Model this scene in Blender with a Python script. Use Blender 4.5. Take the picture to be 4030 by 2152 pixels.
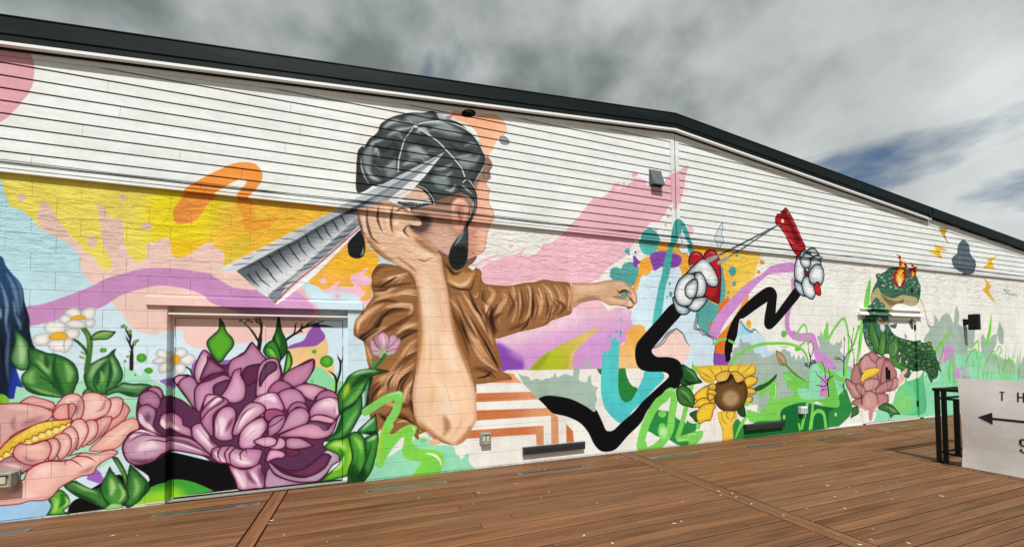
import bpy, bmesh, math, random
import numpy as np
from mathutils import Matrix, Vector

# ------------------------------------------------------------------ camera, sky, sun, exposure
for o in list(bpy.data.objects): bpy.data.objects.remove(o)
SC = bpy.context.scene
COL = SC.collection
cam_d = bpy.data.cameras.new('camera'); cam = bpy.data.objects.new('camera', cam_d); COL.objects.link(cam)
SC.camera = cam
cam_d.sensor_width = 36.0; cam_d.lens = 13.839; cam_d.shift_y = 0.06635
cam_d.clip_start = 0.05; cam_d.clip_end = 2000
YAW, PITCH, ROLL = math.radians(19.8308), math.radians(1.53488), math.radians(-0.564406)
fw = Vector((math.sin(YAW)*math.cos(PITCH), math.cos(YAW)*math.cos(PITCH), math.sin(PITCH)))
rt = Vector((math.cos(YAW), -math.sin(YAW), 0)); up = rt.cross(fw)
R2 = rt*math.cos(ROLL)+up*math.sin(ROLL); U2 = up*math.cos(ROLL)-rt*math.sin(ROLL)
cam.matrix_world = Matrix(((R2.x,U2.x,-fw.x,0.0),(R2.y,U2.y,-fw.y,-5.6553),(R2.z,U2.z,-fw.z,1.6995),(0,0,0,1)))

SUN_EL, SUN_AZ = math.radians(55), math.radians(16)       # from the camera side, slightly from the left
sd = Vector((math.sin(SUN_AZ)*math.cos(SUN_EL), math.cos(SUN_AZ)*math.cos(SUN_EL), -math.sin(SUN_EL)))
sl = bpy.data.lights.new('sun', 'SUN'); sl.energy = 4.8; sl.angle = math.radians(0.5); sl.color = (1.0, .988, .965)
sun = bpy.data.objects.new('sun', sl); COL.objects.link(sun); sun.location = (-3, -12, 15)
sun.rotation_euler = sd.to_track_quat('-Z', 'Y').to_euler()

world = bpy.data.worlds.new('World'); SC.world = world; world.use_nodes = True
wt = world.node_tree; wt.nodes.clear()
def wn(t, **k):
    n = wt.nodes.new(t)
    for a, b in k.items(): setattr(n, a, b)
    return n
def wl(a, b): wt.links.new(a, b)
sky = wn('ShaderNodeTexSky', sky_type='NISHITA', sun_disc=False, sun_elevation=SUN_EL, sun_rotation=math.pi+SUN_AZ)
geo = wn('ShaderNodeTexCoord')
sep = wn('ShaderNodeSeparateXYZ'); wl(geo.outputs['Generated'], sep.inputs[0])
zc = wn('ShaderNodeMath', operation='MAXIMUM'); wl(sep.outputs[2], zc.inputs[0]); zc.inputs[1].default_value = 0.0
za = wn('ShaderNodeMath', operation='ADD'); wl(zc.outputs[0], za.inputs[0]); za.inputs[1].default_value = 0.30
dv = []
for i in (0, 1):
    m = wn('ShaderNodeMath', operation='DIVIDE'); wl(sep.outputs[i], m.inputs[0]); wl(za.outputs[0], m.inputs[1]); dv.append(m)
cmb = wn('ShaderNodeCombineXYZ'); wl(dv[0].outputs[0], cmb.inputs[0]); wl(dv[1].outputs[0], cmb.inputs[1])
def cloudmap(loc, rot, scale):
    m = wn('ShaderNodeMapping'); wl(cmb.outputs[0], m.inputs[0])
    m.inputs['Location'].default_value = loc; m.inputs['Rotation'].default_value = (0, 0, rot); m.inputs['Scale'].default_value = scale
    return m
def noise(m, sc, det, rough, dist=0.0):
    n = wn('ShaderNodeTexNoise'); n.inputs['Scale'].default_value = sc; n.inputs['Detail'].default_value = det
    n.inputs['Roughness'].default_value = rough; n.inputs['Distortion'].default_value = dist
    wl(m.outputs[0], n.inputs[0]); return n
def ramp(src, stops):
    r = wn('ShaderNodeValToRGB'); wl(src, r.inputs[0]); e = r.color_ramp.elements
    while len(e) < len(stops): e.new(.5)
    for k, (p, c) in enumerate(stops): e[k].position = p; e[k].color = (*c, 1)
    return r
def dirmap(loc, rot, scale):
    m = wn('ShaderNodeMapping'); wl(geo.outputs['Generated'], m.inputs[0])
    m.inputs['Location'].default_value = loc; m.inputs['Rotation'].default_value = (0, rot, 0); m.inputs['Scale'].default_value = scale
    return m
mA = dirmap((-4.92,8.32,0), 0.3, (1.0, 1.0, 1.5))
mB = dirmap((-6.73,3.69,0), 0.3, (1.0, 1.0, 1.35))
mC = cloudmap((2.21,4.35,0), 0.25, (1.0, .55, 1))
big = noise(mA, 1.7, 2.0, .45, .0)
fine = noise(mB, 4.6, 9.0, .50, .0)
mixv = wn('ShaderNodeMix', data_type='FLOAT'); mixv.inputs[0].default_value = .58
wl(big.outputs[0], mixv.inputs[2]); wl(fine.outputs[0], mixv.inputs[3])
K = 10.0
cl = ramp(mixv.outputs[0], [(.38, (.185,.215,.208)), (.45, (.31,.345,.337)), (.525, (.46,.495,.49)), (.60, (.56,.592,.59)), (.70, (.70,.735,.735))])
cs = wn('ShaderNodeVectorMath', operation='SCALE'); wl(cl.outputs[0], cs.inputs[0]); cs.inputs[3].default_value = K*1.2
gap = noise(mC, 1.9, 6.0, .55, .45)
gr = ramp(gap.outputs[0], [(.59, (0,0,0)), (.70, (1,1,1))])
blue = wn('ShaderNodeVectorMath', operation='MULTIPLY'); wl(sky.outputs[0], blue.inputs[0]); blue.inputs[1].default_value = (.78, .84, .84)
mx = wn('ShaderNodeMix', data_type='RGBA'); wl(gr.outputs[0], mx.inputs[0]); wl(cs.outputs[0], mx.inputs[6]); wl(blue.outputs[0], mx.inputs[7])
bg = wn('ShaderNodeBackground'); bg.inputs[1].default_value = 0.1; wl(mx.outputs[2], bg.inputs[0])
out = wn('ShaderNodeOutputWorld'); wl(bg.outputs[0], out.inputs[0])

vs = SC.view_settings; vs.view_transform = 'Standard'; vs.look = 'None'; vs.exposure = -0.2; vs.gamma = 1.0; vs.use_curve_mapping = False
SC.display_settings.display_device = 'sRGB'

# ------------------------------------------------------------------ the mural: a painter that fills outlines given in wall coordinates
# ---- mural painter: fills, strokes and soft shading on a pixel canvas in wall metres ----
class Canvas:
    def __init__(s,x0,z0,x1,z1,res,base):
        s.x0,s.z0,s.res=x0,z0,res
        s.w=int((x1-x0)*res);s.h=int((z1-z0)*res)
        s.im=np.empty((s.h,s.w,3),np.float32);s.im[:]=base
        s.last=None
        s.rng=np.random.RandomState(5)
    def px(s,p):
        p=np.array(p,float).reshape(-1,2)/1000.
        return np.stack([(p[:,0]-s.x0)*s.res,(p[:,1]-s.z0)*s.res],1)
def spline(p,cor,closed):
    n=len(p);cor=set(cor)
    if n<3: return p
    out=[];t=np.arange(5)[:,None]/5.
    for i in range(n if closed else n-1):
        p1=p[i];p2=p[(i+1)%n]
        p0=p[i-1] if (closed or i>0) else p1
        p3=p[(i+2)%n] if (closed or i+2<n) else p2
        m1=np.zeros(2) if i in cor else (p2-p0)*.5
        m2=np.zeros(2) if (i+1)%n in cor else (p3-p1)*.5
        L=np.hypot(*(p2-p1))
        for m in (m1,m2):
            k=np.hypot(*m)
            if k>1.2*L: m*=1.2*L/k
        if i in cor and (i+1)%n in cor: out.append(p1[None]);continue
        h00=2*t**3-3*t**2+1;h10=t**3-2*t**2+t;h01=-2*t**3+3*t**2;h11=t**3-t**2
        out.append(h00*p1+h10*m1+h01*p2+h11*m2)
    if not closed: out.append(p[-1:])
    return np.concatenate(out)
def strokepoly(p,w,tp):
    d=np.gradient(p,axis=0);L=np.hypot(d[:,0],d[:,1])+1e-9
    n=np.stack([-d[:,1],d[:,0]],1)/L[:,None]
    s=np.linspace(0,1,len(p));k=np.ones(len(p))
    if tp in(1,2): k*=np.clip((1-s)*2.2,0.06,1)**.7
    if tp in(1,3): k*=np.clip(s*2.2,0.06,1)**.7
    hw=(w*.5*k)[:,None]
    a=np.linspace(0,np.pi,7)[1:-1]
    def cap(i,sg):
        if hw[i,0]<.3: return np.zeros((0,2))
        t=d[i]/L[i]*sg;nn=n[i]*sg
        return p[i]+hw[i,0]*(np.cos(a)[:,None]*nn+np.sin(a)[:,None]*t)
    return np.concatenate([p+n*hw,cap(-1,1),(p-n*hw)[::-1],cap(0,-1)])
def mask(poly,x0,y0,w,h,SS=4):
    """area coverage of a polygon (non-zero rule) on a w x h pixel window"""
    acc=np.zeros((h*SS,w+2),np.float32)
    a=poly;b=np.roll(poly,-1,axis=0)
    for (xa,ya),(xb,yb) in zip(a,b):
        ya=(ya-y0)*SS;yb=(yb-y0)*SS
        if ya==yb: continue
        sg=1.
        if ya>yb: xa,ya,xb,yb,sg=xb,yb,xa,ya,-1.
        r0=max(int(np.ceil(ya-.5)),0);r1=min(int(np.ceil(yb-.5)),h*SS)
        if r1<=r0: continue
        rows=np.arange(r0,r1)
        x=np.clip(xa+(rows+.5-ya)*(xb-xa)/(yb-ya)-x0,0,w)
        i=x.astype(int);f=x-i
        acc[rows,i]+=sg*(1-f);acc[rows,i+1]+=sg*f
    m=np.minimum(np.abs(np.cumsum(acc,axis=1)[:,:w]),1)
    return m.reshape(h,SS,w).mean(1)
def boxblur(m,r):
    for ax in(0,1):
        for _ in range(2):
            k=max(int(r),1);n=m.shape[ax]
            c=np.cumsum(np.pad(m,[(k+1,k) if i==ax else (0,0) for i in(0,1)],mode='edge'),axis=ax,dtype=np.float64)
            m=((np.take(c,np.arange(n)+2*k+1,ax)-np.take(c,np.arange(n),ax))/(2*k+1)).astype(np.float32)
    return m
def paint(cv,cmds,lo_z):
    W_,H_=cv.w,cv.h
    for cmd in cmds:
        kind,colr,pts,d=cmd[:4]
        c=np.array(colr,np.float32)/255.
        p=cv.px(pts)
        if not d.get('l'): p=spline(p,d.get('n',()),kind==0)
        if kind==1:
            p=strokepoly(p,max(cmd[4]/1000.*cv.res,.9),d.get('t',0))
        soft=d.get('s',0)/1000.*cv.res
        ow=d['o'][1]/1000.*cv.res if 'o' in d else 0
        pad=int(3*soft+ow+3)
        x0=max(int(p[:,0].min())-pad,0);x1=min(int(p[:,0].max())+pad+1,W_)
        y0=max(int(p[:,1].min())-pad,0);y1=min(int(p[:,1].max())+pad+1,H_)
        if x1<=x0 or y1<=y0:
            continue
        w,h=x1-x0,y1-y0
        m=mask(p,x0,y0,w,h)
        full=m
        if soft>.7: m=boxblur(m,soft*.6)
        if 'lo' in d:
            zz=(np.arange(y0,y1)+.5)/cv.res+cv.z0
            m=m*((zz<lo_z) if d['lo']==1 else (zz>=lo_z))[:,None]
        sub=cv.im[y0:y1,x0:x1]
        if d.get('c') and cv.last is not None:
            lm,lx,ly=cv.last
            cm=np.zeros_like(m)
            ax0=max(lx,x0);ax1=min(lx+lm.shape[1],x1);ay0=max(ly,y0);ay1=min(ly+lm.shape[0],y1)
            if ax1>ax0 and ay1>ay0:
                cm[ay0-y0:ay1-y0,ax0-x0:ax1-x0]=lm[ay0-ly:ay1-ly,ax0-lx:ax1-lx]
            m=m*cm
        else:
            if kind==0 and not d.get('k'): cv.last=(m.copy(),x0,y0)
        C=np.broadcast_to(c,(h,w,3))
        if 'g' in d:
            g=d['g'];q=cv.px(g[:4]);v=q[1]-q[0]
            yy,xx=np.mgrid[y0:y1,x0:x1]
            t=np.clip(((xx-q[0,0])*v[0]+(yy-q[0,1])*v[1])/(v@v+1e-9),0,1)[...,None].astype(np.float32)
            t=t*t*(3-2*t)
            C=C*(1-t)+np.array(g[4],np.float32)/255.*t
        if 'e' in d:
            ec,ew,am=d['e'];r=max(ew/1000.*cv.res*.5,1)
            k=int(r)*2+2
            b=boxblur(np.pad(full,k),r)[k:-k,k:-k]
            t=(np.clip((1-b)*2.,0,1)*am)[...,None]
            C=C*(1-t)+np.array(ec,np.float32)/255.*t
        al=(m*d.get('a',1))[...,None]
        sub[:]=sub*(1-al)+C*al
        if 'o' in d:
            oc=np.array(d['o'][0],np.float32)/255.
            q=np.concatenate([p,p[:2]])
            sp=strokepoly(q,max(ow,.9),0)
            om=mask(sp,x0,y0,w,h)[...,None]
            if 'lo' in d: om=om*((zz<lo_z) if d['lo']==1 else (zz>=lo_z))[:,None,None]
            sub[:]=sub*(1-om)+oc*om

TRIM_Z = 3.634
PALETTE = [(207,228,238),(180,218,228),(237,198,189),(233,201,189),(232,183,196),(230,214,95),(233,213,34),(238,185,58),(240,196,31),(217,194,60),(223,188,174),(236,149,64),(236,233,224),(236,154,51),(196,140,189),(215,166,205),(165,223,192),(144,217,168),(207,230,238),(156,198,230),(154,99,189),(169,138,196),(143,111,180),(138,98,174),(11,10,13),(13,90,45),(158,210,58),(63,154,51),(159,214,50),(233,231,218),(230,228,216),(233,196,135),(141,85,168),(143,214,163),(156,207,93),(232,177,99),(236,176,74),(242,185,44),(240,191,207),(236,181,90),(19,32,51),(38,69,109),(111,143,176),(143,169,194),(14,24,38),(11,20,32),(95,130,168),(77,111,152),(185,196,204),(124,147,170),(43,74,154),(22,40,78),(147,170,192),(29,59,176),(124,194,48),(18,51,26),(20,58,28),(95,154,90),(169,201,146),(60,122,53),(127,180,95),(106,165,83),(134,184,104),(28,74,34),(156,192,122),(31,79,38),(127,174,92),(27,69,32),(75,138,70),(143,187,128),(26,74,34),(140,184,122),(27,74,36),(134,176,90),(77,135,82),(144,185,138),(23,63,32),(92,143,66),(60,109,49),(126,166,92),(44,90,42),(108,154,74),(163,189,114),(111,154,82),(167,167,168),(174,176,180),(236,234,228),(185,138,42),(194,122,28),(232,177,44),(154,156,162),(45,74,56),(47,122,29),(95,174,44),(154,214,80),(36,26,26),(93,125,60),(169,187,125),(79,106,52),(147,168,104),(201,138,138),(185,138,146),(15,48,19),(87,165,41),(154,208,76),(29,93,31),(13,42,18),(31,93,34),(75,143,53),(61,138,43),(140,196,79),(63,141,43),(140,198,78),(63,122,44),(122,166,74),(63,125,54),(134,181,104),(22,64,28),(63,127,56),(143,192,106),(18,60,28),(74,143,60),(181,213,141),(43,106,42),(169,204,124),(169,219,134),(99,176,58),(167,220,107),(31,106,36),(184,228,125),(122,26,50),(213,141,128),(234,180,166),(243,210,200),(204,130,124),(228,172,163),(226,165,156),(141,90,102),(236,185,174),(239,196,184),(232,191,182),(230,166,156),(202,162,159),(220,170,164),(192,138,40),(226,185,63),(241,217,90),(239,224,140),(122,58,38),(201,154,53),(227,175,166),(229,178,169),(235,191,181),(230,184,174),(230,183,173),(224,168,159),(138,85,96),(185,140,146),(230,174,163),(213,144,136),(236,188,177),(71,21,45),(90,48,80),(136,72,108),(222,184,203),(240,216,224),(246,228,234),(138,85,116),(76,31,60),(150,96,127),(184,132,164),(189,134,166),(53,19,42),(93,43,75),(185,138,168),(92,42,73),(215,166,191),(201,144,176),(47,16,38),(98,56,90),(211,160,189),(212,164,190),(99,64,94),(192,131,162),(219,167,189),(176,106,145),(195,139,173),(178,111,149),(207,156,184),(209,157,186),(173,120,152),(197,150,179),(156,80,121),(219,162,184),(213,155,180),(74,48,70),(107,82,102),(198,151,180),(107,44,76),(138,106,132),(185,163,181),(51,16,40),(107,53,88),(141,79,116),(217,198,212),(182,139,168),(178,123,158),(178,122,157),(205,151,178),(199,154,182),(203,157,186),(192,136,170),(213,163,189),(215,167,191),(199,147,177),(216,170,194),(217,169,196),(216,169,192),(214,164,189),(219,166,189),(196,143,176),(199,144,172),(181,146,173),(207,151,162),(220,163,173),(236,235,228),(132,212,174),(150,220,184),(237,198,218),(212,154,214),(239,211,222),(240,191,208),(138,74,180),(171,120,200),(220,192,108),(179,192,42),(227,192,136),(143,159,30),(233,176,194),(239,188,203),(228,178,191),(230,181,189),(185,169,164),(240,210,96),(239,169,60),(236,194,74),(207,230,242),(201,226,239),(87,165,162),(92,192,184),(75,158,156),(87,178,172),(133,73,168),(160,95,192),(85,192,186),(68,160,156),(79,163,159),(229,154,44),(230,198,90),(226,112,47),(234,162,60),(141,75,176),(207,143,207),(233,177,58),(207,230,239),(155,214,230),(141,149,160),(48,52,60),(160,165,171),(154,162,170),(58,64,72),(239,208,196),(127,136,146),(48,54,62),(64,70,78),(165,188,176),(237,197,138),(236,174,84),(38,130,58),(43,122,58),(79,198,204),(83,200,198),(88,182,184),(226,162,124),(203,118,72),(221,154,112),(220,154,110),(217,160,124),(207,116,66),(239,238,232),(8,8,10),(58,74,85),(159,178,189),(207,221,227),(74,88,96),(223,232,234),(28,10,12),(112,16,24),(181,26,34),(226,100,106),(124,16,24),(184,64,74),(139,144,148),(10,10,12),(95,116,132),(238,242,242),(95,113,127),(125,140,151),(42,49,56),(58,8,12),(92,10,18),(168,20,32),(106,12,20),(211,86,90),(208,74,80),(138,16,24),(138,90,48),(236,226,200),(217,160,160),(96,101,108),(154,160,166),(124,16,26),(26,6,8),(124,15,24),(192,32,44),(233,228,220),(44,50,56),(21,23,26),(201,206,210),(23,25,27),(42,45,47),(28,33,34),(61,69,70),(180,190,192),(230,236,236),(20,25,26),(143,155,157),(90,101,103),(169,180,182),(141,153,155),(207,214,214),(42,46,48),(223,228,227),(195,203,204),(31,36,38),(217,222,220),(208,214,215),(226,231,232),(230,234,234),(125,90,74),(244,192,156),(227,155,118),(239,176,138),(201,207,208),(194,106,106),(58,54,52),(20,17,15),(143,138,134),(74,80,84),(139,146,150),(182,154,134),(141,112,95),(90,67,55),(196,171,151),(163,135,122),(234,185,160),(207,143,120),(227,171,146),(201,142,120),(168,111,92),(139,102,87),(185,143,125),(73,58,54),(220,176,156),(224,196,176),(201,168,146),(109,83,72),(74,57,50),(169,137,118),(139,108,94),(109,81,70),(122,95,82),(216,182,160),(138,106,88),(106,78,66),(232,208,189),(34,40,42),(170,178,180),(35,41,43),(201,207,207),(185,122,102),(219,165,143),(168,112,94),(239,196,174),(138,88,72),(196,180,162),(143,120,102),(223,226,226),(180,187,192),(211,215,217),(240,241,239),(221,225,228),(89,99,109),(60,69,78),(139,148,156),(95,105,114),(239,240,239),(178,63,72),(201,128,136),(32,39,47),(44,54,64),(74,84,94),(86,104,122),(75,84,92),(141,150,157),(143,95,56),(111,69,31),(152,104,63),(42,26,16),(213,162,119),(236,200,164),(95,58,32),(40,21,11),(233,199,154),(28,15,8),(122,76,36),(107,67,32),(192,138,86),(233,199,156),(58,36,18),(74,44,20),(154,106,60),(220,174,128),(31,18,10),(26,30,32),(63,70,72),(20,23,26),(174,184,186),(141,152,154),(181,188,192),(154,165,168),(241,202,168),(173,120,84),(233,190,158),(250,226,200),(227,184,120),(160,104,63),(90,58,48),(140,95,74),(251,224,198),(140,92,64),(201,143,108),(90,58,38),(251,227,196),(185,130,86),(168,122,100),(228,194,171),(59,42,38),(230,180,137),(148,105,76),(210,168,135),(236,203,170),(143,101,73),(58,40,30),(90,154,154),(42,28,22),(160,122,96),(227,198,174),(15,44,20),(58,127,51),(155,201,143),(20,64,27),(108,174,82),(179,201,47),(63,143,58),(121,184,96),(18,69,28),(14,42,24),(127,174,132),(61,143,64),(168,214,160),(13,48,21),(108,184,44),(180,224,112),(47,125,28),(155,210,74),(198,234,138),(75,159,51),(147,207,93),(12,58,22),(42,122,36),(63,143,55),(165,212,144),(10,50,20),(22,82,31),(124,84,104),(143,97,120),(210,163,182),(236,210,220),(159,191,143),(47,107,53),(77,138,74),(128,208,99),(205,235,192),(127,212,78),(166,232,134),(142,220,85),(240,248,234),(230,246,218),(169,226,160),(127,201,120),(234,246,230),(127,211,94),(181,201,46),(198,224,238),(165,185,174),(143,220,178),(207,143,208),(111,85,152),(46,138,66),(21,107,51),(88,191,131),(111,206,142),(127,208,122),(134,217,124),(111,206,124),(185,163,204),(108,192,74),(124,207,88),(168,220,143),(74,154,56),(106,191,78),(118,204,86),(114,202,82),(185,232,164),(194,236,174),(143,217,162),(111,201,90),(91,191,114),(159,224,168),(87,179,106),(93,181,106),(155,184,166),(108,192,79),(183,234,208),(163,226,189),(178,198,187),(125,211,93),(182,231,160),(112,201,76),(174,232,154),(185,235,164),(163,226,127),(14,36,17),(40,92,44),(92,154,90),(12,42,18),(63,122,53),(127,174,98),(20,53,24),(42,92,46),(31,74,36),(18,48,26),(44,92,46),(192,138,28),(240,203,68),(74,52,22),(58,42,18),(184,127,22),(240,201,60),(247,226,122),(233,193,88),(58,22,16),(63,42,23),(107,74,40),(184,154,114),(44,28,16),(138,106,68),(201,176,138),(85,58,32),(236,197,82),(239,200,72),(90,60,22),(217,168,96),(233,207,124),(90,140,60),(143,191,106),(74,58,32),(122,92,56),(181,144,104),(217,180,140),(76,124,52),(106,74,42),(28,22,24),(138,138,74),(31,61,44),(63,110,87),(194,176,124),(107,90,60),(58,48,32),(122,106,68),(183,168,120),(29,58,42),(69,122,102),(35,70,50),(100,160,138),(79,138,120),(147,191,164),(95,148,120),(118,168,140),(79,132,104),(74,122,96),(85,135,122),(63,110,98),(20,48,28),(85,138,80),(26,58,34),(74,124,74),(106,154,90),(47,92,56),(16,42,24),(79,128,72),(58,108,66),(63,112,64),(16,32,26),(44,74,58),(28,48,36),(168,124,128),(20,48,26),(111,162,74),(74,130,56),(134,176,88),(79,127,64),(143,174,112),(242,242,238),(74,110,80),(74,110,88),(44,74,52),(138,154,140),(31,79,36),(63,138,60),(106,42,56),(124,76,80),(185,132,132),(180,127,126),(178,122,122),(217,176,170),(197,146,144),(189,136,132),(106,58,32),(192,138,36),(237,198,64),(138,90,32),(183,132,128),(192,144,136),(200,146,140),(184,132,130),(201,154,148),(186,134,132),(185,132,130),(201,148,142),(211,154,152),(199,138,138),(198,138,140),(232,184,176),(240,228,216),(134,160,112),(63,108,60),(163,22,26),(242,217,168),(242,200,60),(224,138,42),(246,240,228),(71,85,94),(86,102,112),(201,184,115),(185,106,106),(224,165,44),(240,211,48),(185,138,52),(201,168,60),(227,180,56),(90,92,98),(106,108,114),(90,106,90)]
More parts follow.
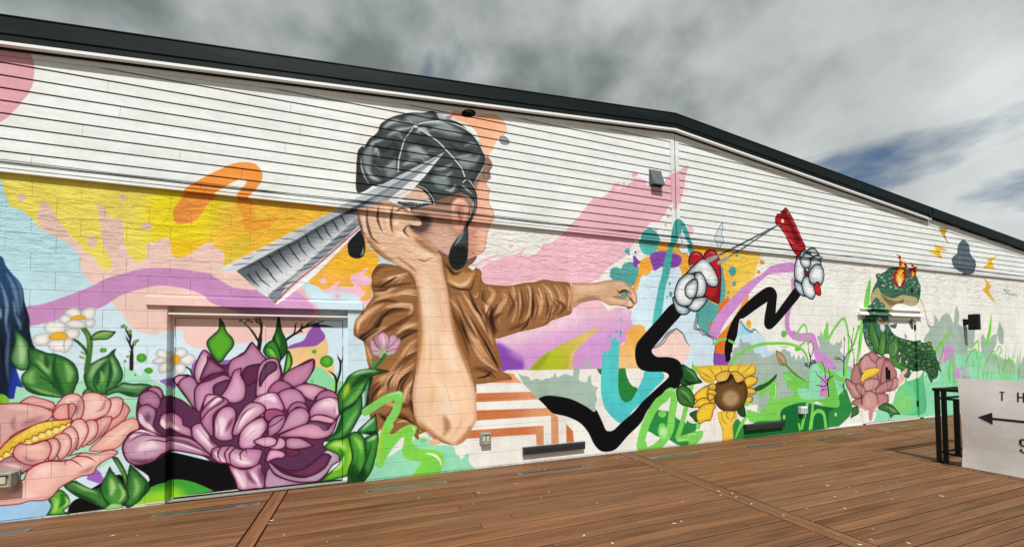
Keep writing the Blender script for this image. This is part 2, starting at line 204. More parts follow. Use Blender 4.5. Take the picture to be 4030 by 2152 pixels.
# one row per painted shape: flags, paint colour, the options the flags call for, then the outline as steps of 5 mm along and up the wall
SHAPES = [
[1044,1,-713,592,-677,319,0,1,-775,723,851,-3,-2,-691,-837,70],
[1120,0,40,80,-582,458,69,-2,276,-66,-1,100,235,10,-15,-216,-34,-261,-525,59],
[20,3,-616,491,-171,487,2,1,-673,626,10,-12,22,-15,23,-16,12,-14,5,-13,2,-20,6,-19,10,-14,17,-9,20,-31,9,-14,11,-10,3,-12,9,-14,14,-16,20,-7,17,-1,16,7,15,7,10,-5,2,-18,10,-15,15,-8,18,-1,15,5,20,7,27,-3,45,11,20,-2,45,17,7,3,39,-1,32,47,2,18,-14,13,-9,6,-9,21,-14,19,-110,40,21,76,-309,85,-115,-37],
[96,4,39,90,-199,494,23,11,20,-6,10,-22,9,-6,9,-10,4,-21,-22,-8,-52,4,-20,22],
[272,5,1,4,0,47,48,49,-761,725,1,-8,30,-6,6,-23,6,-16,5,-15,14,-5,11,-8,13,-16,13,-16,28,-4,16,-3,10,-12,16,-21,13,-10,12,-19,7,-10,8,-1,7,11,-5,19,-10,22,-4,26,10,19,23,18,3,-15,2,-27,4,-18,8,-20,14,-13,11,4,6,13,-2,16,5,12,16,6,11,10,10,-3,5,-14,0,-14,4,-10,12,-4,13,5,16,15,19,16,14,4,10,-12,15,-8,2,-17,-2,-17,250,157,7,54],
[544,6,129,-480,706,37,33,98,-6,11,-58,-69,-114,-34,-3,-42,55,-9,46],
[544,7,132,-324,716,52,26,219,7,-49,-75,-200,-119,-51,9,-11,40],
[544,8,49,-441,603,38,12,39,-6,-39,-48,-34,-3],
[608,9,50,70,-335,602,32,27,22,-23,-54,-58],
[0,10,-663,674,8,-4,7,-11,7,-15,13,-22,10,-18,-10,-4,-23,7,-12,7,-8,19,3,24],
[0,10,-569,681,9,-10,7,-17,7,-5,15,0,4,-17,1,-27,-10,-24,-21,-2,-7,31,-3,29,-2,16,-4,17],
[0,10,-689,679,-2,-6,-5,-3,-5,2,-2,5,2,6,5,3,5,-2],
[0,10,-523,700,-1,-6,-4,-2,-3,2,-2,5,2,5,3,2,4,-1],
[0,10,-474,638,-3,-7,-7,-4,-8,3,-3,6,3,7,7,4,8,-2],
[0,10,-572,595,-3,-11,-5,-5,-5,4,-3,11,2,10,6,5,5,-4],
[0,10,-611,639,0,-2,-2,-1,-1,1,-1,2,1,1,1,1,2,0],
[0,10,-589,612,-1,-1,-1,-1,-2,0,-1,2,1,2,2,0,1,0],
[0,10,-529,681,-1,-2,-2,-1,-2,0,-1,2,1,2,2,1,2,0],
[0,11,-425,649,-9,11,-1,19,12,25,15,30,19,20,30,24,40,28,23,9,26,0,10,-10,7,-17,-4,-18,-11,-20,-13,-19,-8,-16,-15,-2,-2,25,3,0,8,21,7,9,-7,5,-15,-7,-14,-16,-21,-22,-24,-27,-15,-29,-14,-15],
[2064,12,2,-353,722,25,30,24,18,11,0,5,-6,-9,-15,-10,-17,-1,-9],
[112,13,1,15,80,-309,718,12,-34,4,-29,13,-9,21,5,26,15,9,16,-35,-6,-13,16,-2,30],
[0,14,-689,443,25,8,25,11,23,12,40,23,18,14,26,12,9,3,25,11,31,5,45,1,59,-8,10,-7,22,-14,17,-10,43,-4,13,2,53,-6,29,4,30,-29,9,-13,-18,-26,-115,2,-62,21,-24,9,-15,15,-21,12,-29,8,-31,3,-25,-4,-27,-10,-23,-11,-19,-15,-12,-11,-14,-7,-43,-13,-23,-13,-19,-7,-22,-6,-8,-1],
[608,15,76,70,-199,494,43,5,21,-31,-2,-36,-90,-2],
[260,17,-584,604,-582,449,16,1,0,-767,279,69,2,10,-7,43,-15,32,10,13,14,12,9,61,22,14,0,13,-10,7,-9,5,5,4,9,14,-3,-5,-16,19,-14,13,-7,43,-21,-45,-171,-81,31,1,-88,-237,32],
[0,18,-594,85,34,9,25,22,17,29,0,7,45,-4,-18,-57,-35,-14,-50,-50,-46,6,-4,26],
[260,0,-698,608,-694,568,19,2,0,6,-748,50,68,-9,31,-4,11,-14,-6,-20,-74,-4,-29,1],
[4,21,-586,684,-565,669,20,-582,75,15,18,14,-23,-5,-10,-15,7],
[0,22,-456,281,16,6,10,-14,-8,-12,-9,12],
[0,23,-404,300,4,23,23,14,48,-10,33,16,-44,-135,-60,40],
[256,24,2,5,14,-503,95,30,4,26,15,88,-32,40,-9,19,-66,-10,-4,-143,-11,-28,9,-38,67,-10,8,-47,-27,16,0,-46,-24,-6,-29,67,5,29,5,44,52],
[256,24,2,0,4,-610,-1,4,26,18,8,29,-15,10,-16],
[268,27,-497,623,-374,674,25,26,0,0,2,0,7,-502,4,19,22,15,16,22,6,22,-1,23,-8,23,-13,22,-15,-79,-5],
[608,28,69,90,-507,0,26,28,46,3,19,-26,-55,-12],
[320,29,90,7,0,1,2,3,4,5,6,-525,-2,79,1,179,-2,0,10,-41,2,-127,-2,-76,-2],
[1025,30,15,-610,0,61,2],
[0,31,-205,350,27,10,32,0,33,20,7,-15,1,-26,13,-27,1,-26,-13,-7,-23,26,-19,1,-32,8,-17,-10],
[0,32,-202,354,11,11,27,11,13,25,21,21,7,-16,7,-10,4,-13,-11,-13,-14,-9,-34,-3],
[0,33,-159,268,13,35,14,4,19,-10,14,-18,10,-3,9,20,-2,-26,22,-6,7,-10,-12,-67,-71,4],
[0,34,-81,255,-2,-5,-5,-2,-5,2,-2,5,2,5,5,1,5,-2],
[260,36,-65,246,-65,76,35,1,0,-151,545,18,24,67,66,53,10,10,-16,25,-23,-5,-30,-13,-22,-2,-32,2,-33,-12,-9,-16,5,3,19,-25,13,-37,-1,-33,-9,-12,8,-18,7,-4,13],
[544,37,96,-100,576,34,35,83,-8,-8,-41,-75,-13,-38,11],
[0,38,-116,505,17,9,19,17,6,-2,-9,-14,37,2,5,5,-9,16,6,14,18,6,15,12,5,-5,-10,-12,18,-10,-10,-25,-18,-3,14,-10,-10,-14,-19,7,-34,7,-34,-6],
[129,39,41,1,-27,527,6,-9,8,0,7,6],
[0,38,-107,531,-3,-5,-6,-3,-6,2,-2,5,2,5,6,2,6,-1],
[0,38,-72,491,-3,-5,-8,-2,-7,2,-3,4,3,5,7,2,8,-2],
[0,38,-29,485,18,-2,13,6,-3,-14,-15,-6],
[0,38,-258,218,0,-2,-2,0,-2,1,-1,2,1,2,2,0,2,0],
[0,38,12,224,-1,-2,-2,0,-2,0,-1,2,1,2,2,1,2,-1],
[260,41,-721,512,-686,366,40,5,0,14,15,16,17,-757,541,30,10,9,-20,11,-18,9,-12,7,-19,3,-27,8,-34,1,-25,5,-28,4,-10,-10,-4,-10,-21,-9,-15,12,-43,-11,4,-3,-26,-9,0,-12,10,-30,1],
[737,42,35,16,80,1,-718,517,11,-25,7,-33,4,-34],
[737,43,27,16,80,1,-728,499,8,-24,5,-29,-1,-34,5,-33],
[737,44,42,16,80,1,-696,501,7,-42,5,-34,-1,-29,10,-30],
[737,45,31,16,80,1,-728,408,7,-42,4,-41,4,-63],
[737,46,25,16,80,1,-713,526,15,-31,5,-30,0,-31],
[737,47,30,16,80,1,-710,408,-2,-42,-1,-41,4,-42],
[737,48,22,16,80,1,-724,443,-1,-14,2,-9],
[737,49,27,17,80,1,-703,429,7,-16,3,-17],
[737,50,28,16,80,1,-694,316,-1,-33,-9,-29],
[737,51,36,16,80,1,-707,354,2,-36,-1,-56],
[737,52,18,16,80,1,-706,461,3,-19,1,-17],
[608,53,18,85,-701,318,14,-43,-11,4,-3,-26,-8,0,1,30],
[0,54,-731,263,15,-1,8,-12,-5,-8,-18,-1],
[10,57,55,9,56,52,75,-702,396,13,-13,9,-17,1,-21,0,-25,-9,-8,-11,6,-8,17,3,23,3,17],
[737,58,56,21,90,1,-695,379,5,-30,-1,-25],
[10,59,55,9,56,64,75,-680,358,18,-5,12,-6,13,-2,20,-11,13,-16,5,-26,-4,-15,-6,-19,-12,-6,-24,3,-27,8,-14,15,-4,21,11,21],
[737,60,88,33,90,1,-671,313,-8,-18,10,-13],
[737,61,64,22,90,1,-662,345,11,-22,9,-21],
[737,62,66,26,90,1,-622,329,9,-24,-2,-21],
[737,63,64,22,90,1,-640,336,2,-34,9,-33,10,-15],
[737,64,33,12,90,1,-668,334,11,-15,11,-17],
[737,65,51,17,90,1,-654,343,3,-15,2,-13],
[737,66,37,11,90,1,-677,276,24,-12,27,-10],
[737,67,33,10,90,1,-683,278,22,-18,26,-6],
[641,56,9,2,-678,330,16,-17,13,-17,13,-20,15,-23],
[641,56,9,2,-637,340,-3,-30,6,-25,12,-22],
[641,56,9,2,-661,298,16,-13,16,-22],
[266,68,55,10,56,67,75,1,6,-587,283,-2,17,9,20,16,13,14,8,7,9,7,6,-3,-12,8,-18,7,-23,-1,-16,-9,-13,-11,-17,-26,1,-12,12],
[737,69,66,19,90,1,-580,291,10,26,17,16],
[737,70,66,21,90,1,-570,271,7,33,13,26],
[737,71,60,21,90,1,-545,337,6,-29,-7,-29],
[737,72,45,14,90,1,-552,264,8,35,-3,34],
[737,73,40,14,90,1,-561,278,3,15,-4,15],
[641,56,9,2,-549,341,4,-20,0,-22,-9,-39],
[641,56,9,2,-565,262,-8,16,3,22,13,19],
[10,74,55,10,56,38,75,-532,272,9,8,18,-4,18,0,16,-6,-14,-11,-11,-11,-16,2,-20,9,-20,-6,3,11],
[737,75,32,9,90,1,-528,274,21,-5,20,0],
[737,76,35,10,90,1,-528,261,18,-6,16,-2],
[10,77,55,9,56,22,75,-590,261,7,8,9,-8,-5,-9,-10,3],
[1,78,50,-595,405,10,-17,4,-18,-1,-26,-3,-35],
[161,79,15,5,1,-593,401,10,-22,1,-35],
[1,80,26,-609,378,11,-10,9,-13,3,-9],
[266,81,55,10,56,29,75,1,3,-580,377,7,13,12,6,24,-2,-12,-15,-15,-2],
[737,82,21,6,90,1,-576,382,18,8,14,3],
[129,83,17,1,-586,342,-10,8,9,-8],
[129,83,17,1,-586,335,-12,5,9,-7],
[10,86,84,4,85,50,75,-624,435,9,9,11,2,7,-10,-2,-11,-16,0],
[10,86,84,4,85,50,75,-597,436,8,9,15,2,2,-10,-5,-16,-13,2],
[10,86,84,4,85,50,75,-633,418,8,13,13,-6,-3,-11,-8,-5],
[10,86,84,4,85,50,75,-589,419,16,2,-2,-15,-12,-2,-5,8],
[10,86,84,4,85,50,75,-622,409,5,9,15,2,14,-8,-2,-9,-15,-3,-11,3],
[10,89,87,4,88,17,80,-614,421,9,8,15,-3,0,-5,-12,-1],
[10,86,84,4,85,49,75,-657,400,5,13,14,3,13,-2,4,-13,-7,-11,-19,0],
[10,86,84,4,85,48,75,-674,379,6,8,18,3,3,-11,-3,-11,-13,-4,-10,5],
[10,86,84,4,85,50,75,-623,394,11,7,12,-4,2,-9,-8,-9,-12,2],
[10,86,84,4,85,49,75,-650,368,5,8,14,0,8,3,14,-4,-2,-13,-11,-15,-7,4,-11,0,-8,7],
[10,89,87,4,88,17,80,-648,379,6,11,11,3,11,-5,0,-9,-12,-3],
[129,90,8,2,-623,377,-1,-15,2,-13],
[10,86,84,4,85,52,75,-465,343,6,11,11,0,6,-12,2,-11,-17,5],
[10,86,84,4,85,54,75,-470,327,11,9,17,-5,-11,-11,-11,-1],
[10,86,84,4,85,54,75,-459,310,6,14,13,0,-2,-19,-13,-6],
[10,86,84,4,85,52,75,-438,315,7,6,13,-2,3,-14,-8,-10,-11,3],
[10,86,84,4,85,54,75,-429,326,9,16,16,1,8,-13,-10,-14,-13,3],
[10,86,84,4,85,54,75,-439,345,8,12,11,0,9,-10,-9,-12,-11,0],
[10,89,87,4,88,18,80,-440,335,7,6,7,-13,-9,-10,-5,6],
[1,91,21,-414,312,8,-7,4,-13],
[8,93,92,46,80,-481,335,-2,-7,-7,-3,-7,3,-2,7,2,7,7,3,7,-3],
[1697,94,29,17,1,-493,340,6,0],
[8,93,92,37,80,-469,306,-2,-5,-6,-2,-5,3,-3,5,3,4,5,2,5,-2],
[1697,94,24,14,1,-479,310,4,1],
[8,93,92,31,80,-552,353,-1,-4,-5,-1,-4,1,-2,4,2,4,4,1,5,-1],
[1697,94,19,11,1,-560,356,4,1],
[8,93,92,11,80,-517,328,-1,-2,-1,-1,-2,1,-1,2,1,2,2,1,1,-1],
[1697,94,7,4,1,-520,329,1,0],
[8,93,92,11,80,-513,338,0,-2,-2,0,-2,0,0,2,0,2,2,1,2,-1],
[1697,94,7,4,1,-516,340,1,0],
[8,93,92,11,80,-499,297,-1,-2,-1,0,-2,0,0,2,0,1,2,1,1,-1],
[1697,94,7,4,1,-502,298,1,0],
[8,93,92,72,80,-92,320,-5,-11,-11,-5,-12,5,-5,11,5,11,12,5,11,-5],
[1697,94,45,27,1,-113,327,10,1],
[8,93,92,21,80,-133,346,-2,-4,-3,-1,-4,1,-2,4,2,4,4,2,3,-2],
[1697,94,14,8,1,-140,349,3,0],
[8,93,92,10,80,-141,269,0,-2,-2,0,-2,1,-1,1,1,2,2,1,2,-1],
[1697,94,7,4,1,-144,271,1,0],
[129,95,36,2,-508,310,0,26,1,21],
[129,95,18,2,-507,352,-5,16,-4,9,-2,7],
[129,95,18,2,-507,356,2,12,2,7],
[129,95,18,2,-512,368,2,16,-1,13],
[129,95,18,2,-511,379,-5,14,-5,11],
[129,95,18,2,-508,348,-5,3],
[64,96,90,-520,409,-1,-3,-2,-1,-2,1,-1,3,1,2,2,1,2,-1],
[0,97,-523,410,0,-1,-1,-1,-1,1,0,1,0,1,1,0,1,0],
[64,96,90,-522,405,-1,-2,-3,-1,-2,1,-1,2,1,3,2,1,3,-1],
[0,97,-525,406,-1,-1,0,0,-1,0,-1,1,1,1,0,1,1,-1],
[64,96,90,-516,404,-1,-2,-2,-1,-2,1,-1,2,1,2,2,1,2,0],
[0,97,-519,405,0,-1,-1,0,-1,0,0,1,0,1,1,1,1,-1],
[64,96,90,-508,396,-1,-2,-2,-1,-3,1,-1,2,1,3,3,1,2,-1],
[0,97,-511,397,0,-1,-1,0,-1,0,0,1,0,1,1,1,1,0],
[64,96,90,-509,392,-1,-3,-2,-1,-2,1,-1,3,1,2,2,1,2,-1],
[0,97,-512,393,0,-1,-1,-1,-1,1,0,1,0,1,1,0,1,0],
[64,96,90,-499,370,-1,-2,-2,-1,-2,1,-1,2,1,3,2,1,2,-1],
[0,97,-502,371,0,-1,-1,0,-1,0,0,1,0,2,1,0,1,0],
[64,96,90,-500,367,-1,-3,-2,-1,-2,1,-1,3,1,2,2,1,2,-1],
[0,97,-503,368,0,-1,-1,-1,-1,1,0,1,0,1,1,1,1,-1],
[64,96,90,-495,375,-1,-3,-3,-1,-2,1,-1,3,1,2,2,1,3,-1],
[0,97,-498,376,-1,-1,0,-1,-1,1,-1,1,1,1,1,1,0,-1],
[129,95,45,2,-265,350,3,25,2,25],
[129,95,25,2,-260,390,1,20,-4,17,1,7],
[129,95,24,2,-262,420,-6,2,-6,7],
[129,95,24,2,-264,370,-10,20,-9,14,-12,13],
[64,98,90,-291,419,-1,-2,-3,-1,-3,1,-1,2,1,2,3,1,3,0],
[0,99,-294,420,-1,-1,-1,-1,-1,1,-1,1,1,1,1,1,1,-1],
[64,98,90,-285,427,-1,-3,-3,-1,-3,1,-1,2,1,3,3,1,3,-1],
[0,99,-288,427,-1,-1,-1,-1,-1,1,-1,1,1,2,1,0,1,0],
[64,98,90,-299,425,-2,-2,-3,-1,-3,1,-1,2,1,2,3,1,3,-1],
[0,99,-303,426,0,-1,-1,-1,-2,1,0,1,0,1,2,1,1,-1],
[64,98,90,-266,429,-1,-2,-3,-1,-3,1,-1,2,1,3,3,1,3,-1],
[0,99,-269,430,-1,-1,-1,-1,-1,1,-1,1,1,2,1,0,1,0],
[64,98,90,-262,422,-1,-2,-3,-1,-3,0,-1,3,1,2,3,1,3,-1],
[0,99,-265,423,0,-1,-2,-1,-1,1,0,1,0,1,1,1,2,-1],
[64,98,90,-276,423,-2,-2,-3,-1,-3,0,-1,3,1,2,3,1,3,-1],
[0,99,-280,424,0,-1,-1,-1,-2,1,0,1,0,1,1,1,2,-1],
[64,98,90,-256,422,-1,-2,-3,-1,-3,1,-2,2,1,2,3,2,4,-1],
[0,99,-260,423,0,-1,-1,-1,-2,1,0,1,0,1,2,1,1,-1],
[129,95,28,2,-205,376,14,12,15,10,9,10,21,8,21,8,12,5],
[129,95,28,2,-146,416,19,-1,18,-1,15,-2],
[129,95,17,2,-187,390,4,16,0,10,5,7],
[129,95,17,2,-170,401,2,12,1,8],
[129,95,18,2,-160,410,9,11,14,4],
[129,95,17,2,-178,397,7,2,7,-1],
[129,95,26,2,-86,237,1,28,-4,16,-7,8,-9,7],
[129,95,26,2,-84,263,8,28,1,26,-6,14,-1,7],
[129,95,15,2,-75,312,5,13,1,9],
[129,95,15,2,-77,286,3,13],
[1,100,13,-82,331,0,7],
[1,101,10,-69,325,0,9],
[266,103,102,12,56,60,75,1,6,-347,322,-14,15,-11,24,0,14,14,17,9,12,1,26,8,-12,6,-21,13,-17,2,-17,-12,-19],
[737,104,88,35,90,1,260,381,6,-17,6,-24],
[737,105,70,18,90,1,296,405,-3,-35,-12,-42],
[641,56,13,2,292,405,7,-27,-15,-38,-6,-26],
[10,107,106,12,56,75,75,-234,378,7,22,4,30,3,5,6,-35,9,-22,3,-28,-16,-25,-13,30],
[737,108,45,14,90,1,-225,395,3,-25,2,-20],
[10,109,106,12,56,50,75,-254,348,8,20,15,7,11,-20,4,-30,-8,-8,-18,13],
[737,110,58,19,90,1,-244,355,9,-10,9,-17],
[641,56,11,2,-246,360,13,-7,11,-26],
[10,111,106,11,56,50,75,-209,295,5,32,4,23,8,-15,1,-21,-13,-27,-9,0],
[737,112,36,12,90,1,-198,340,0,-26,-6,-19],
[10,113,55,9,56,33,75,-538,114,8,-1,13,-28,5,-18,4,-27,-7,-12,-5,44],
[737,114,26,8,90,1,-535,112,14,-31,8,-27],
[10,115,55,9,56,43,75,-619,63,16,8,10,-7,17,-13,16,-4,14,-28,-3,-15,-27,19,-23,16],
[737,116,38,12,90,1,-606,67,21,-15,22,-12],
[737,117,51,17,90,1,-613,53,23,-18,27,-16],
[266,118,55,10,56,56,75,1,2,-512,63,4,30,1,3,17,-22,14,-20,4,-16,-11,-15,-10,-12,-21,-8],
[737,119,52,22,90,1,-499,66,5,-23,-6,-22],
[737,120,54,18,90,1,-479,54,2,-18,-13,-16],
[266,121,55,9,56,61,75,1,3,-558,46,2,13,8,21,5,15,5,-12,16,-24,11,-25,0,-16,-14,-11,-14,2,-12,15],
[737,122,51,22,90,1,-541,70,4,-22,-4,-17],
[737,123,39,12,90,1,-546,78,-5,-24,7,-27],
[737,124,34,12,90,1,-527,56,9,-24,-9,-18],
[96,125,17,90,-549,4,10,9,19,-5,-5,-7,-24,-2],
[266,126,55,7,56,32,75,2,0,8,-646,4,8,19,-5,15,17,17,15,-19,0,-17,-8,-10,10,-5,-1,-3,-15,1],
[737,127,50,18,90,1,-632,39,2,-17,-6,-16],
[737,128,51,15,90,1,-624,48,5,-17,-8,-14],
[737,129,30,8,90,1,-617,39,5,-13,-7,-10],
[10,132,130,7,131,67,60,-517,196,18,2,7,-21,-17,-10,-11,-19,-15,-14,-43,-1,17,23,17,20],
[737,133,45,22,75,1,-506,187,-21,-21,-25,-20],
[10,135,130,9,134,64,60,-691,244,15,12,15,-4,21,-10,2,-14,-22,5,-24,5],
[10,136,130,9,134,66,60,-523,234,11,-10,2,-10,-2,-2,-7,-15,-29,-25,-38,-25,50,60],
[737,137,44,19,60,1,-522,197,-31,-33,-28,-24],
[10,138,130,10,134,67,60,-544,246,16,1,6,-9,-3,-22,-6,-10,-14,-8,-25,2,16,32],
[737,133,45,22,75,1,-537,241,-1,-15,-7,-10],
[10,139,130,9,134,66,60,-591,255,20,5,17,-9,11,-14,-4,-21,-8,-8,-24,-10,-16,4],
[737,133,55,27,75,1,-574,252,5,-18,-10,-16],
[737,137,33,14,60,1,-552,246,-5,-21,-12,-8],
[10,140,130,9,134,66,60,-641,223,19,31,19,5,12,-13,2,-22,-6,-20,-20,-5,-23,6,-2,17],
[737,133,52,26,75,1,-612,249,-13,-18,-3,-10],
[737,137,43,19,60,1,-596,248,-3,-21,-3,-16],
[10,141,130,9,134,64,60,-638,222,9,13,13,2,2,-17,-1,-15,-16,-1,-8,9],
[10,142,130,9,134,64,60,-614,236,8,2,4,-9,-2,-10,-5,-12,-4,-2],
[10,143,130,9,134,63,60,-737,237,24,6,21,0,32,-8,19,-12,1,-8,-7,-10,-16,-7,-20,-9,-20,-13,-8,-14,-24,-16],
[737,133,52,26,75,1,-713,236,22,-2,20,-5],
[737,137,63,28,60,1,-652,214,-23,-11,-16,-9],
[737,137,41,18,60,1,-699,217,-3,-18,5,-15],
[10,145,130,11,144,32,50,-729,139,9,12,14,19,23,17,23,13,32,4,19,0,-3,-12,-9,-13,-13,-11,-9,-3,-24,-7,-23,-6,-12,-13,-10,-10,-17,-4],
[737,146,63,25,80,1,-702,161,27,23,28,11,22,4],
[2048,147,-715,127,-1,-3,-4,-1,-3,1,-2,4,2,4,3,1,4,-2],
[1,148,8,-725,129,1,5,5,2,3,-3],
[2048,147,-704,136,-2,-4,-3,-1,-4,2,-2,4,2,3,3,2,4,-2],
[1,148,8,-715,138,2,5,4,1,3,-2],
[2048,147,-694,144,-1,-4,-4,-1,-4,2,-1,4,1,4,4,1,4,-2],
[1,148,8,-704,146,1,5,5,2,3,-3],
[2048,147,-683,152,-2,-4,-3,-1,-4,2,-2,4,2,4,3,1,4,-2],
[1,148,8,-694,154,2,5,4,2,3,-3],
[2048,147,-673,159,-1,-3,-4,-2,-4,2,-1,4,1,4,4,1,4,-2],
[1,148,8,-683,161,1,5,5,2,3,-2],
[2048,147,-662,166,-1,-4,-4,-1,-4,2,-1,4,1,4,4,1,4,-2],
[1,148,8,-672,168,1,5,5,1,3,-2],
[2048,147,-651,172,-1,-4,-4,-1,-4,2,-2,4,2,3,4,2,4,-2],
[1,148,8,-662,174,2,5,5,1,2,-2],
[2048,147,-640,177,-1,-4,-4,-1,-4,2,-2,4,2,4,4,1,4,-2],
[1,148,8,-651,179,2,5,4,2,4,-3],
[2048,147,-629,181,-1,-3,-4,-2,-4,2,-2,4,2,4,4,1,4,-1],
[1,148,8,-640,183,2,5,5,2,3,-2],
[2048,147,-617,186,-2,-4,-4,-2,-4,2,-1,4,1,4,4,1,4,-1],
[1,148,8,-628,187,1,5,5,2,3,-2],
[2048,147,-606,189,-2,-3,-3,-2,-4,2,-2,4,1,4,4,1,4,-2],
[1,148,8,-617,191,1,5,5,2,3,-2],
[129,149,6,2,-714,162,2,-12],
[129,149,6,2,-703,172,3,-12],
[129,149,6,2,-691,181,3,-12],
[129,149,6,2,-678,189,2,-13],
[129,149,6,2,-666,194,2,-12],
[129,149,6,2,-653,198,2,-13],
[129,149,6,2,-641,200,3,-13],
[129,149,6,2,-628,201,2,-13],
[10,150,130,9,134,66,60,-567,198,22,9,4,-9,-12,-28,-25,-24,-7,5],
[737,137,33,14,60,1,-546,194,-15,-27,-17,-19],
[10,151,130,9,134,66,60,-584,198,15,0,5,-16,-4,-17,-13,-14,-10,-8,-4,26],
[737,133,27,13,75,1,-575,192,2,-18,-10,-16],
[10,152,130,9,134,66,60,-612,186,10,18,13,-3,8,-18,-2,-17,-11,-23,-7,-5,-10,22],
[737,133,43,21,75,1,-597,195,7,-15,-5,-22],
[10,153,130,9,134,64,60,-623,179,15,9,10,-18,0,-22,-9,-16,-8,-6,-12,25],
[737,133,36,18,75,1,-611,179,6,-15,-6,-23],
[737,137,25,11,60,1,-600,163,-4,-21,-8,-12],
[10,154,130,9,134,64,60,-637,167,16,8,11,-11,1,-21,-8,-17,-11,-7],
[737,133,36,18,75,1,-621,167,5,-15,-8,-21],
[10,155,130,9,134,63,60,-648,161,14,4,7,-14,-2,-15,-7,-14,-8,-4],
[737,133,27,13,75,1,-637,160,3,-15,-6,-17],
[10,157,130,9,156,61,60,-729,121,9,4,18,9,13,-13,21,-9,-13,-13,-8,-5,-39,4],
[737,133,30,15,75,1,-714,119,17,-6,11,-5],
[10,158,130,9,134,64,60,-700,136,2,15,8,7,20,-3,16,6,9,-3,4,-17,-5,-16,-12,-12,-16,0,-15,8],
[737,133,63,31,75,1,-685,149,23,0,13,-3],
[737,137,46,20,60,1,-685,133,11,-12,16,-3],
[10,160,130,9,159,118,60,-683,83,5,16,12,11,20,7,26,-2,13,4,18,11,20,-4,25,6,13,-4,-2,-8,-17,-9,-14,-12,-8,-16,-21,-4,-17,-9,-16,-11,-12,-17,-14,-6,-21,2,-15,-4,-30,0,-30,2,-1,67,39,-7,15,-10],
[737,133,115,57,75,1,-669,94,23,8,13,-8],
[737,133,63,31,75,1,-710,66,22,-16,31,-2],
[737,133,53,26,75,1,-600,103,23,6,25,13],
[737,137,61,27,60,1,-689,84,-3,-19,-18,-6],
[737,137,43,19,60,1,-570,100,-10,-8,-17,-6],
[129,130,11,2,-668,112,25,7,23,-4,3,-10],
[129,130,11,2,-620,118,13,-2,11,-9,6,-7],
[129,130,11,2,-601,124,17,-3,10,-6,7,-7],
[129,130,11,2,-611,126,17,4,16,-2],
[129,130,11,2,-689,96,9,5,11,8],
[2,162,161,14,-438,282,8,9,20,2,10,-10,3,21,8,31,10,17,10,-8,22,-27,18,0,10,12,23,17,16,25,10,-16,22,-25,22,0,11,-23,2,-17,4,-3,31,22,37,18,1,-29,-19,-30,46,-20,24,-11,14,-22,1,-28,-8,-22,-7,-21,-12,-22,-14,-12,2,-18,31,-8,3,-26,-15,-11,-37,-45,-94,6,-42,-2,-35,1,-9,22,-16,43,-32,10,-20,16,-50,17,-16,-1,-20,-14,-26,-6,-19,8,-9,19,-2,18,10,24,19,12,-5,29,1,28,7,25,18,12,15,-4,7,-17,27,-15,23,-20],
[10,164,161,14,163,74,66,-394,276,-4,26,7,28,11,22,11,-10,12,-20,26,-17,-2,-9,-28,-3,-26,-20],
[737,165,58,17,95,1,-388,-31,-1,26,9,29],
[737,166,6,2,70,1,-389,-29,-1,25,9,29],
[737,166,7,2,70,1,-393,-33,-1,25,9,29],
[737,167,6,2,70,1,-398,-29,-1,25,9,29],
[737,165,35,10,95,1,-360,7,16,-21,14,-9],
[737,166,7,2,70,1,-357,9,16,-21,14,-9],
[737,166,7,2,70,1,-360,7,16,-21,14,-9],
[737,167,7,2,70,1,-366,9,16,-21,14,-9],
[266,169,161,14,168,58,80,1,0,-372,338,-1,-15,-8,-21,-5,-24,21,14,31,8,-19,18],
[673,170,35,16,1,-366,3,0,-16,-8,-17],
[266,171,161,15,163,77,66,1,4,-330,293,1,17,8,19,25,14,16,29,13,-17,10,-15,9,-12,-4,-12,-17,-27,-31,1,-15,7,-8,-19],
[737,165,75,22,95,1,-318,-22,6,21,22,13],
[737,166,7,2,70,1,-315,-22,6,21,22,14],
[737,166,7,2,70,1,-315,-18,6,20,23,14],
[737,167,7,2,70,1,-325,-14,6,21,22,14],
[737,165,60,18,95,1,-278,35,9,-23,13,-18],
[737,166,7,2,70,1,-278,31,9,-23,13,-18],
[737,166,7,2,70,1,-276,32,8,-22,13,-19],
[737,167,7,2,70,1,-280,32,8,-23,13,-19],
[10,173,161,12,172,50,60,-300,290,8,19,23,7,12,-3,-6,-32,-29,-21],
[10,174,161,14,163,72,66,-430,270,3,14,17,7,14,-10,7,-22,4,-52,-14,8,-16,29],
[737,165,43,13,95,1,-421,-35,11,-29,16,-28],
[737,166,6,2,70,1,-425,-33,11,-29,16,-28],
[737,166,6,2,70,1,-420,-37,12,-29,15,-28],
[737,167,6,2,70,1,-423,-30,12,-29,15,-28],
[737,165,34,10,95,1,-406,-28,11,-9,6,-14],
[737,166,6,2,70,1,-408,-26,11,-9,6,-14],
[737,166,6,2,70,1,-408,-29,11,-9,6,-15],
[737,167,7,2,70,1,-410,-31,12,-8,5,-15],
[737,175,46,18,75,1,-402,-42,6,-24,5,-22],
[10,176,161,14,163,35,66,-438,278,2,10,9,5,17,-3,-9,-4,-8,-9,-3,-7],
[10,177,161,14,163,75,66,-393,208,-4,28,1,24,12,13,15,5,28,13,15,-6,2,-7,-29,-12,-6,-10,3,-24,-24,-26],
[737,165,57,17,95,1,-385,-98,-2,35,19,15],
[737,166,6,2,70,1,-380,-95,-2,35,19,16],
[737,166,7,2,70,1,-386,-98,-2,35,19,16],
[737,167,6,2,70,1,-394,-95,-3,34,20,16],
[10,179,161,12,178,48,60,-360,258,7,12,29,7,-16,-43,-14,3],
[266,180,161,14,163,75,66,1,4,-345,236,12,21,9,21,7,22,16,7,-2,-17,9,-20,2,-22,-5,-19,-17,-8,-22,5],
[737,165,75,22,95,1,-312,-32,8,-23,-8,-30],
[737,166,7,2,70,1,-306,-29,9,-22,-8,-30],
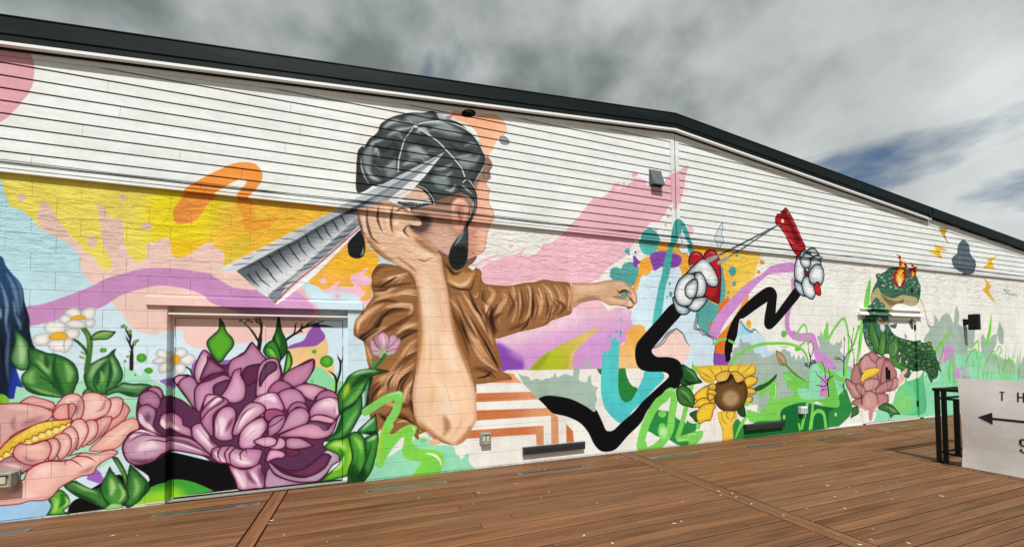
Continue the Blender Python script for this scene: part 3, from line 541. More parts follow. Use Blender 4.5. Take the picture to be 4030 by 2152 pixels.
[737,166,7,2,70,1,-311,-28,9,-23,-8,-29],
[737,167,7,2,70,1,-310,-40,8,-22,-8,-30],
[737,165,45,13,95,1,-332,-84,12,22,4,23],
[737,166,7,2,70,1,-335,-80,12,22,4,23],
[737,166,7,2,70,1,-336,-83,12,21,4,23],
[737,167,7,2,70,1,-339,-78,11,22,4,23],
[737,175,36,14,75,1,-293,-61,-2,-21,-4,-14],
[10,181,161,15,163,77,66,-269,232,2,59,4,20,11,14,15,6,14,-4,5,-20,3,-20,-11,-24,-22,-29],
[737,165,51,15,95,1,-708,-16,10,12,10,17],
[737,166,6,2,70,1,-708,-20,10,13,10,17],
[737,166,6,2,70,1,-709,-15,10,12,10,17],
[737,167,6,2,70,1,-706,-11,10,12,10,17],
[737,165,38,11,95,1,-712,17,4,22,11,13],
[737,166,6,2,70,1,-711,19,4,22,10,13],
[737,166,6,2,70,1,-711,14,4,22,10,13],
[737,167,6,2,70,1,-717,17,4,22,10,13],
[737,165,33,10,95,1,-686,46,3,-17,-2,-14],
[737,166,6,2,70,1,-685,48,2,-17,-2,-14],
[737,166,6,2,70,1,-687,44,2,-17,-2,-14],
[737,167,6,2,70,1,-681,49,3,-17,-2,-14],
[10,182,161,14,178,49,40,-263,276,6,25,12,19,16,0,5,-13,-4,-8,-16,-12,-12,-18,-5,-10],
[266,183,161,15,163,80,66,1,4,-211,275,7,17,22,15,23,9,19,11,0,-21,-6,-18,-13,-20,-23,-12,-16,6],
[737,165,65,19,95,1,-669,8,15,17,19,12],
[737,166,6,2,70,1,-667,4,16,16,19,12],
[737,166,6,2,70,1,-672,8,15,16,18,13],
[737,167,6,2,70,1,-678,12,15,17,18,12],
[737,175,42,16,75,1,-632,22,-12,-21,-12,-9],
[266,184,161,15,163,80,66,1,4,-186,251,15,10,23,1,23,-8,16,-6,-27,-22,-2,-9,-21,10,-12,16],
[737,165,47,14,95,1,-648,-13,15,-5,12,-4],
[737,166,6,2,70,1,-647,-14,16,-5,11,-4],
[737,166,6,2,70,1,-646,-11,16,-4,11,-4],
[737,167,6,2,70,1,-651,-17,16,-5,11,-4],
[10,185,161,15,163,77,66,-244,241,5,17,17,15,18,-4,13,-13,-24,-14,-20,-9],
[10,186,161,15,163,79,66,-221,240,24,12,22,-6,14,-19,2,-15,-18,-9,-22,-8,-16,20],
[737,165,64,19,95,1,-672,-18,13,-4,11,-12],
[737,166,6,2,70,1,-671,-18,13,-4,11,-12],
[737,166,6,2,70,1,-673,-23,13,-4,11,-12],
[737,167,6,2,70,1,-670,-10,12,-4,11,-13],
[10,187,161,15,163,52,66,-136,213,9,23,19,8,19,-7,14,-22,-2,-8,-26,17,-22,-6],
[10,188,161,15,163,80,66,-149,192,13,21,18,9,24,2,17,-11,4,-26,-4,-4,-9,-17,-27,12,-23,1,-10,-6],
[737,165,146,44,95,1,-127,202,24,9,14,-13],
[737,166,7,2,70,1,-117,206,24,9,14,-14],
[737,166,7,2,70,1,-129,209,23,9,14,-14],
[737,167,7,2,70,1,-130,209,23,9,14,-14],
[737,165,65,19,95,1,-80,208,3,-20,-7,-10],
[737,166,7,2,70,1,-86,207,2,-20,-7,-10],
[737,166,7,2,70,1,-86,205,3,-20,-8,-9],
[737,167,7,2,70,1,-92,204,3,-20,-7,-10],
[10,189,161,15,163,77,66,-281,214,12,18,21,9,22,1,11,-17,7,-18,-2,-11,-37,-15,-22,13],
[737,165,91,27,95,1,-260,227,21,6,13,-15],
[737,166,7,2,70,1,-254,227,21,6,13,-15],
[737,166,7,2,70,1,-256,231,21,6,13,-16],
[737,167,7,2,70,1,-252,229,21,6,13,-15],
[10,190,161,15,163,63,66,-199,195,8,16,16,6,16,-8,7,-17,-25,12,-20,-19],
[10,191,161,15,163,79,66,-230,136,24,32,11,22,18,11,18,-3,10,-19,-10,-22,-34,-10],
[737,165,78,23,95,1,-675,188,15,16,16,10],
[737,166,6,2,70,1,-679,183,15,16,16,9],
[737,166,6,2,70,1,-677,190,16,16,15,9],
[737,167,6,2,70,1,-667,190,16,16,16,10],
[737,175,41,16,75,1,-673,211,-7,-20,-9,-14],
[10,174,161,15,163,77,66,-243,144,2,24,15,14,20,1,-1,-20,-12,-19,-21,-12],
[737,165,38,11,95,1,-698,188,7,14,11,8],
[737,166,6,2,70,1,-697,190,7,14,11,8],
[737,166,6,2,70,1,-696,189,8,14,10,8],
[737,167,6,2,70,1,-704,184,8,14,10,7],
[1,161,12,-241,156,15,8,16,13],
[10,192,161,15,163,37,66,-251,181,2,17,19,4,15,-6,10,-11,-21,-2,-15,-12],
[10,193,161,15,163,39,66,-149,168,13,12,21,-2,26,-12,-7,-11,-31,8],
[10,194,161,15,163,80,66,-219,131,26,15,39,13,27,-5,19,-15,12,14,12,12,-5,-23,-14,-20,-33,-5,-34,8],
[737,165,67,20,95,1,-659,174,25,9,15,-14],
[737,166,6,2,70,1,-664,170,26,9,14,-14],
[737,166,6,2,70,1,-653,173,25,9,15,-14],
[737,167,6,2,70,1,-670,183,26,8,14,-14],
[737,165,48,14,95,1,-613,166,13,12,6,15],
[737,166,6,2,70,1,-616,168,13,11,6,15],
[737,166,6,2,70,1,-612,163,13,12,6,14],
[737,167,6,2,70,1,-615,171,13,12,5,15],
[737,175,31,12,75,1,-681,172,21,9,16,3],
[8,196,195,26,50,-150,159,14,2,23,-8,5,-12,-7,-4,-14,15],
[266,197,161,15,163,79,66,1,4,-205,113,6,12,24,-1,19,-10,16,-14,-23,-4,-25,0,-15,7],
[737,165,45,13,95,1,-670,156,16,-1,14,-8],
[737,166,6,2,70,1,-670,159,16,-1,14,-8],
[737,166,6,2,70,1,-674,157,16,-2,14,-7],
[737,167,6,2,70,1,-667,161,15,-1,15,-8],
[2,198,161,11,-203,98,15,-3,16,-5,-5,-9,-20,-1],
[10,200,161,15,199,79,66,-242,64,2,7,15,-18,22,-19,40,-13,32,9,23,21,4,10,-11,19,17,10,19,-19,1,-16,-16,-10,-18,-24,-23,-14,-50,7,-40,22],
[737,165,53,16,95,1,-604,134,13,-15,2,-11],
[737,166,6,2,70,1,-605,132,14,-14,1,-11],
[737,166,6,2,70,1,-602,134,14,-14,2,-11],
[737,167,6,2,70,1,-598,137,14,-14,2,-11],
[737,165,52,15,95,1,-689,96,20,-17,30,-6],
[737,166,6,2,70,1,-687,94,20,-17,30,-6],
[737,166,6,2,70,1,-685,96,20,-17,30,-6],
[737,167,6,2,70,1,-696,103,21,-17,29,-6],
[10,202,161,15,201,56,60,-238,68,35,-22,33,-4,25,13,19,16,14,7,14,-8,-3,-10,-11,-19,-24,-15,-27,-3,-33,12,-25,18],
[673,203,52,23,1,-683,112,22,-19,25,3],
[129,204,18,1,-115,80,12,0,6,-9],
[10,205,161,13,163,71,66,-497,204,5,20,16,4,12,-10,1,-16,-4,-20,4,-12,17,-15,-27,11,-17,17],
[737,165,56,17,95,1,-492,208,7,-18,22,-24],
[737,166,6,2,70,1,-492,211,8,-18,22,-25],
[737,166,6,2,70,1,-491,212,8,-19,22,-24],
[737,167,6,2,70,1,-487,212,8,-19,22,-24],
[737,175,67,27,75,1,-478,212,1,-16,1,-9],
[10,206,161,13,163,46,66,-478,263,11,6,13,-7,4,-14,-4,-11,-10,14],
[10,207,161,13,163,71,66,-494,239,3,13,15,8,14,-7,8,-16,-4,-18,-8,1,-12,9,-12,-2],
[737,165,55,16,95,1,-489,-63,7,13,15,0],
[737,166,6,2,70,1,-494,-59,7,12,14,0],
[737,166,6,2,70,1,-489,-63,7,12,14,0],
[737,167,6,2,70,1,-491,-58,7,13,14,0],
[737,165,42,12,95,1,-454,-70,-4,-11,-5,-4],
[737,166,6,2,70,1,-454,-73,-4,-11,-5,-3],
[737,166,6,2,70,1,-454,-73,-4,-11,-5,-3],
[737,167,6,2,70,1,-461,-75,-4,-10,-5,-4],
[10,208,161,13,163,71,66,-456,188,8,19,18,-7,10,-12,2,-14,13,-8,4,-21,-26,11,-19,15],
[737,165,57,17,95,1,-450,194,2,-14,23,-17],
[737,166,6,2,70,1,-446,194,3,-14,22,-18],
[737,166,6,2,70,1,-450,194,2,-14,23,-18],
[737,167,6,2,70,1,-442,200,2,-14,23,-17],
[10,209,161,14,163,72,66,-519,121,-2,18,10,21,19,13,19,-7,27,-13,44,-13,39,-43,-20,3,-46,15,-18,1,-18,-16,-26,-7,-19,9],
[737,165,126,38,95,1,-495,123,18,14,22,-6],
[737,166,6,2,70,1,-491,122,18,14,22,-6],
[737,166,6,2,70,1,-500,119,18,14,22,-6],
[737,167,6,2,70,1,-486,135,18,14,23,-6],
[737,165,50,15,95,1,-509,156,21,13,26,-10],
[737,166,6,2,70,1,-507,156,21,13,26,-10],
[737,166,6,2,70,1,-509,155,21,13,25,-10],
[737,167,6,2,70,1,-517,155,22,13,25,-10],
[737,165,34,10,95,1,-436,134,28,-10,29,-16],
[737,166,7,2,70,1,-437,132,28,-10,29,-16],
[737,166,6,2,70,1,-438,132,28,-9,29,-17],
[737,167,7,2,70,1,-434,133,29,-10,29,-17],
[737,175,56,22,75,1,-509,109,22,-9,25,6],
[737,175,34,13,75,1,-446,146,38,-15,37,-27],
[129,161,12,1,-511,145,20,14,23,-1,24,-8],
[129,161,12,1,-508,165,16,1,22,-4],
[129,161,12,1,-486,145,16,3,26,-7,36,-14,43,-25],
[10,210,161,14,163,72,66,-402,156,1,14,14,7,15,-4,7,-15,2,-21,16,-22,-15,-16,-21,23,-16,20],
[737,165,73,22,95,1,-393,162,14,-19,16,-25],
[737,166,7,2,70,1,-387,167,14,-19,16,-25],
[737,166,6,2,70,1,-392,161,14,-20,16,-24],
[737,167,7,2,70,1,-389,164,14,-20,16,-25],
[737,175,28,11,75,1,-368,153,5,-21,10,-15],
[10,211,161,14,163,74,66,-385,188,5,37,18,15,21,-3,13,-15,-30,-27,-1,-52,-18,21],
[737,165,58,17,95,1,-376,196,8,23,18,11],
[737,166,7,2,70,1,-381,200,7,22,18,11],
[737,166,7,2,70,1,-375,199,8,23,18,11],
[737,167,7,2,70,1,-385,199,8,23,17,11],
[10,212,161,14,163,74,66,-357,150,1,33,10,23,18,8,14,-10,1,-24,-7,-28,1,-19,-21,-3,-14,8],
[737,165,117,35,95,1,-344,190,4,-24,-2,-22],
[737,166,7,2,70,1,-345,189,4,-24,-2,-21],
[737,166,7,2,70,1,-356,185,4,-24,-2,-21],
[737,167,7,2,70,1,-351,182,4,-24,-2,-21],
[737,175,48,19,75,1,-316,188,-10,-19,-8,-18],
[10,213,161,14,163,48,66,-380,217,6,25,15,2,16,-6,-21,-13,-14,-19],
[10,214,161,14,163,74,66,-382,206,14,20,17,12,13,-7,-4,-7,-26,-19,-14,-20,-3,12],
[737,165,44,13,95,1,-368,214,18,18,8,-1],
[737,166,7,2,70,1,-373,211,18,18,8,-1],
[737,166,7,2,70,1,-367,211,17,18,8,-1],
[737,167,7,2,70,1,-361,210,18,18,8,-1],
[10,215,161,14,163,75,66,-320,146,8,29,10,24,19,21,25,-4,9,-18,-30,-25,-20,-23,-12,-9],
[737,165,61,18,95,1,-309,158,16,28,23,18],
[737,166,7,2,70,1,-315,160,16,28,23,18],
[737,166,7,2,70,1,-313,156,16,28,23,18],
[737,167,7,2,70,1,-316,163,16,28,23,18],
[129,161,12,1,-311,154,8,26,14,21,19,11],
[10,216,161,14,163,75,66,-306,125,5,26,18,20,26,12,3,-1,9,-16,-2,-15,-11,-18,-16,-25,-19,-3,-11,7],
[737,165,122,37,95,1,-291,133,17,18,17,13],
[737,166,7,2,70,1,-301,141,16,18,17,13],
[737,166,7,2,70,1,-279,123,17,18,17,14],
[737,167,7,2,70,1,-296,126,16,18,17,13],
[10,217,161,14,163,49,66,-274,124,19,8,19,0,13,-10,-4,-12,-15,-4,-20,7],
[10,218,161,15,163,50,66,-242,106,15,4,8,19,12,-6,4,-10,-5,-12,-19,-3],
[10,219,161,14,163,44,66,-247,70,7,27,15,1,17,-7,4,-8,-6,-7,-17,0],
[10,220,161,14,163,75,66,-362,97,3,16,20,4,20,-1,16,-10,15,1,31,-6,0,-15,-7,-19,-5,-6,-23,-2,-19,4,-16,11,-18,3,-12,10],
[737,165,90,27,95,1,-319,95,20,-17,21,-9],
[737,166,7,2,70,1,-320,95,21,-17,20,-9],
[737,166,7,2,70,1,-322,93,21,-16,21,-10],
[737,167,7,2,70,1,-328,101,21,-16,20,-10],
[737,165,44,13,95,1,-355,105,8,-15,14,-11],
[737,166,7,2,70,1,-355,107,8,-15,14,-10],
[737,166,7,2,70,1,-356,103,8,-15,14,-11],
[737,167,7,2,70,1,-363,110,8,-14,14,-11],
[129,161,15,2,-343,115,-6,-17,8,-20],
[129,161,15,2,-325,114,-10,-15,6,-24],
[129,161,15,2,-313,111,-12,-16,4,-26],
[129,161,15,2,-295,104,-8,-9,3,-17],
[129,161,15,2,-291,104,3,-10],
[10,221,161,14,163,49,66,-326,69,23,-11,21,-1,23,10,4,-20,7,-15,-2,-28,-17,2,-36,1,-10,25],
[737,165,75,22,95,1,-315,58,15,-25,8,-23],
[737,166,7,2,70,1,-310,63,14,-25,9,-23],
[737,166,7,2,70,1,-319,55,15,-25,8,-23],
[737,167,7,2,70,1,-312,63,14,-25,9,-23],
[737,165,61,18,95,1,-278,49,9,-20,8,-18],
[737,166,7,2,70,1,-284,52,9,-20,8,-18],
[737,166,7,2,70,1,-280,47,8,-20,9,-18],
[737,167,7,2,70,1,-267,44,8,-20,9,-18],
[737,175,48,19,75,1,-290,56,8,-21,17,-21],
[737,175,73,29,75,1,-263,58,8,-21,2,-20],
[10,222,161,15,163,51,66,-240,55,15,-21,44,-22,46,-5,4,-3,-72,0,-43,0,-2,28],
[8,224,223,44,40,-780,998,44,3,36,3,13,-10,6,-18,2,-22,-2,-29,-6,-21,-14,-29,-15,-26,-15,-19,-45,-41],
[1040,225,1,272,305,46,118,78,38,521,125,1153,223,7977,325,-281,-1127,-8056,63,-542,-169,-777,55,-432,25,128,120],
[1040,225,1,314,745,85,0,1341,27,-16,-380,-1330,-127,-76,188],
[260,227,789,396,1185,473,226,2,0,20,-65,-11,57,51,43,12,79,47,3,13,8,1,11,-13,11,-4,11,10,-1,-22,20,-5,37,-4,15,-9,4,-17,10,-10,6,-9,9,11,13,7,-1,-23,14,-19,8,-9,-178,-3,-130,-6],
[260,229,635,330,601,482,228,2,21,22,342,381,38,13,16,0,65,13,76,26,79,59,22,17,75,0,23,-13,10,-16,13,-3,16,8,20,4,32,-6,20,-8,-4,-27,12,-19,-25,-19,-7,-14,0,-20,-27,-20,-5,-75,-400,5,-37,0],
[608,230,100,80,380,382,81,25,104,36,73,50,75,16,19,-27,-58,-27,-109,-35,-104,-38,-82,-25],
[608,231,50,80,620,499,93,10,23,-13,10,-18,45,10,-40,-32,-114,4],
[544,232,52,355,366,40,-15,20,-21,26,-13,6,-21,-7,-13,-77,1],
[608,233,36,70,395,351,33,-15,16,-19,-17,-3,-32,19],
[260,235,535,316,666,382,234,3,0,5,10,462,284,32,32,35,22,49,25,58,26,88,38,-32,-31,-41,-33,-23,-20,-9,-22,-4,-38],
[608,236,26,80,615,283,2,38,15,26,-26,-16,-8,-48],
[608,237,37,70,462,284,32,32,42,25,-22,-34,-20,-23],
[264,239,238,54,50,1,37,341,610,57,23,20,6,23,14,14,12,-7,-15,-4,-10,17,-3,20,6,24,18,11,18,28,8,32,25,22,22,22,25,23,22,38,47,19,23,20,-2,39,26,12,19,13,17,16,6,8,-8,16,13,4,-13,21,13,25,16,38,0,4,-14,21,-4,22,-5,36,27,13,24,28,15,23,12,23,16,27,12,-18,-43,-8,-46,-18,-50,-14,-17,-5,-12,-14,-6,-3,27,-23,-25,-14,-23,-27,-28,-35,-7,-18,-20,-17,-16,-17,-22,-26,-31,-25,-33,-33,-23,-40,-26,-24,-24,-27,-23,-86,-16,-120,7,-100,-18,-84,-10,-9,36,25,33,47,15],
[560,240,2,35,591,730,90,98,78,54,123,59,224,80,-51,-159,-177,-129],
[129,225,27,1,785,899,14,-5,17,13,16,-10],
[129,225,27,1,795,894,25,6],
[129,239,39,1,259,594,30,4,46,24,29,10,34,2],
[129,239,21,1,283,593,46,16,22,7],
[0,239,415,665,-2,-4,-5,-2,-5,2,-2,3,2,4,5,2,5,-1],
[0,240,881,955,-4,-6,-10,-4,-10,1,-4,4,4,6,10,4,10,-1],
[0,239,552,716,-3,-3,-7,-1,-6,0,-3,2,3,2,7,2,6,0],
[0,240,1016,821,-3,-5,-5,-3,-6,2,-2,4,2,6,6,3,6,-2],
[0,240,1004,789,-2,-4,-6,-3,-6,2,-2,3,2,5,6,2,6,-1],
[0,240,1026,848,-2,-4,-5,-1,-5,0,-2,3,2,3,5,2,5,0],
[0,240,960,767,-1,-4,-5,-2,-4,1,-2,4,2,3,4,2,5,-1],
[0,240,991,762,-2,-2,-2,-1,-3,1,-1,2,2,2,2,1,3,-1],
[0,240,936,784,-1,-2,-2,0,-2,0,0,1,0,2,2,1,2,-1],
[0,241,1124,781,-6,-13,-14,-6,-13,4,-5,12,6,13,13,6,13,-4],
[0,242,1098,926,-1,-3,-2,-1,-2,1,0,2,0,2,2,1,2,0],
[129,240,21,1,853,929,4,12,21,-3,17,6],
[129,240,22,1,1018,974,14,17,13,6,-5,-16],
[276,244,1191,670,1404,665,243,1,2,0,1,967,730,499,-7,-7,-22,-17,-33,-7,-31,-22,-25,-22,-17,-38,-27,-26,-20,-41,-15,-36,-21,-111,15,-222,59,-39,-19,-8,-20,-17,18,22,40,5,30,17,26,52,21,13,26],
[608,245,118,80,1266,702,183,14,-30,-80,-130,-8],
[260,247,970,1033,1053,789,246,2,12,13,892,602,25,5,35,25,98,11,15,-14,1,-35,-42,-71,104,-44,-6,-59,42,-22,57,-22,-11,-37,1,-55,-343,-7,2,85,34,49,-33,20,-16,-4,-10,17,4,28,19,28,1,42],
[0,248,1268,627,9,-45,-7,-50,-25,-20,-11,-38,-26,-31,-20,-45,-24,11,-28,26,-6,44,52,46,58,-9,8,110,16,34],
[0,248,762,598,4,19,20,8,20,-5,12,18,29,9,29,-12,1,-30,-7,-15,-17,-25,-60,4,-32,22],
[4,250,925,758,923,677,249,967,726,-13,-36,-31,-16,-30,12,-11,32,13,35,30,17,30,-11],
[0,251,844,684,-3,-7,-8,-4,-8,2,-3,7,4,7,8,4,7,-3],
[0,252,872,681,-1,-3,-4,-2,-3,1,-2,3,2,4,4,2,3,-2],
[0,252,843,673,-1,-3,-2,-1,-2,1,-1,3,1,3,2,1,3,-1],
[8,252,253,37,30,927,673,18,14,39,8,44,-3,32,-7,9,-16,-10,-19,-32,-13,-49,1,-31,-16,-12,20],
[0,252,856,666,10,3,12,-15,11,-1,-13,-15,-9,-11,-9,6,-1,18],
[4,255,1044,788,947,424,254,1031,797,9,14,14,6,16,-5,4,-14,-12,-31,-29,-57,-10,-40,-12,-58,-17,-43,-20,-101,-7,-28,-20,-15,-15,2,12,65,19,75,15,44,9,42,15,40,14,48],
[1,255,114,1070,798,20,-32,12,-39,18,-28,14,-29],
[0,256,1334,645,-6,-13,-14,-7,-14,5,-5,13,6,13,14,6,14,-4],
[0,256,1347,706,-3,-5,-6,-2,-6,1,-2,5,3,5,6,3,5,-2],
[0,256,1325,631,-3,-5,-8,-3,-8,2,-3,4,3,5,8,3,8,-2],
[0,256,1331,595,-3,-6,-8,-3,-7,2,-3,6,4,7,7,3,7,-2],
[0,256,1294,560,-2,-6,-3,-2,-4,2,-1,5,2,6,3,2,4,-2],
[0,256,1290,542,-1,-3,-3,-1,-3,1,-1,3,1,3,3,2,3,-1],
[0,256,1024,542,-3,-8,-6,-3,-5,3,-3,7,3,8,6,3,5,-3],
[0,256,1016,580,-2,-5,-3,-2,-3,2,-1,4,1,5,3,2,3,-2],
[0,256,1002,531,-1,-3,-3,-1,-2,1,-1,3,1,3,2,1,3,-1],
[0,257,1486,689,-3,-7,-9,-3,-9,2,-3,6,4,6,9,4,8,-2],
[0,257,1463,649,-3,-6,-7,-3,-7,2,-3,6,3,6,7,3,7,-2],
[0,257,1470,697,-2,-3,-3,-2,-4,1,-2,4,2,3,4,2,4,-1],
[0,257,1446,680,-1,-2,-3,-1,-2,0,-2,2,2,2,2,1,3,0],
[0,258,1464,681,-2,-3,-4,-1,-3,1,-2,2,2,3,4,2,4,-1],
[256,259,2,4,5,1276,536,35,-8,-47,-30,-51,-62,-24,-34,3,47,21,-9,21,34,11,38],
[4,259,1229,324,1378,536,260,1390,556,-55,-68,-37,-43,-62,-54,-16,-30,-8,-37,-3,-34,59,-1,12,72,32,61,76,95],
[256,261,2,4,5,1210,328,29,-3,32,-4,27,-25,0,-13,-85,-1],
[0,262,1189,398,19,44,36,42,67,59,80,58,82,42,43,29,57,17,82,10,11,-25,-12,-14,-82,-9,-57,-9,-57,-32,-79,-68,-75,-66,-42,-43,-31,-49,-25,-4],
[1,262,130,1648,624,-1,-58,-29,-58,-13,-54,9,-41,46,-26,78,-2,36,-25,11,-34,37,-30,37,-22,11,-26],
[0,263,1381,450,11,8,12,-11,-3,-24,-21,8],
[260,265,1395,415,1394,369,264,2,0,3,1349,450,36,-19,21,-20,40,-7,1,-39,-116,4,7,46],
[129,266,50,1,1354,446,20,-23,27,-10,21,8,21,-13],
[1,267,11,1359,438,21,-21,26,-9,21,10,19,-14],
[256,268,2,0,1,1343,453,14,1,2,-12,-14,-2],
[129,269,55,1,1140,479,-10,-26,-4,-33,29,-7,13,-15,29,-11,26,-11],
[1,270,12,1135,472,-13,-30,-4,-24,20,-3,21,-19,19,2,33,-22,-5,-15],
[1,270,15,1138,479,1,-26,-10,-26,30,-14,24,-15,43,-20,-11,-39,-4,-34,4,-33,12,-23],
[0,271,929,339,25,23,27,18,26,21,28,15,35,-15,15,-36,16,-12,-9,-28,-25,-32,-18,-5,-53,28,-60,7],
[129,272,46,1,932,350,35,19,27,28,23,15,20,7],
[1,273,14,930,348,33,9,22,15,13,18,37,27],
[129,274,21,2,1037,419,29,-18,11,-21,11,-15,13,-12],
[256,275,7,0,8,10,15,20,22,27,425,279,15,-11,20,-4,10,-12,17,5,20,-6,14,6,17,-1,-3,9,8,-6,9,18,9,-19,23,10,30,-6,4,17,15,12,7,-13,-2,-32,29,-6,4,15,12,7,3,-31,26,-10,-12,-16,4,-27,-8,-16,9,-26,3,-9,-39,3,-177,48,-23,37,-26,29],
[256,275,1,3,662,284,-1,17,11,9,11,2,-4,-15,-11,-11],
[0,275,653,288,-2,10,8,0,1,-12],
[260,277,850,396,819,284,276,2,0,12,792,281,2,75,14,6,18,21,-5,16,25,24,29,8,23,-7,4,-27,-20,-28,-17,-28,3,-48,8,-14],
[256,278,2,0,1,790,281,27,0,7,-31,18,-28,24,-13,-17,-35,-33,-15,-23,22,-7,47],
[256,279,2,0,1,705,282,18,-1,-1,-18,-9,5],
[4,281,767,295,824,133,280,733,341,10,-2,2,-17,4,20,12,5,1,29,17,12,6,-14,9,-2,-2,-50,-4,-61,0,-50,9,-31,20,-14,24,8,25,35,22,39,9,20,72,-3,9,-23,-36,-30,-56,-46,-46,-34,-25,-28,-27,-5,-28,22,-23,24,-9,19,-9,50,4,66,4,49],
[0,282,789,407,-1,-4,-3,-2,-4,2,-1,4,1,4,4,1,3,-1],
[0,282,805,400,-1,-9,-4,-4,-3,4,-1,9,1,8,4,4,3,-4],
[0,282,761,388,-1,-3,-4,-2,-3,2,-1,3,1,2,3,2,4,-2],
[0,282,805,448,-1,-3,-2,-1,-2,1,-1,3,1,2,2,1,3,-1],
[0,282,813,440,-1,-1,-2,-1,-2,0,-1,2,1,2,2,1,2,-1],
[0,282,747,366,0,-2,-2,-1,-1,1,-1,2,1,2,1,0,2,0],
[260,284,331,259,427,256,283,4,0,2,5,6,286,273,62,19,40,-15,23,-3,9,-11,20,-18,-154,6],
[260,284,331,215,486,199,285,4,0,1,2,3,294,220,176,-3,22,-25,-198,2],
[260,284,430,579,560,561,286,7,0,1,2,3,4,5,6,294,170,231,-6,36,-31,1,-83,-26,1,0,88,-242,1],
[260,284,430,517,514,520,287,6,0,1,2,3,4,5,270,113,240,-3,0,-60,-24,1,-2,34,-218,4],
[260,284,602,531,609,485,288,4,0,1,2,3,589,109,24,-24,3,-35,-27,1],
[256,289,4,0,1,2,3,440,245,30,-28,-179,4,1,28],
[256,289,4,0,1,2,3,492,192,33,-28,-231,6,0,23],
[256,290,1,25,1024,509,-68,-59,-56,-50,-34,-34,-9,-35,7,-38,20,-19,34,-7,55,-2,22,-7,3,-13,-48,-34,-64,-45,-38,-34,-53,-35,-28,-20,-16,-3,-15,5,-15,31,-20,37,-9,-6,-30,20,-51,25,-49,12,-42,4,-27,-7,16,-16,27,-28,16,-8,44,-12,43,-22,29,-31,22,-41,22,-23,27,-7,35,6,48,40,54,40,30,42,35,24,52,29,54,27,15,31,-4,40,-22,22,-40,9,-43,1,-19,9,-6,16,26,26,45,43,64,58,19,26],
[256,290,4,9,19,25,28,1264,334,7,42,27,62,49,56,66,50,79,44,38,1,21,-24,-4,-37,-6,-44,41,41,86,79,38,11,-15,-48,-63,-57,-78,-64,-41,-25,-28,8,-5,28,20,74,-51,-26,-78,-42,-23,-8,-16,-63,-27,-39,4,-20,-13,-5,2,-22,-24,-11],
[1024,290,1291,376,21,0,-10,-39,-8,-15,-11,-27,-17,4],
[266,293,291,9,292,30,50,1,0,1265,826,1,-24,-8,-24,9,-11,0,-19,-15,-9,-16,-28,-6,34,-7,15,21,40],
[266,295,294,9,292,29,50,1,0,1064,768,9,-14,20,-17,9,-36,18,-17,-14,-7,-14,16,-18,0,-14,8,-4,18,10,16,-4,14],
[266,298,296,19,297,77,80,2,4,11,1101,671,10,23,24,10,23,-4,13,-14,11,21,25,9,24,-5,19,-29,5,-55,-6,-77,-8,-35,-35,11,-38,21,-26,73,-37,30],
[737,299,48,18,80,1,1120,691,19,7,19,-8],
[737,299,49,22,80,1,1197,703,19,5,20,-16],
[545,300,112,48,1247,588,-6,-38,-25,-20],
[737,301,57,26,50,1,1202,556,25,8],
[129,302,81,1,1100,649,19,-2,24,9],
[10,305,303,22,304,121,85,1085,617,53,46,24,16,22,0,31,-26,19,-28,9,-22,-6,-19,-20,-7,-24,5,-23,21,-38,24,-38,-24],
[737,306,75,37,80,1,1142,620,19,30],
[129,307,14,1,1142,641,19,-10,10,8],
[10,305,303,21,304,116,85,1024,520,5,12,26,-26,36,-10,12,-10,-17,-14,-23,-2,-22,10],
[737,306,56,28,80,1,1055,1009,22,-15,23,-4],
[10,305,303,22,304,118,85,1091,500,34,30,57,8,5,-9,-25,-27,-24,-17,-24,-1],
[737,306,76,38,80,1,1144,1030,9,-13,-19,-15],
[10,305,303,22,304,118,85,1032,541,7,26,18,30,38,24,37,-9,-6,-37,-6,-41,-14,-26,-28,-8,-32,9],
[737,306,93,46,80,1,1061,1058,-1,-29,32,-10],
[10,305,303,22,304,120,85,1127,619,29,9,23,-28,2,-34,-13,-25,-24,-6,-19,5,11,35],
[737,306,50,25,80,1,1189,1098,-10,-28],
[10,305,303,22,304,118,85,1081,547,3,26,24,23,28,5,4,-26,-8,-29,-16,-15,-21,0],
[737,306,56,28,80,1,1107,1077,-5,-23,19,-7],
[129,308,14,1,1094,577,19,12,5,15],
[266,311,309,12,310,62,70,1,0,1612,924,19,-16,37,-50,34,-56,22,-40,-31,-28,-28,-10,-31,39,-38,55,-39,29,-10,11,11,30,21,6,6,9],
[544,312,16,1581,890,45,-36,39,-72,24,-2,6,13,-39,55,-45,54,-23,6],
[673,313,33,10,1,1585,845,33,-42,40,-34,30,7],
[673,314,29,12,1,1639,888,34,-46,28,-44],
[544,315,12,1557,847,39,-29,73,-86,-4,-8,-31,39,-44,46],
[2,317,316,8,1599,866,-2,-6,-7,-3,-6,2,-2,5,3,7,6,3,6,-2],
[0,318,1636,908,-3,-4,-5,-3,-5,2,-2,3,3,5,5,2,5,-1],
[1025,319,37,1196,676,383,176],
[1025,319,29,1250,670,316,177],
[161,320,87,5,2,1191,676,25,9,35,14],
[161,320,76,5,2,1245,670,30,16,26,13],
[10,305,303,25,304,137,85,1733,754,22,12,25,1,18,-16,5,-26,-25,-10,-24,19],
[737,306,43,21,80,1,1767,752,18,-20],
[10,305,303,25,304,137,85,1759,722,20,14,25,2,18,-20,-1,-26,-25,3,-32,-20,-23,-20,5,38],
[2,321,303,12,1717,677,33,-22,-13,-17,-30,15],
[10,305,303,25,304,136,85,1656,650,8,49,23,39,25,19,30,-11,17,-24,-4,-30,-28,-10,-10,-5,2,-40,-19,-22,-30,11,-13,11],
[737,306,63,31,80,1,1673,682,-8,-32],
[10,305,303,25,304,136,85,1692,717,19,23,37,-2,11,-25,-7,-26,-25,-6,-24,8],
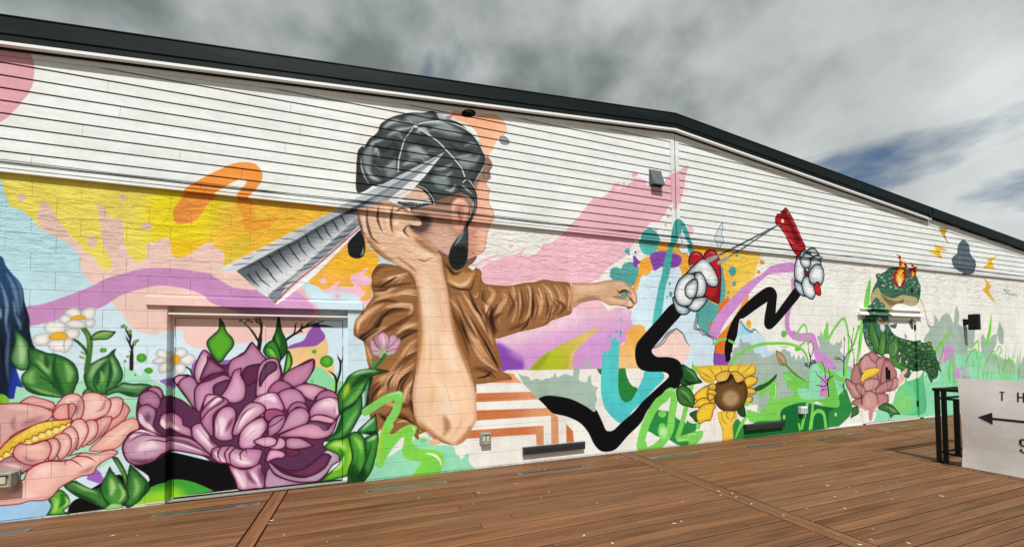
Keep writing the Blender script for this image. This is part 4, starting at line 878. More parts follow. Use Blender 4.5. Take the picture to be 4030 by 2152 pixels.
[10,305,303,25,304,134,85,1656,625,14,-4,27,-9,5,-18,20,-31,-30,3,-24,18,-13,24],
[737,306,43,21,80,1,1688,1190,23,-26],
[10,305,303,25,304,136,85,1700,615,19,30,25,1,5,-25,24,-11,11,-30,-20,-28,-30,5,-24,16],
[737,306,56,28,80,1,1743,1191,5,-29,37,-9],
[10,305,303,25,304,137,85,1751,670,26,26,32,6,24,-14,7,-28,-6,-26,-17,-22,-18,14,-26,-12,-24,11,-5,26],
[737,306,55,27,80,1,1762,647,12,-25],
[737,306,43,21,80,1,1826,679,2,-45],
[10,324,322,19,323,34,60,1773,605,26,19,14,-21,4,-26,-11,-9,-22,8],
[96,325,85,60,-46,897,15,30,15,24,52,58,53,34,-105,-251,-25,-20,-10,69],
[8,327,326,27,40,-20,674,7,-35,0,-24,-8,-16,-15,-4,-15,6,-5,16,1,19,14,20],
[673,328,18,6,1,-17,628,-2,-16,-5,-9],
[8,330,329,27,50,-16,902,-13,-11,-4,-20,-2,-35,3,-63,42,31,-6,46,-25,18],
[8,332,331,122,80,7,933,13,16,8,23,21,19,27,16,35,13,34,7,23,10,20,-5,29,-9,38,-10,37,-29,18,-15,15,-34,5,-17,-14,-30,-22,-46,-10,-16,-54,-31,-29,-30,-23,-5,-56,50,-47,8,-71,-22,-15,16,-13,34,0,33,13,29,10,19],
[737,333,76,34,66,1,33,959,29,26,44,5],
[737,334,21,8,48,1,33,959,29,26,44,5],
[737,333,64,28,66,1,44,940,32,24,35,13],
[737,334,17,7,48,1,44,940,32,24,35,13],
[737,333,50,22,66,1,-1,899,11,18,26,13],
[737,334,14,5,48,1,-1,899,11,18,26,13],
[737,333,62,28,77,1,-11,847,15,-25,24,-8],
[737,334,17,7,55,1,-11,847,15,-25,24,-8],
[737,333,50,22,66,1,10,884,7,18,6,-27],
[737,334,14,5,48,1,10,884,7,18,6,-27],
[737,333,62,28,66,1,33,846,24,17,10,25],
[737,334,17,7,48,1,33,846,24,17,10,25],
[737,333,66,29,66,1,145,995,43,11,43,-7],
[737,334,18,7,48,1,145,995,43,11,43,-7],
[737,333,66,29,55,1,159,977,43,14,53,-13],
[737,334,18,7,40,1,159,977,43,14,53,-13],
[737,333,89,39,88,1,100,913,28,4,30,-21],
[737,334,24,9,64,1,100,913,28,4,30,-21],
[737,333,52,23,55,1,105,888,28,10,17,-15],
[737,334,14,5,40,1,105,888,28,10,17,-15],
[737,333,65,29,66,1,84,865,21,12,22,0],
[737,334,18,7,48,1,84,865,21,12,22,0],
[737,333,54,24,55,1,231,911,30,8,24,10],
[737,334,15,6,40,1,231,911,30,8,24,10],
[737,333,82,36,55,1,246,901,39,3,25,26],
[737,334,22,9,40,1,246,901,39,3,25,26],
[737,333,54,24,44,1,261,949,24,13,19,-6],
[737,334,15,6,32,1,261,949,24,13,19,-6],
[737,333,53,23,55,1,173,867,28,7,27,19],
[737,334,14,5,40,1,173,867,28,7,27,19],
[737,333,65,29,55,1,161,836,34,8,33,25],
[737,334,18,7,40,1,161,836,34,8,33,25],
[737,333,53,23,66,1,201,815,23,-3,12,20],
[737,334,14,5,48,1,201,815,23,-3,12,20],
[737,333,54,24,77,1,291,839,18,27,13,26],
[737,334,15,6,55,1,291,839,18,27,13,26],
[737,333,78,34,66,1,122,964,23,16,17,-19],
[737,334,21,8,48,1,122,964,23,16,17,-19],
[737,335,70,29,60,1,10,917,26,-18,26,27],
[737,335,68,28,60,1,-3,887,7,-23,21,-8],
[737,335,84,35,60,1,62,932,8,-33,-13,-30],
[737,335,101,42,60,1,144,862,28,-10,29,-19],
[737,335,75,31,60,1,216,953,30,-19,45,5],
[737,335,87,36,60,1,117,936,27,5,35,-15],
[737,335,85,35,60,1,76,990,19,9,13,-6],
[737,335,73,30,60,1,134,1010,25,11,29,-4],
[737,335,120,50,60,1,276,882,15,23,18,-9],
[608,336,35,75,-19,874,11,24,15,8,-3,-42,-7,-37,-11,15],
[608,336,38,75,89,998,33,21,51,4,-28,-23,-39,-13],
[608,336,38,75,100,916,28,7,28,-18,-28,-16,-23,5],
[608,336,37,75,43,847,27,33,5,-28,-26,-29],
[608,336,38,75,167,845,34,11,18,-24,-32,-19],
[608,336,39,75,167,990,50,12,44,-15,-45,-14],
[608,336,39,75,243,907,42,16,18,-16,-36,-26],
[737,337,25,11,60,1,57,899,16,8,16,-2],
[737,338,26,11,60,1,128,905,17,3,17,-6],
[737,338,25,11,60,1,64,949,16,-4,16,-15],
[737,339,26,11,60,1,149,913,17,8,17,-2],
[737,338,25,11,60,1,56,960,16,-3,16,-12],
[737,337,27,12,60,1,212,903,17,15,18,5],
[737,338,24,11,60,1,1,853,16,-1,15,-11],
[737,337,26,11,60,1,128,882,16,-2,17,-12],
[737,337,27,12,60,1,227,946,18,1,18,-9],
[33,340,17,2,117,984,-11,-20,-14,-21,-8,-30,-8,-33,-2,-34],
[1,341,11,111,977,-30,-53,-11,-44,0,-31],
[33,342,17,2,122,985,28,-16,31,-16,26,-22,27,-26,20,-23,9,-23],
[33,340,18,3,128,989,31,14,43,10,44,-4,40,-18,24,-28,12,-25],
[129,343,11,2,117,986,-22,22],
[129,343,11,2,117,981,-28,-14],
[129,343,11,2,128,980,5,-19],
[2,345,344,7,129,986,-2,-6,-6,-2,-5,1,-2,4,2,5,5,3,6,-1],
[1,346,15,257,840,15,12,15,-16,12,-32,-1,-36],
[161,347,21,4,1,322,935,9,-17,-9,-23,-22,-40,-8,-16],
[161,348,16,4,1,-23,873,1,-27,8,-26,13,-23],
[0,349,105,746,39,13,162,58,-5,-187,-33,-38,-54,-6,-25,36,-46,30],
[12,352,292,1030,354,964,350,351,25,40,229,1049,21,1,15,-9,27,9,63,12,25,-7,13,-16,3,-19,-16,-20,-10,-8,-10,-14,-9,-23,-13,-18,-13,-5,-24,65,-31,21,-38,8],
[96,353,9,80,182,1034,14,9,15,-9,18,0,17,-14,-26,1,-30,-3],
[0,354,207,1027,22,10,-9,-13,-12,0],
[8,356,355,15,30,298,1055,-7,-10,-15,-6,-16,0,-6,7,6,9,16,7,16,0],
[129,357,15,1,265,1053,12,4,15,-3],
[8,359,358,24,70,372,995,14,8,16,-9,0,-14,-16,-5,-11,5],
[8,361,360,30,60,331,930,13,-10,6,-18,-9,-16,4,-21,-11,-8,-9,-10,-22,-31,-12,23,25,46],
[641,362,10,1,317,853,3,-15,-8,-16],
[641,363,10,1,304,899,2,-15,-7,-16],
[641,364,10,1,310,868,2,-15,-7,-16],
[641,362,10,1,335,886,2,-14,-8,-17],
[641,362,10,1,323,878,2,-15,-7,-16],
[641,364,10,1,323,856,2,-15,-7,-16],
[641,362,10,1,337,911,3,-15,-8,-16],
[641,363,10,1,340,872,2,-15,-7,-16],
[641,364,10,1,328,891,2,-15,-7,-16],
[641,364,10,1,336,878,3,-15,-8,-16],
[641,364,10,1,326,872,3,-14,-8,-17],
[641,362,10,1,311,901,2,-15,-7,-16],
[641,363,10,1,334,852,3,-15,-8,-16],
[641,363,10,1,314,905,2,-15,-7,-16],
[12,367,284,772,346,761,365,366,61,50,303,844,22,12,9,-17,9,-11,-6,-19,3,-24,12,-17,1,-24,-11,-20,-9,-31,-5,-34,-8,-19,-22,-13,-39,-10,-15,62,31,62],
[608,368,60,70,281,718,18,-4,-4,-75,-30,-21,-21,31],
[641,369,21,1,283,638,4,-6,5,6],
[8,371,370,88,50,105,734,39,22,57,9,53,-2,11,-53,-6,-59,-30,-29,-12,-4,-23,13,-51,21,-38,42],
[608,372,49,90,105,703,16,22,23,8,22,-12,-11,-30,-28,-11,-19,12],
[608,373,73,90,155,671,31,32,38,-6,11,-37,-18,-36,-45,19],
[705,374,8,80,1,118,733,-5,-14],
[705,375,8,80,1,189,762,-5,-18],
[705,374,8,80,1,226,753,-5,-12],
[705,376,8,80,1,125,724,-3,-9],
[705,375,8,80,1,150,745,-5,-17],
[705,377,8,80,1,230,719,-3,-14],
[705,374,8,80,1,161,713,-4,-17],
[705,376,8,80,1,228,740,-3,-14],
[705,375,8,80,1,167,747,-6,-13],
[705,378,8,80,1,165,729,-4,-9],
[705,375,8,80,1,131,723,-4,-13],
[705,374,8,80,1,157,722,-4,-18],
[705,377,8,80,1,230,768,-5,-14],
[705,375,8,80,1,187,754,-3,-11],
[705,374,8,80,1,146,716,-2,-10],
[705,375,8,80,1,197,758,-5,-15],
[705,374,8,80,1,138,734,-4,-17],
[705,376,8,80,1,229,731,-5,-12],
[705,375,8,80,1,204,754,-5,-16],
[705,378,8,80,1,130,728,-5,-11],
[705,378,8,80,1,148,715,-4,-16],
[705,375,8,80,1,131,741,-4,-18],
[705,374,8,80,1,191,748,-3,-15],
[705,378,8,80,1,134,757,-3,-19],
[705,376,8,80,1,167,709,-6,-20],
[705,375,8,80,1,169,720,-4,-18],
[705,375,8,80,1,222,720,-6,-20],
[705,378,8,80,1,144,757,-3,-18],
[705,374,8,80,1,223,718,-5,-16],
[705,374,8,80,1,130,730,-4,-12],
[705,375,8,80,1,164,710,-5,-16],
[705,374,8,80,1,232,739,-5,-19],
[705,376,8,80,1,139,729,-5,-19],
[705,374,8,80,1,148,710,-5,-10],
[705,376,8,80,1,183,741,-5,-18],
[705,374,8,80,1,178,739,-3,-14],
[705,377,8,80,1,208,764,-3,-10],
[705,375,8,80,1,218,763,-6,-16],
[705,375,8,80,1,124,735,-4,-13],
[705,378,8,80,1,138,740,-5,-10],
[705,374,8,80,1,201,721,-4,-15],
[705,374,8,80,1,187,721,-4,-14],
[705,375,8,80,1,167,741,-5,-15],
[705,378,8,80,1,198,740,-5,-13],
[705,376,8,80,1,185,719,-3,-11],
[705,375,8,80,1,228,748,-6,-20],
[705,378,8,80,1,198,713,-4,-18],
[705,374,8,80,1,195,724,-4,-15],
[705,377,8,80,1,201,739,-6,-12],
[705,376,8,80,1,127,751,-4,-19],
[705,374,8,80,1,156,714,-4,-10],
[705,374,8,80,1,215,714,-6,-16],
[705,374,8,80,1,207,738,-4,-18],
[705,378,8,80,1,127,727,-5,-16],
[705,377,8,80,1,125,702,-4,-16],
[705,377,8,80,1,205,744,-3,-13],
[705,376,8,80,1,181,710,-3,-13],
[705,378,8,80,1,164,720,-4,-11],
[705,377,8,80,1,196,736,-4,-15],
[705,378,8,80,1,133,752,-3,-17],
[705,379,7,50,1,180,668,8,-2],
[705,380,7,50,1,148,696,7,-2],
[705,380,7,50,1,217,672,7,-2],
[705,380,7,50,1,189,669,8,-2],
[705,380,7,50,1,212,697,8,-2],
[705,379,7,50,1,169,689,8,-2],
[705,380,7,50,1,179,697,7,-2],
[705,380,7,50,1,200,703,7,-1],
[705,379,7,50,1,192,700,8,-2],
[705,380,7,50,1,170,673,7,-1],
[705,379,7,50,1,201,669,7,-2],
[705,379,7,50,1,168,696,8,-1],
[705,379,7,50,1,187,672,7,-1],
[705,379,7,50,1,219,672,8,-2],
[705,379,7,50,1,212,675,7,-2],
[705,379,7,50,1,140,672,7,-2],
[705,379,7,50,1,213,699,7,-1],
[705,379,7,50,1,152,686,8,-2],
[705,380,7,50,1,133,691,7,-2],
[705,380,7,50,1,125,682,7,-2],
[705,380,7,50,1,122,687,7,-2],
[705,380,7,50,1,159,702,8,-1],
[705,379,7,50,1,160,681,8,-2],
[705,380,7,50,1,212,707,7,-1],
[705,380,7,50,1,132,663,8,-2],
[705,380,7,50,1,131,660,7,-2],
[705,380,7,50,1,190,692,7,-2],
[705,380,7,50,1,151,674,7,-2],
[705,380,7,50,1,132,660,7,-2],
[705,379,7,50,1,189,684,8,-2],
[8,382,381,43,70,83,788,22,20,22,2,23,-9,11,-14,-6,-13,-39,-4,-33,0],
[705,383,8,70,1,131,794,-4,-14],
[705,384,8,70,1,134,792,-3,-15],
[705,384,8,70,1,136,793,-4,-15],
[705,384,8,70,1,129,800,-4,-15],
[705,384,8,70,1,117,799,-3,-14],
[705,384,8,70,1,98,793,-4,-14],
[705,385,8,70,1,130,796,-4,-15],
[705,385,8,70,1,129,795,-3,-15],
[705,383,8,70,1,138,792,-3,-15],
[705,384,8,70,1,134,790,-4,-14],
[705,383,8,70,1,125,796,-3,-15],
[705,383,8,70,1,105,793,-3,-15],
[705,383,8,70,1,91,789,-3,-14],
[705,385,8,70,1,132,795,-3,-15],
[705,383,8,70,1,149,798,-4,-15],
[705,383,8,70,1,111,786,-3,-15],
[705,384,8,70,1,98,789,-3,-15],
[705,384,8,70,1,96,785,-4,-14],
[705,384,8,70,1,96,787,-4,-15],
[705,384,8,70,1,115,788,-4,-14],
[705,385,8,70,1,97,788,-4,-14],
[705,383,8,70,1,139,795,-3,-15],
[705,385,8,70,1,124,799,-3,-15],
[705,385,8,70,1,112,796,-3,-15],
[705,385,8,70,1,145,789,-3,-15],
[705,385,8,70,1,108,785,-3,-15],
[129,386,85,1,62,760,32,-4,33,1,34,9],
[1,387,8,67,764,33,-4,33,2,33,14],
[1,353,7,65,756,35,-4,33,1,39,9],
[129,388,81,1,119,813,25,-5,20,-18,8,-28],
[1,340,11,127,814,23,-9,19,-23,5,-21],
[0,389,74,757,0,-1,-1,-1,-1,0,-1,1,1,1,1,1,1,0],
[0,389,83,755,0,-1,-1,-1,-1,1,-1,1,1,1,1,0,1,0],
[0,389,92,754,0,-1,-1,-1,-1,1,0,1,0,1,1,0,1,0],
[0,389,102,754,-1,-2,-1,0,-1,0,0,1,0,1,1,1,1,-1],
[0,389,111,754,-1,-1,-1,0,-1,0,0,1,0,1,1,0,1,0],
[0,389,120,756,0,-1,-1,-1,-1,1,-1,1,1,1,1,0,1,0],
[0,389,130,759,-1,-1,-1,-1,-1,0,0,1,0,1,1,1,1,0],
[0,389,139,762,0,-1,-1,-1,-1,1,-1,1,1,1,1,0,1,0],
[0,389,149,766,-1,-1,-1,-1,-1,1,0,1,0,1,1,0,1,0],
[0,389,158,770,0,-1,-1,-1,-1,0,-1,1,1,1,1,1,1,0],
[8,391,390,36,60,223,771,10,16,15,7,18,-6,9,-17,-3,-30,-10,-25,-6,-15,-15,-8,-14,14,-6,28],
[608,392,21,60,233,760,15,14,12,-11,-3,-24,-10,-19,-8,23],
[673,393,29,10,1,227,748,6,27,15,11,15,-4],
[673,394,21,6,1,248,768,-3,-24,10,-23],
[8,396,395,24,50,254,798,21,3,12,-23,3,-23,-9,-1,-9,23],
[1024,397,203,922,-552,-381,41,3,10,-9,40,-41,20,-13,18,-17,87,82,113,135,55,44,70,65,45,57],
[1540,399,-179,677,-147,654,398,203,922,-552,-381,41,3,37,26,56,39,41,27,36,29,65,46,42,27,74,56],
[608,400,12,80,203,922,-114,-68,-155,-107,-140,-96,-143,-110,78,54,133,91,148,104],
[1540,402,-174,633,-140,592,401,-308,544,37,26,56,39,41,27,36,29,65,46,42,27,74,56,160,128,-167,-151,-72,-69,-73,-79,-74,-80,-55,-53,-20,4,-40,41],
[608,403,13,75,-308,544,37,26,56,39,41,27,36,29,65,46,42,27,41,30,-36,-38,-45,-26,-62,-46,-77,-59,-61,-39],
[1540,404,-137,592,-119,570,328,203,922,-167,-151,-72,-69,-73,-79,-74,-80,-55,-53,2,-10,16,-16,60,81,70,72,71,73,65,71],
[608,405,17,70,-220,464,-18,17,2,12,76,66,-39,-39],
[1536,406,-20,681,-113,-135,-87,-82,-5,4,78,78,71,83,45,52,66,54],
[513,407,16,-24,682,-52,-55,-52,-54,-44,-42,-27,-29,-26,-35],
[513,408,8,105,800,-22,-16,-26,-17],
[641,409,17,2,-73,709,7,-15,6,-8],
[641,409,17,2,-95,693,10,-15,7,-15],
[641,409,17,2,-114,678,9,-20,10,-13],
[641,409,17,2,-134,666,11,-20,9,-10],
[641,409,16,2,-156,648,9,-23,14,-14],
[641,409,16,2,-174,631,6,-18,17,-22],
[641,409,16,2,-197,618,14,-22,16,-22],
[641,409,16,2,-218,604,10,-20,20,-24],
[641,409,16,2,-239,587,11,-17,20,-26],
[641,409,16,2,-259,573,9,-14,18,-18],
[641,409,15,2,-267,546,11,-19,22,-19],
[641,409,15,2,-284,538,11,-15,15,-16],
[641,409,15,2,-243,555,11,-19,13,-15],
[641,410,13,1,-66,664,15,7,15,9],
[641,410,13,1,-80,652,14,-1,17,12],
[641,410,13,1,-95,640,17,7,17,4],
[641,410,13,1,-114,623,19,5,19,9],
[641,410,13,1,-133,605,24,5,19,9],
[641,410,13,1,-147,589,21,1,22,10],
[641,410,13,1,-163,569,21,4,19,12],
[641,410,13,1,-179,553,23,7,21,11],
[641,410,14,1,-213,516,16,4,18,8],
[641,410,14,1,-232,499,22,5,16,6],
[641,411,11,1,-186,653,16,3,16,0],
[641,411,11,1,-219,632,22,2,20,-1],
[641,411,11,1,-250,613,22,3,27,3],
[641,411,11,1,-271,597,17,3,22,3],
[641,412,12,1,-302,577,16,0,15,6],
[641,412,12,1,-319,557,21,6,21,2],
[641,413,12,1,116,847,5,-9],
[641,413,12,1,97,833,5,-9],
[641,413,12,1,75,818,5,-9],
[641,413,12,1,54,804,5,-9],
[641,413,12,1,33,787,5,-9],
[641,413,12,1,13,770,5,-9],
[641,413,12,1,-8,754,4,-8],
[577,414,11,60,196,917,-107,-66,-130,-87],
[0,415,62,579,138,43,89,-41,27,-27,8,-101,34,-90,12,-75,-72,-36,-6,-35,-66,-48,-98,-57,-93,12,-26,80,-12,107,38,190],
[8,417,416,66,50,4,554,16,28,23,4,32,-6,30,-20,21,-27,5,-141,-17,-139,0,-77,14,-78,-41,44,-52,9,-18,-28,-20,60,0,74,2,37,-7,27,-8,49,-15,11,-10,10,3,35,17,24,13,20,15,25,-4,24,1,19],
[608,418,18,95,-28,386,12,8,20,14,16,24,15,20,-15,-50,-28,-21,-8,-11,8,-49,7,-21,-32,-7,2,71],
[737,419,75,22,90,1,-31,402,5,24,30,30,31,20],
[737,419,17,7,72,1,-43,399,3,22,32,32,30,21],
[737,419,26,7,72,1,-38,399,6,27,29,27,34,20],
[737,419,55,16,90,1,9,500,34,10,40,32],
[737,419,13,5,72,1,-4,504,35,8,37,30],
[737,419,14,5,72,1,21,502,34,10,38,30],
[737,419,66,19,90,1,25,528,31,18,38,8],
[737,419,16,6,72,1,36,532,31,19,37,7],
[737,419,19,6,72,1,23,521,34,20,35,8],
[737,419,51,15,90,1,67,505,32,7,27,-2],
[737,419,17,5,72,1,78,509,35,3,27,1],
[737,419,21,5,72,1,74,509,32,8,26,-2],
[737,419,56,16,90,1,43,466,37,6,30,-4],
[737,419,20,5,72,1,38,466,36,4,32,-3],
[737,419,18,5,72,1,50,461,37,4,28,-4],
[737,419,55,16,90,1,-8,375,43,28,42,11],
[737,419,21,5,72,1,-10,380,40,25,45,13],
[737,419,22,5,72,1,-22,379,43,29,42,7],
[737,419,67,20,90,1,67,392,26,22,33,9],
[737,419,26,6,72,1,74,390,28,24,31,11],
[737,419,18,6,72,1,77,386,27,21,32,10],
[737,419,55,16,90,1,4,473,31,20,34,10],
[737,419,18,5,72,1,12,478,29,21,37,9],
[737,419,17,5,72,1,-1,472,28,24,33,10],
[737,419,43,12,90,1,-11,364,10,-27,8,-32],
[737,419,11,4,72,1,-18,362,9,-27,8,-32],
[737,419,16,4,72,1,-17,366,7,-28,11,-33],
[737,419,66,19,90,1,43,234,10,35,29,40,33,50],
[737,419,19,6,72,1,24,234,11,35,29,40,32,52],
[737,419,27,6,72,1,35,227,12,33,27,42,34,49],
[737,419,49,14,90,1,77,320,24,39,25,22],
[737,419,14,4,72,1,72,318,22,37,29,24],
[737,419,11,4,72,1,88,327,27,35,24,23],
[737,419,54,16,90,1,9,256,21,16,13,10],
[737,419,14,5,72,1,13,258,20,16,12,9],
[737,419,22,5,72,1,16,252,18,16,14,10],
[737,419,44,13,90,1,61,246,11,33,43,29],
[737,419,15,4,72,1,51,246,12,32,42,30],
[737,419,18,4,72,1,70,245,12,32,42,27],
[737,419,39,11,90,1,87,199,6,38,22,32],
[737,419,11,3,72,1,97,204,6,39,22,33],
[737,419,13,3,72,1,97,198,7,35,19,34],
[737,419,54,16,90,1,22,202,26,1,26,-15],
[737,419,14,5,72,1,29,206,23,-1,26,-14],
[737,419,14,5,72,1,24,203,26,4,27,-15],
[737,419,43,12,90,1,7,216,18,18,15,13],
[737,419,9,4,72,1,3,217,17,19,19,13],
[737,419,12,4,72,1,7,221,16,21,17,12],
[737,420,25,9,90,1,-31,394,3,29,27,31],
[737,420,6,2,72,1,-32,393,4,27,27,33],
[737,420,8,2,72,1,-33,392,5,29,27,34],
[737,420,22,7,90,1,35,465,34,10,38,1,3,-17,-11,-22],
[737,420,6,2,72,1,31,462,32,13,40,-2,2,-16,-10,-22],
[737,420,7,2,72,1,34,465,32,13,39,-2,1,-15,-11,-21],
[737,420,26,9,90,1,59,497,29,9,38,-4],
[737,420,9,2,72,1,60,497,32,8,36,-5],
[737,420,6,2,72,1,60,501,26,9,41,-5],
[737,420,24,8,90,1,30,539,32,13,43,14],
[737,420,9,2,72,1,31,538,35,13,42,16],
[737,420,5,2,72,1,37,537,29,13,46,14],
[737,420,22,7,90,1,69,392,27,19,30,9],
[737,420,8,2,72,1,68,390,27,23,31,7],
[737,420,6,2,72,1,66,388,27,19,29,12],
[737,420,19,6,90,1,56,252,10,30,38,54,22,17],
[737,420,5,2,72,1,54,253,7,31,39,52,20,16],
[737,420,7,1,72,1,52,248,10,34,36,53,24,15],
[737,420,19,6,90,1,72,240,2,31,46,43],
[737,420,4,1,72,1,73,242,3,31,46,42],
[737,420,4,1,72,1,76,239,3,29,44,46],
[737,420,19,6,90,1,48,228,-5,27,13,38],
[737,420,6,1,72,1,50,225,-7,31,15,35],
[737,420,7,1,72,1,45,229,-7,28,14,36],
[737,420,22,7,90,1,87,201,9,39,21,26],
[737,420,8,2,72,1,91,201,10,36,22,29],
[737,420,6,2,72,1,91,203,7,37,23,28],
[737,421,54,16,90,1,7,519,18,4,29,18],
[737,421,16,5,72,1,-1,522,17,3,29,19],
[737,421,12,5,72,1,-4,523,20,6,30,16],
[737,421,50,15,90,1,22,517,39,10,54,11],
[737,421,15,5,72,1,28,516,41,11,53,10],
[737,421,18,5,72,1,19,514,38,11,55,12],
[737,421,56,16,90,1,-3,391,28,44,36,20,43,4],
[737,421,14,5,72,1,-4,395,26,44,36,19,44,6],
[737,421,20,5,72,1,-17,395,30,46,34,18,42,5],
[737,421,67,20,90,1,9,381,34,22,40,22,32,23],
[737,421,21,6,72,1,-1,379,32,20,39,24,35,20],
[737,421,25,6,72,1,14,390,36,21,40,25,31,19],
[737,421,48,14,90,1,4,473,36,12,32,-5],
[737,421,12,4,72,1,8,479,36,9,31,-4],
[737,421,14,4,72,1,1,471,37,14,29,-5],
[737,421,44,13,90,1,4,549,11,22,20,7],
[737,421,13,4,72,1,9,547,10,21,23,9],
[737,421,13,4,72,1,13,550,10,22,20,9],
[737,421,56,16,90,1,67,381,32,19,27,3],
[737,421,22,5,72,1,59,381,33,23,26,3],
[737,421,15,5,72,1,60,378,34,19,27,5],
[737,421,55,16,90,1,61,287,32,38,33,17],
[737,421,20,5,72,1,65,283,30,36,35,20],
[737,421,23,5,72,1,71,283,29,38,33,19],
[737,421,64,19,90,1,-1,203,5,38,21,26],
[737,421,24,6,72,1,-11,207,3,35,22,26],
[737,421,23,6,72,1,13,194,4,39,20,25],
[737,421,55,16,90,1,104,225,10,22,6,33],
[737,421,17,5,72,1,101,225,11,22,4,33],
[737,421,17,5,72,1,112,233,10,21,6,32],
[737,421,44,13,90,1,82,226,3,28,19,27],
[737,421,15,4,72,1,78,225,5,25,20,29],
[737,421,17,4,72,1,79,226,1,24,19,28],
[737,421,64,19,90,1,35,170,31,4,37,-14],
[737,421,24,6,72,1,25,167,32,3,37,-12],
[737,421,15,6,72,1,24,168,32,5,34,-14],
[737,421,66,19,90,1,56,180,26,16,21,-7],
[737,421,24,6,72,1,69,183,27,14,24,-6],
[737,421,26,6,72,1,46,183,29,14,17,-6],
[737,422,26,8,90,1,22,517,32,24,16,12],
[737,422,6,2,72,1,23,517,30,20,18,13],
[737,422,6,2,72,1,27,519,30,24,17,9],
[737,422,24,7,90,1,17,408,18,33,26,20,43,1],
[737,422,8,2,72,1,15,409,16,32,30,22,41,2],
[737,422,7,2,72,1,17,410,16,30,26,23,46,1],
[737,422,22,6,90,1,7,511,28,1,16,9],
[737,422,5,2,72,1,4,512,27,1,16,11],
[737,422,6,2,72,1,3,510,30,3,16,8],
[737,422,24,7,90,1,61,364,27,22,38,17],
[737,422,10,2,72,1,63,362,27,21,36,18],
[737,422,6,2,72,1,60,361,27,22,39,18],
[737,422,22,6,90,1,45,228,3,33,18,26],
[737,422,7,2,72,1,43,226,1,34,21,27],
[737,422,7,2,72,1,48,226,3,35,17,27],
[737,422,28,8,90,1,69,232,11,33,35,27],
[737,422,10,2,72,1,72,234,8,34,37,27],
[737,422,8,2,72,1,77,228,10,33,37,29],
[737,422,28,8,90,1,2,198,7,32,21,26],
[737,422,8,2,72,1,-1,201,9,28,19,30],
[737,422,11,2,72,1,7,201,7,29,21,29],
[737,422,44,13,90,1,104,212,8,-23,2,-18],
[737,422,10,4,72,1,113,211,5,-22,6,-18],
[737,422,15,4,72,1,96,215,7,-21,5,-19],
[737,422,43,12,90,1,22,179,26,-29,13,-28],
[737,422,14,4,72,1,14,181,26,-28,13,-31],
[737,422,12,4,72,1,27,178,27,-29,15,-27],
[673,423,22,6,1,66,149,21,4,16,-4],
[673,424,27,8,1,71,165,22,-7,27,-18],
[8,417,425,78,50,194,583,23,10,42,0,54,-39,15,-10,69,-1,56,12,34,4,31,9,42,-4,43,-1,14,-19,3,-52,-8,-29,-25,-10,-43,-14,-21,-15,-45,-13,-40,-8,-42,-12,-41,-10,-6,24,9,-42,9,-72,28,-19,12,-15,-34,-2,-87,-6,-14,56,-27,88,-28,86,-9,58],
[737,419,59,17,90,1,217,497,41,-51,29,-68,39,-62],
[737,419,17,5,72,1,211,499,41,-54,32,-68,39,-62],
[737,419,24,5,72,1,223,503,38,-51,30,-68,40,-63],
[737,419,54,16,90,1,252,522,30,-49,45,-68,22,-42],
[737,419,17,5,72,1,260,522,32,-46,43,-70,24,-40],
[737,419,14,5,72,1,265,527,33,-50,43,-67,25,-40],
[737,419,48,14,90,1,240,509,36,-63,29,-82,49,-66],
[737,419,15,4,72,1,232,506,39,-62,28,-84,51,-66],
[737,419,13,4,72,1,249,506,36,-65,33,-80,47,-65],
[737,419,47,14,90,1,287,364,24,-42,49,-37],
[737,419,19,4,72,1,280,370,23,-44,50,-36],
[737,419,12,4,72,1,282,370,25,-45,48,-36],
[737,419,72,21,90,1,334,534,16,-20,-22,-40,15,-21],
[737,419,24,7,72,1,333,537,16,-22,-24,-39,16,-23],
[737,419,20,7,72,1,339,537,17,-20,-26,-40,14,-21],
[737,419,60,18,90,1,375,527,16,-24,-26,-37,-7,-48],
[737,419,25,6,72,1,383,535,13,-24,-22,-38,-8,-51],
[737,419,23,6,72,1,368,522,14,-22,-24,-36,-8,-50],
[737,419,62,18,90,1,410,544,6,-27,-13,-41],
[737,419,15,6,72,1,400,543,7,-30,-12,-42],
[737,419,21,6,72,1,410,542,6,-24,-15,-42],
[737,419,74,22,90,1,460,549,13,-46,-11,-47,-27,-37],
[737,419,22,7,72,1,448,543,15,-49,-14,-48,-28,-34],
[737,419,20,7,72,1,479,556,16,-46,-11,-49,-29,-40],
[737,419,64,19,90,1,507,555,31,-27,6,-48,-14,-44],
[737,419,24,6,72,1,509,553,31,-26,3,-46,-12,-48],
[737,419,21,6,72,1,494,551,33,-26,4,-48,-16,-46],
[737,419,76,23,90,1,553,554,20,-31,7,-42,-25,-35],
[737,419,24,7,72,1,534,551,17,-27,10,-42,-31,-35],
[737,419,30,7,72,1,560,562,21,-29,8,-42,-25,-37],
[737,419,52,15,90,1,599,550,10,-26,-8,-52],
[737,419,20,5,72,1,601,543,8,-25,-8,-50],
[737,419,15,5,72,1,610,547,12,-25,-8,-50],
[737,419,63,18,90,1,490,520,16,-31,-10,-38],
[737,419,14,6,72,1,492,513,16,-30,-8,-38],
[737,419,16,6,72,1,495,530,19,-31,-11,-38],
[737,419,49,14,90,1,430,536,6,-50,-27,-56],
[737,419,11,4,72,1,433,530,8,-49,-29,-53],
[737,419,19,4,72,1,442,538,6,-53,-29,-56],
[737,420,25,8,90,1,223,491,38,-51,32,-70],
[737,420,10,2,72,1,230,492,39,-51,32,-72],
[737,420,8,2,72,1,225,495,39,-53,32,-70],
[737,420,21,7,90,1,258,510,30,-37,36,-62],
[737,420,5,2,72,1,255,507,29,-37,38,-59],
[737,420,6,2,72,1,259,508,31,-35,37,-62],
[737,420,27,9,90,1,463,546,13,-36,-4,-32],
[737,420,10,2,72,1,469,545,13,-36,-5,-33],
[737,420,10,2,72,1,468,546,11,-35,-4,-32],
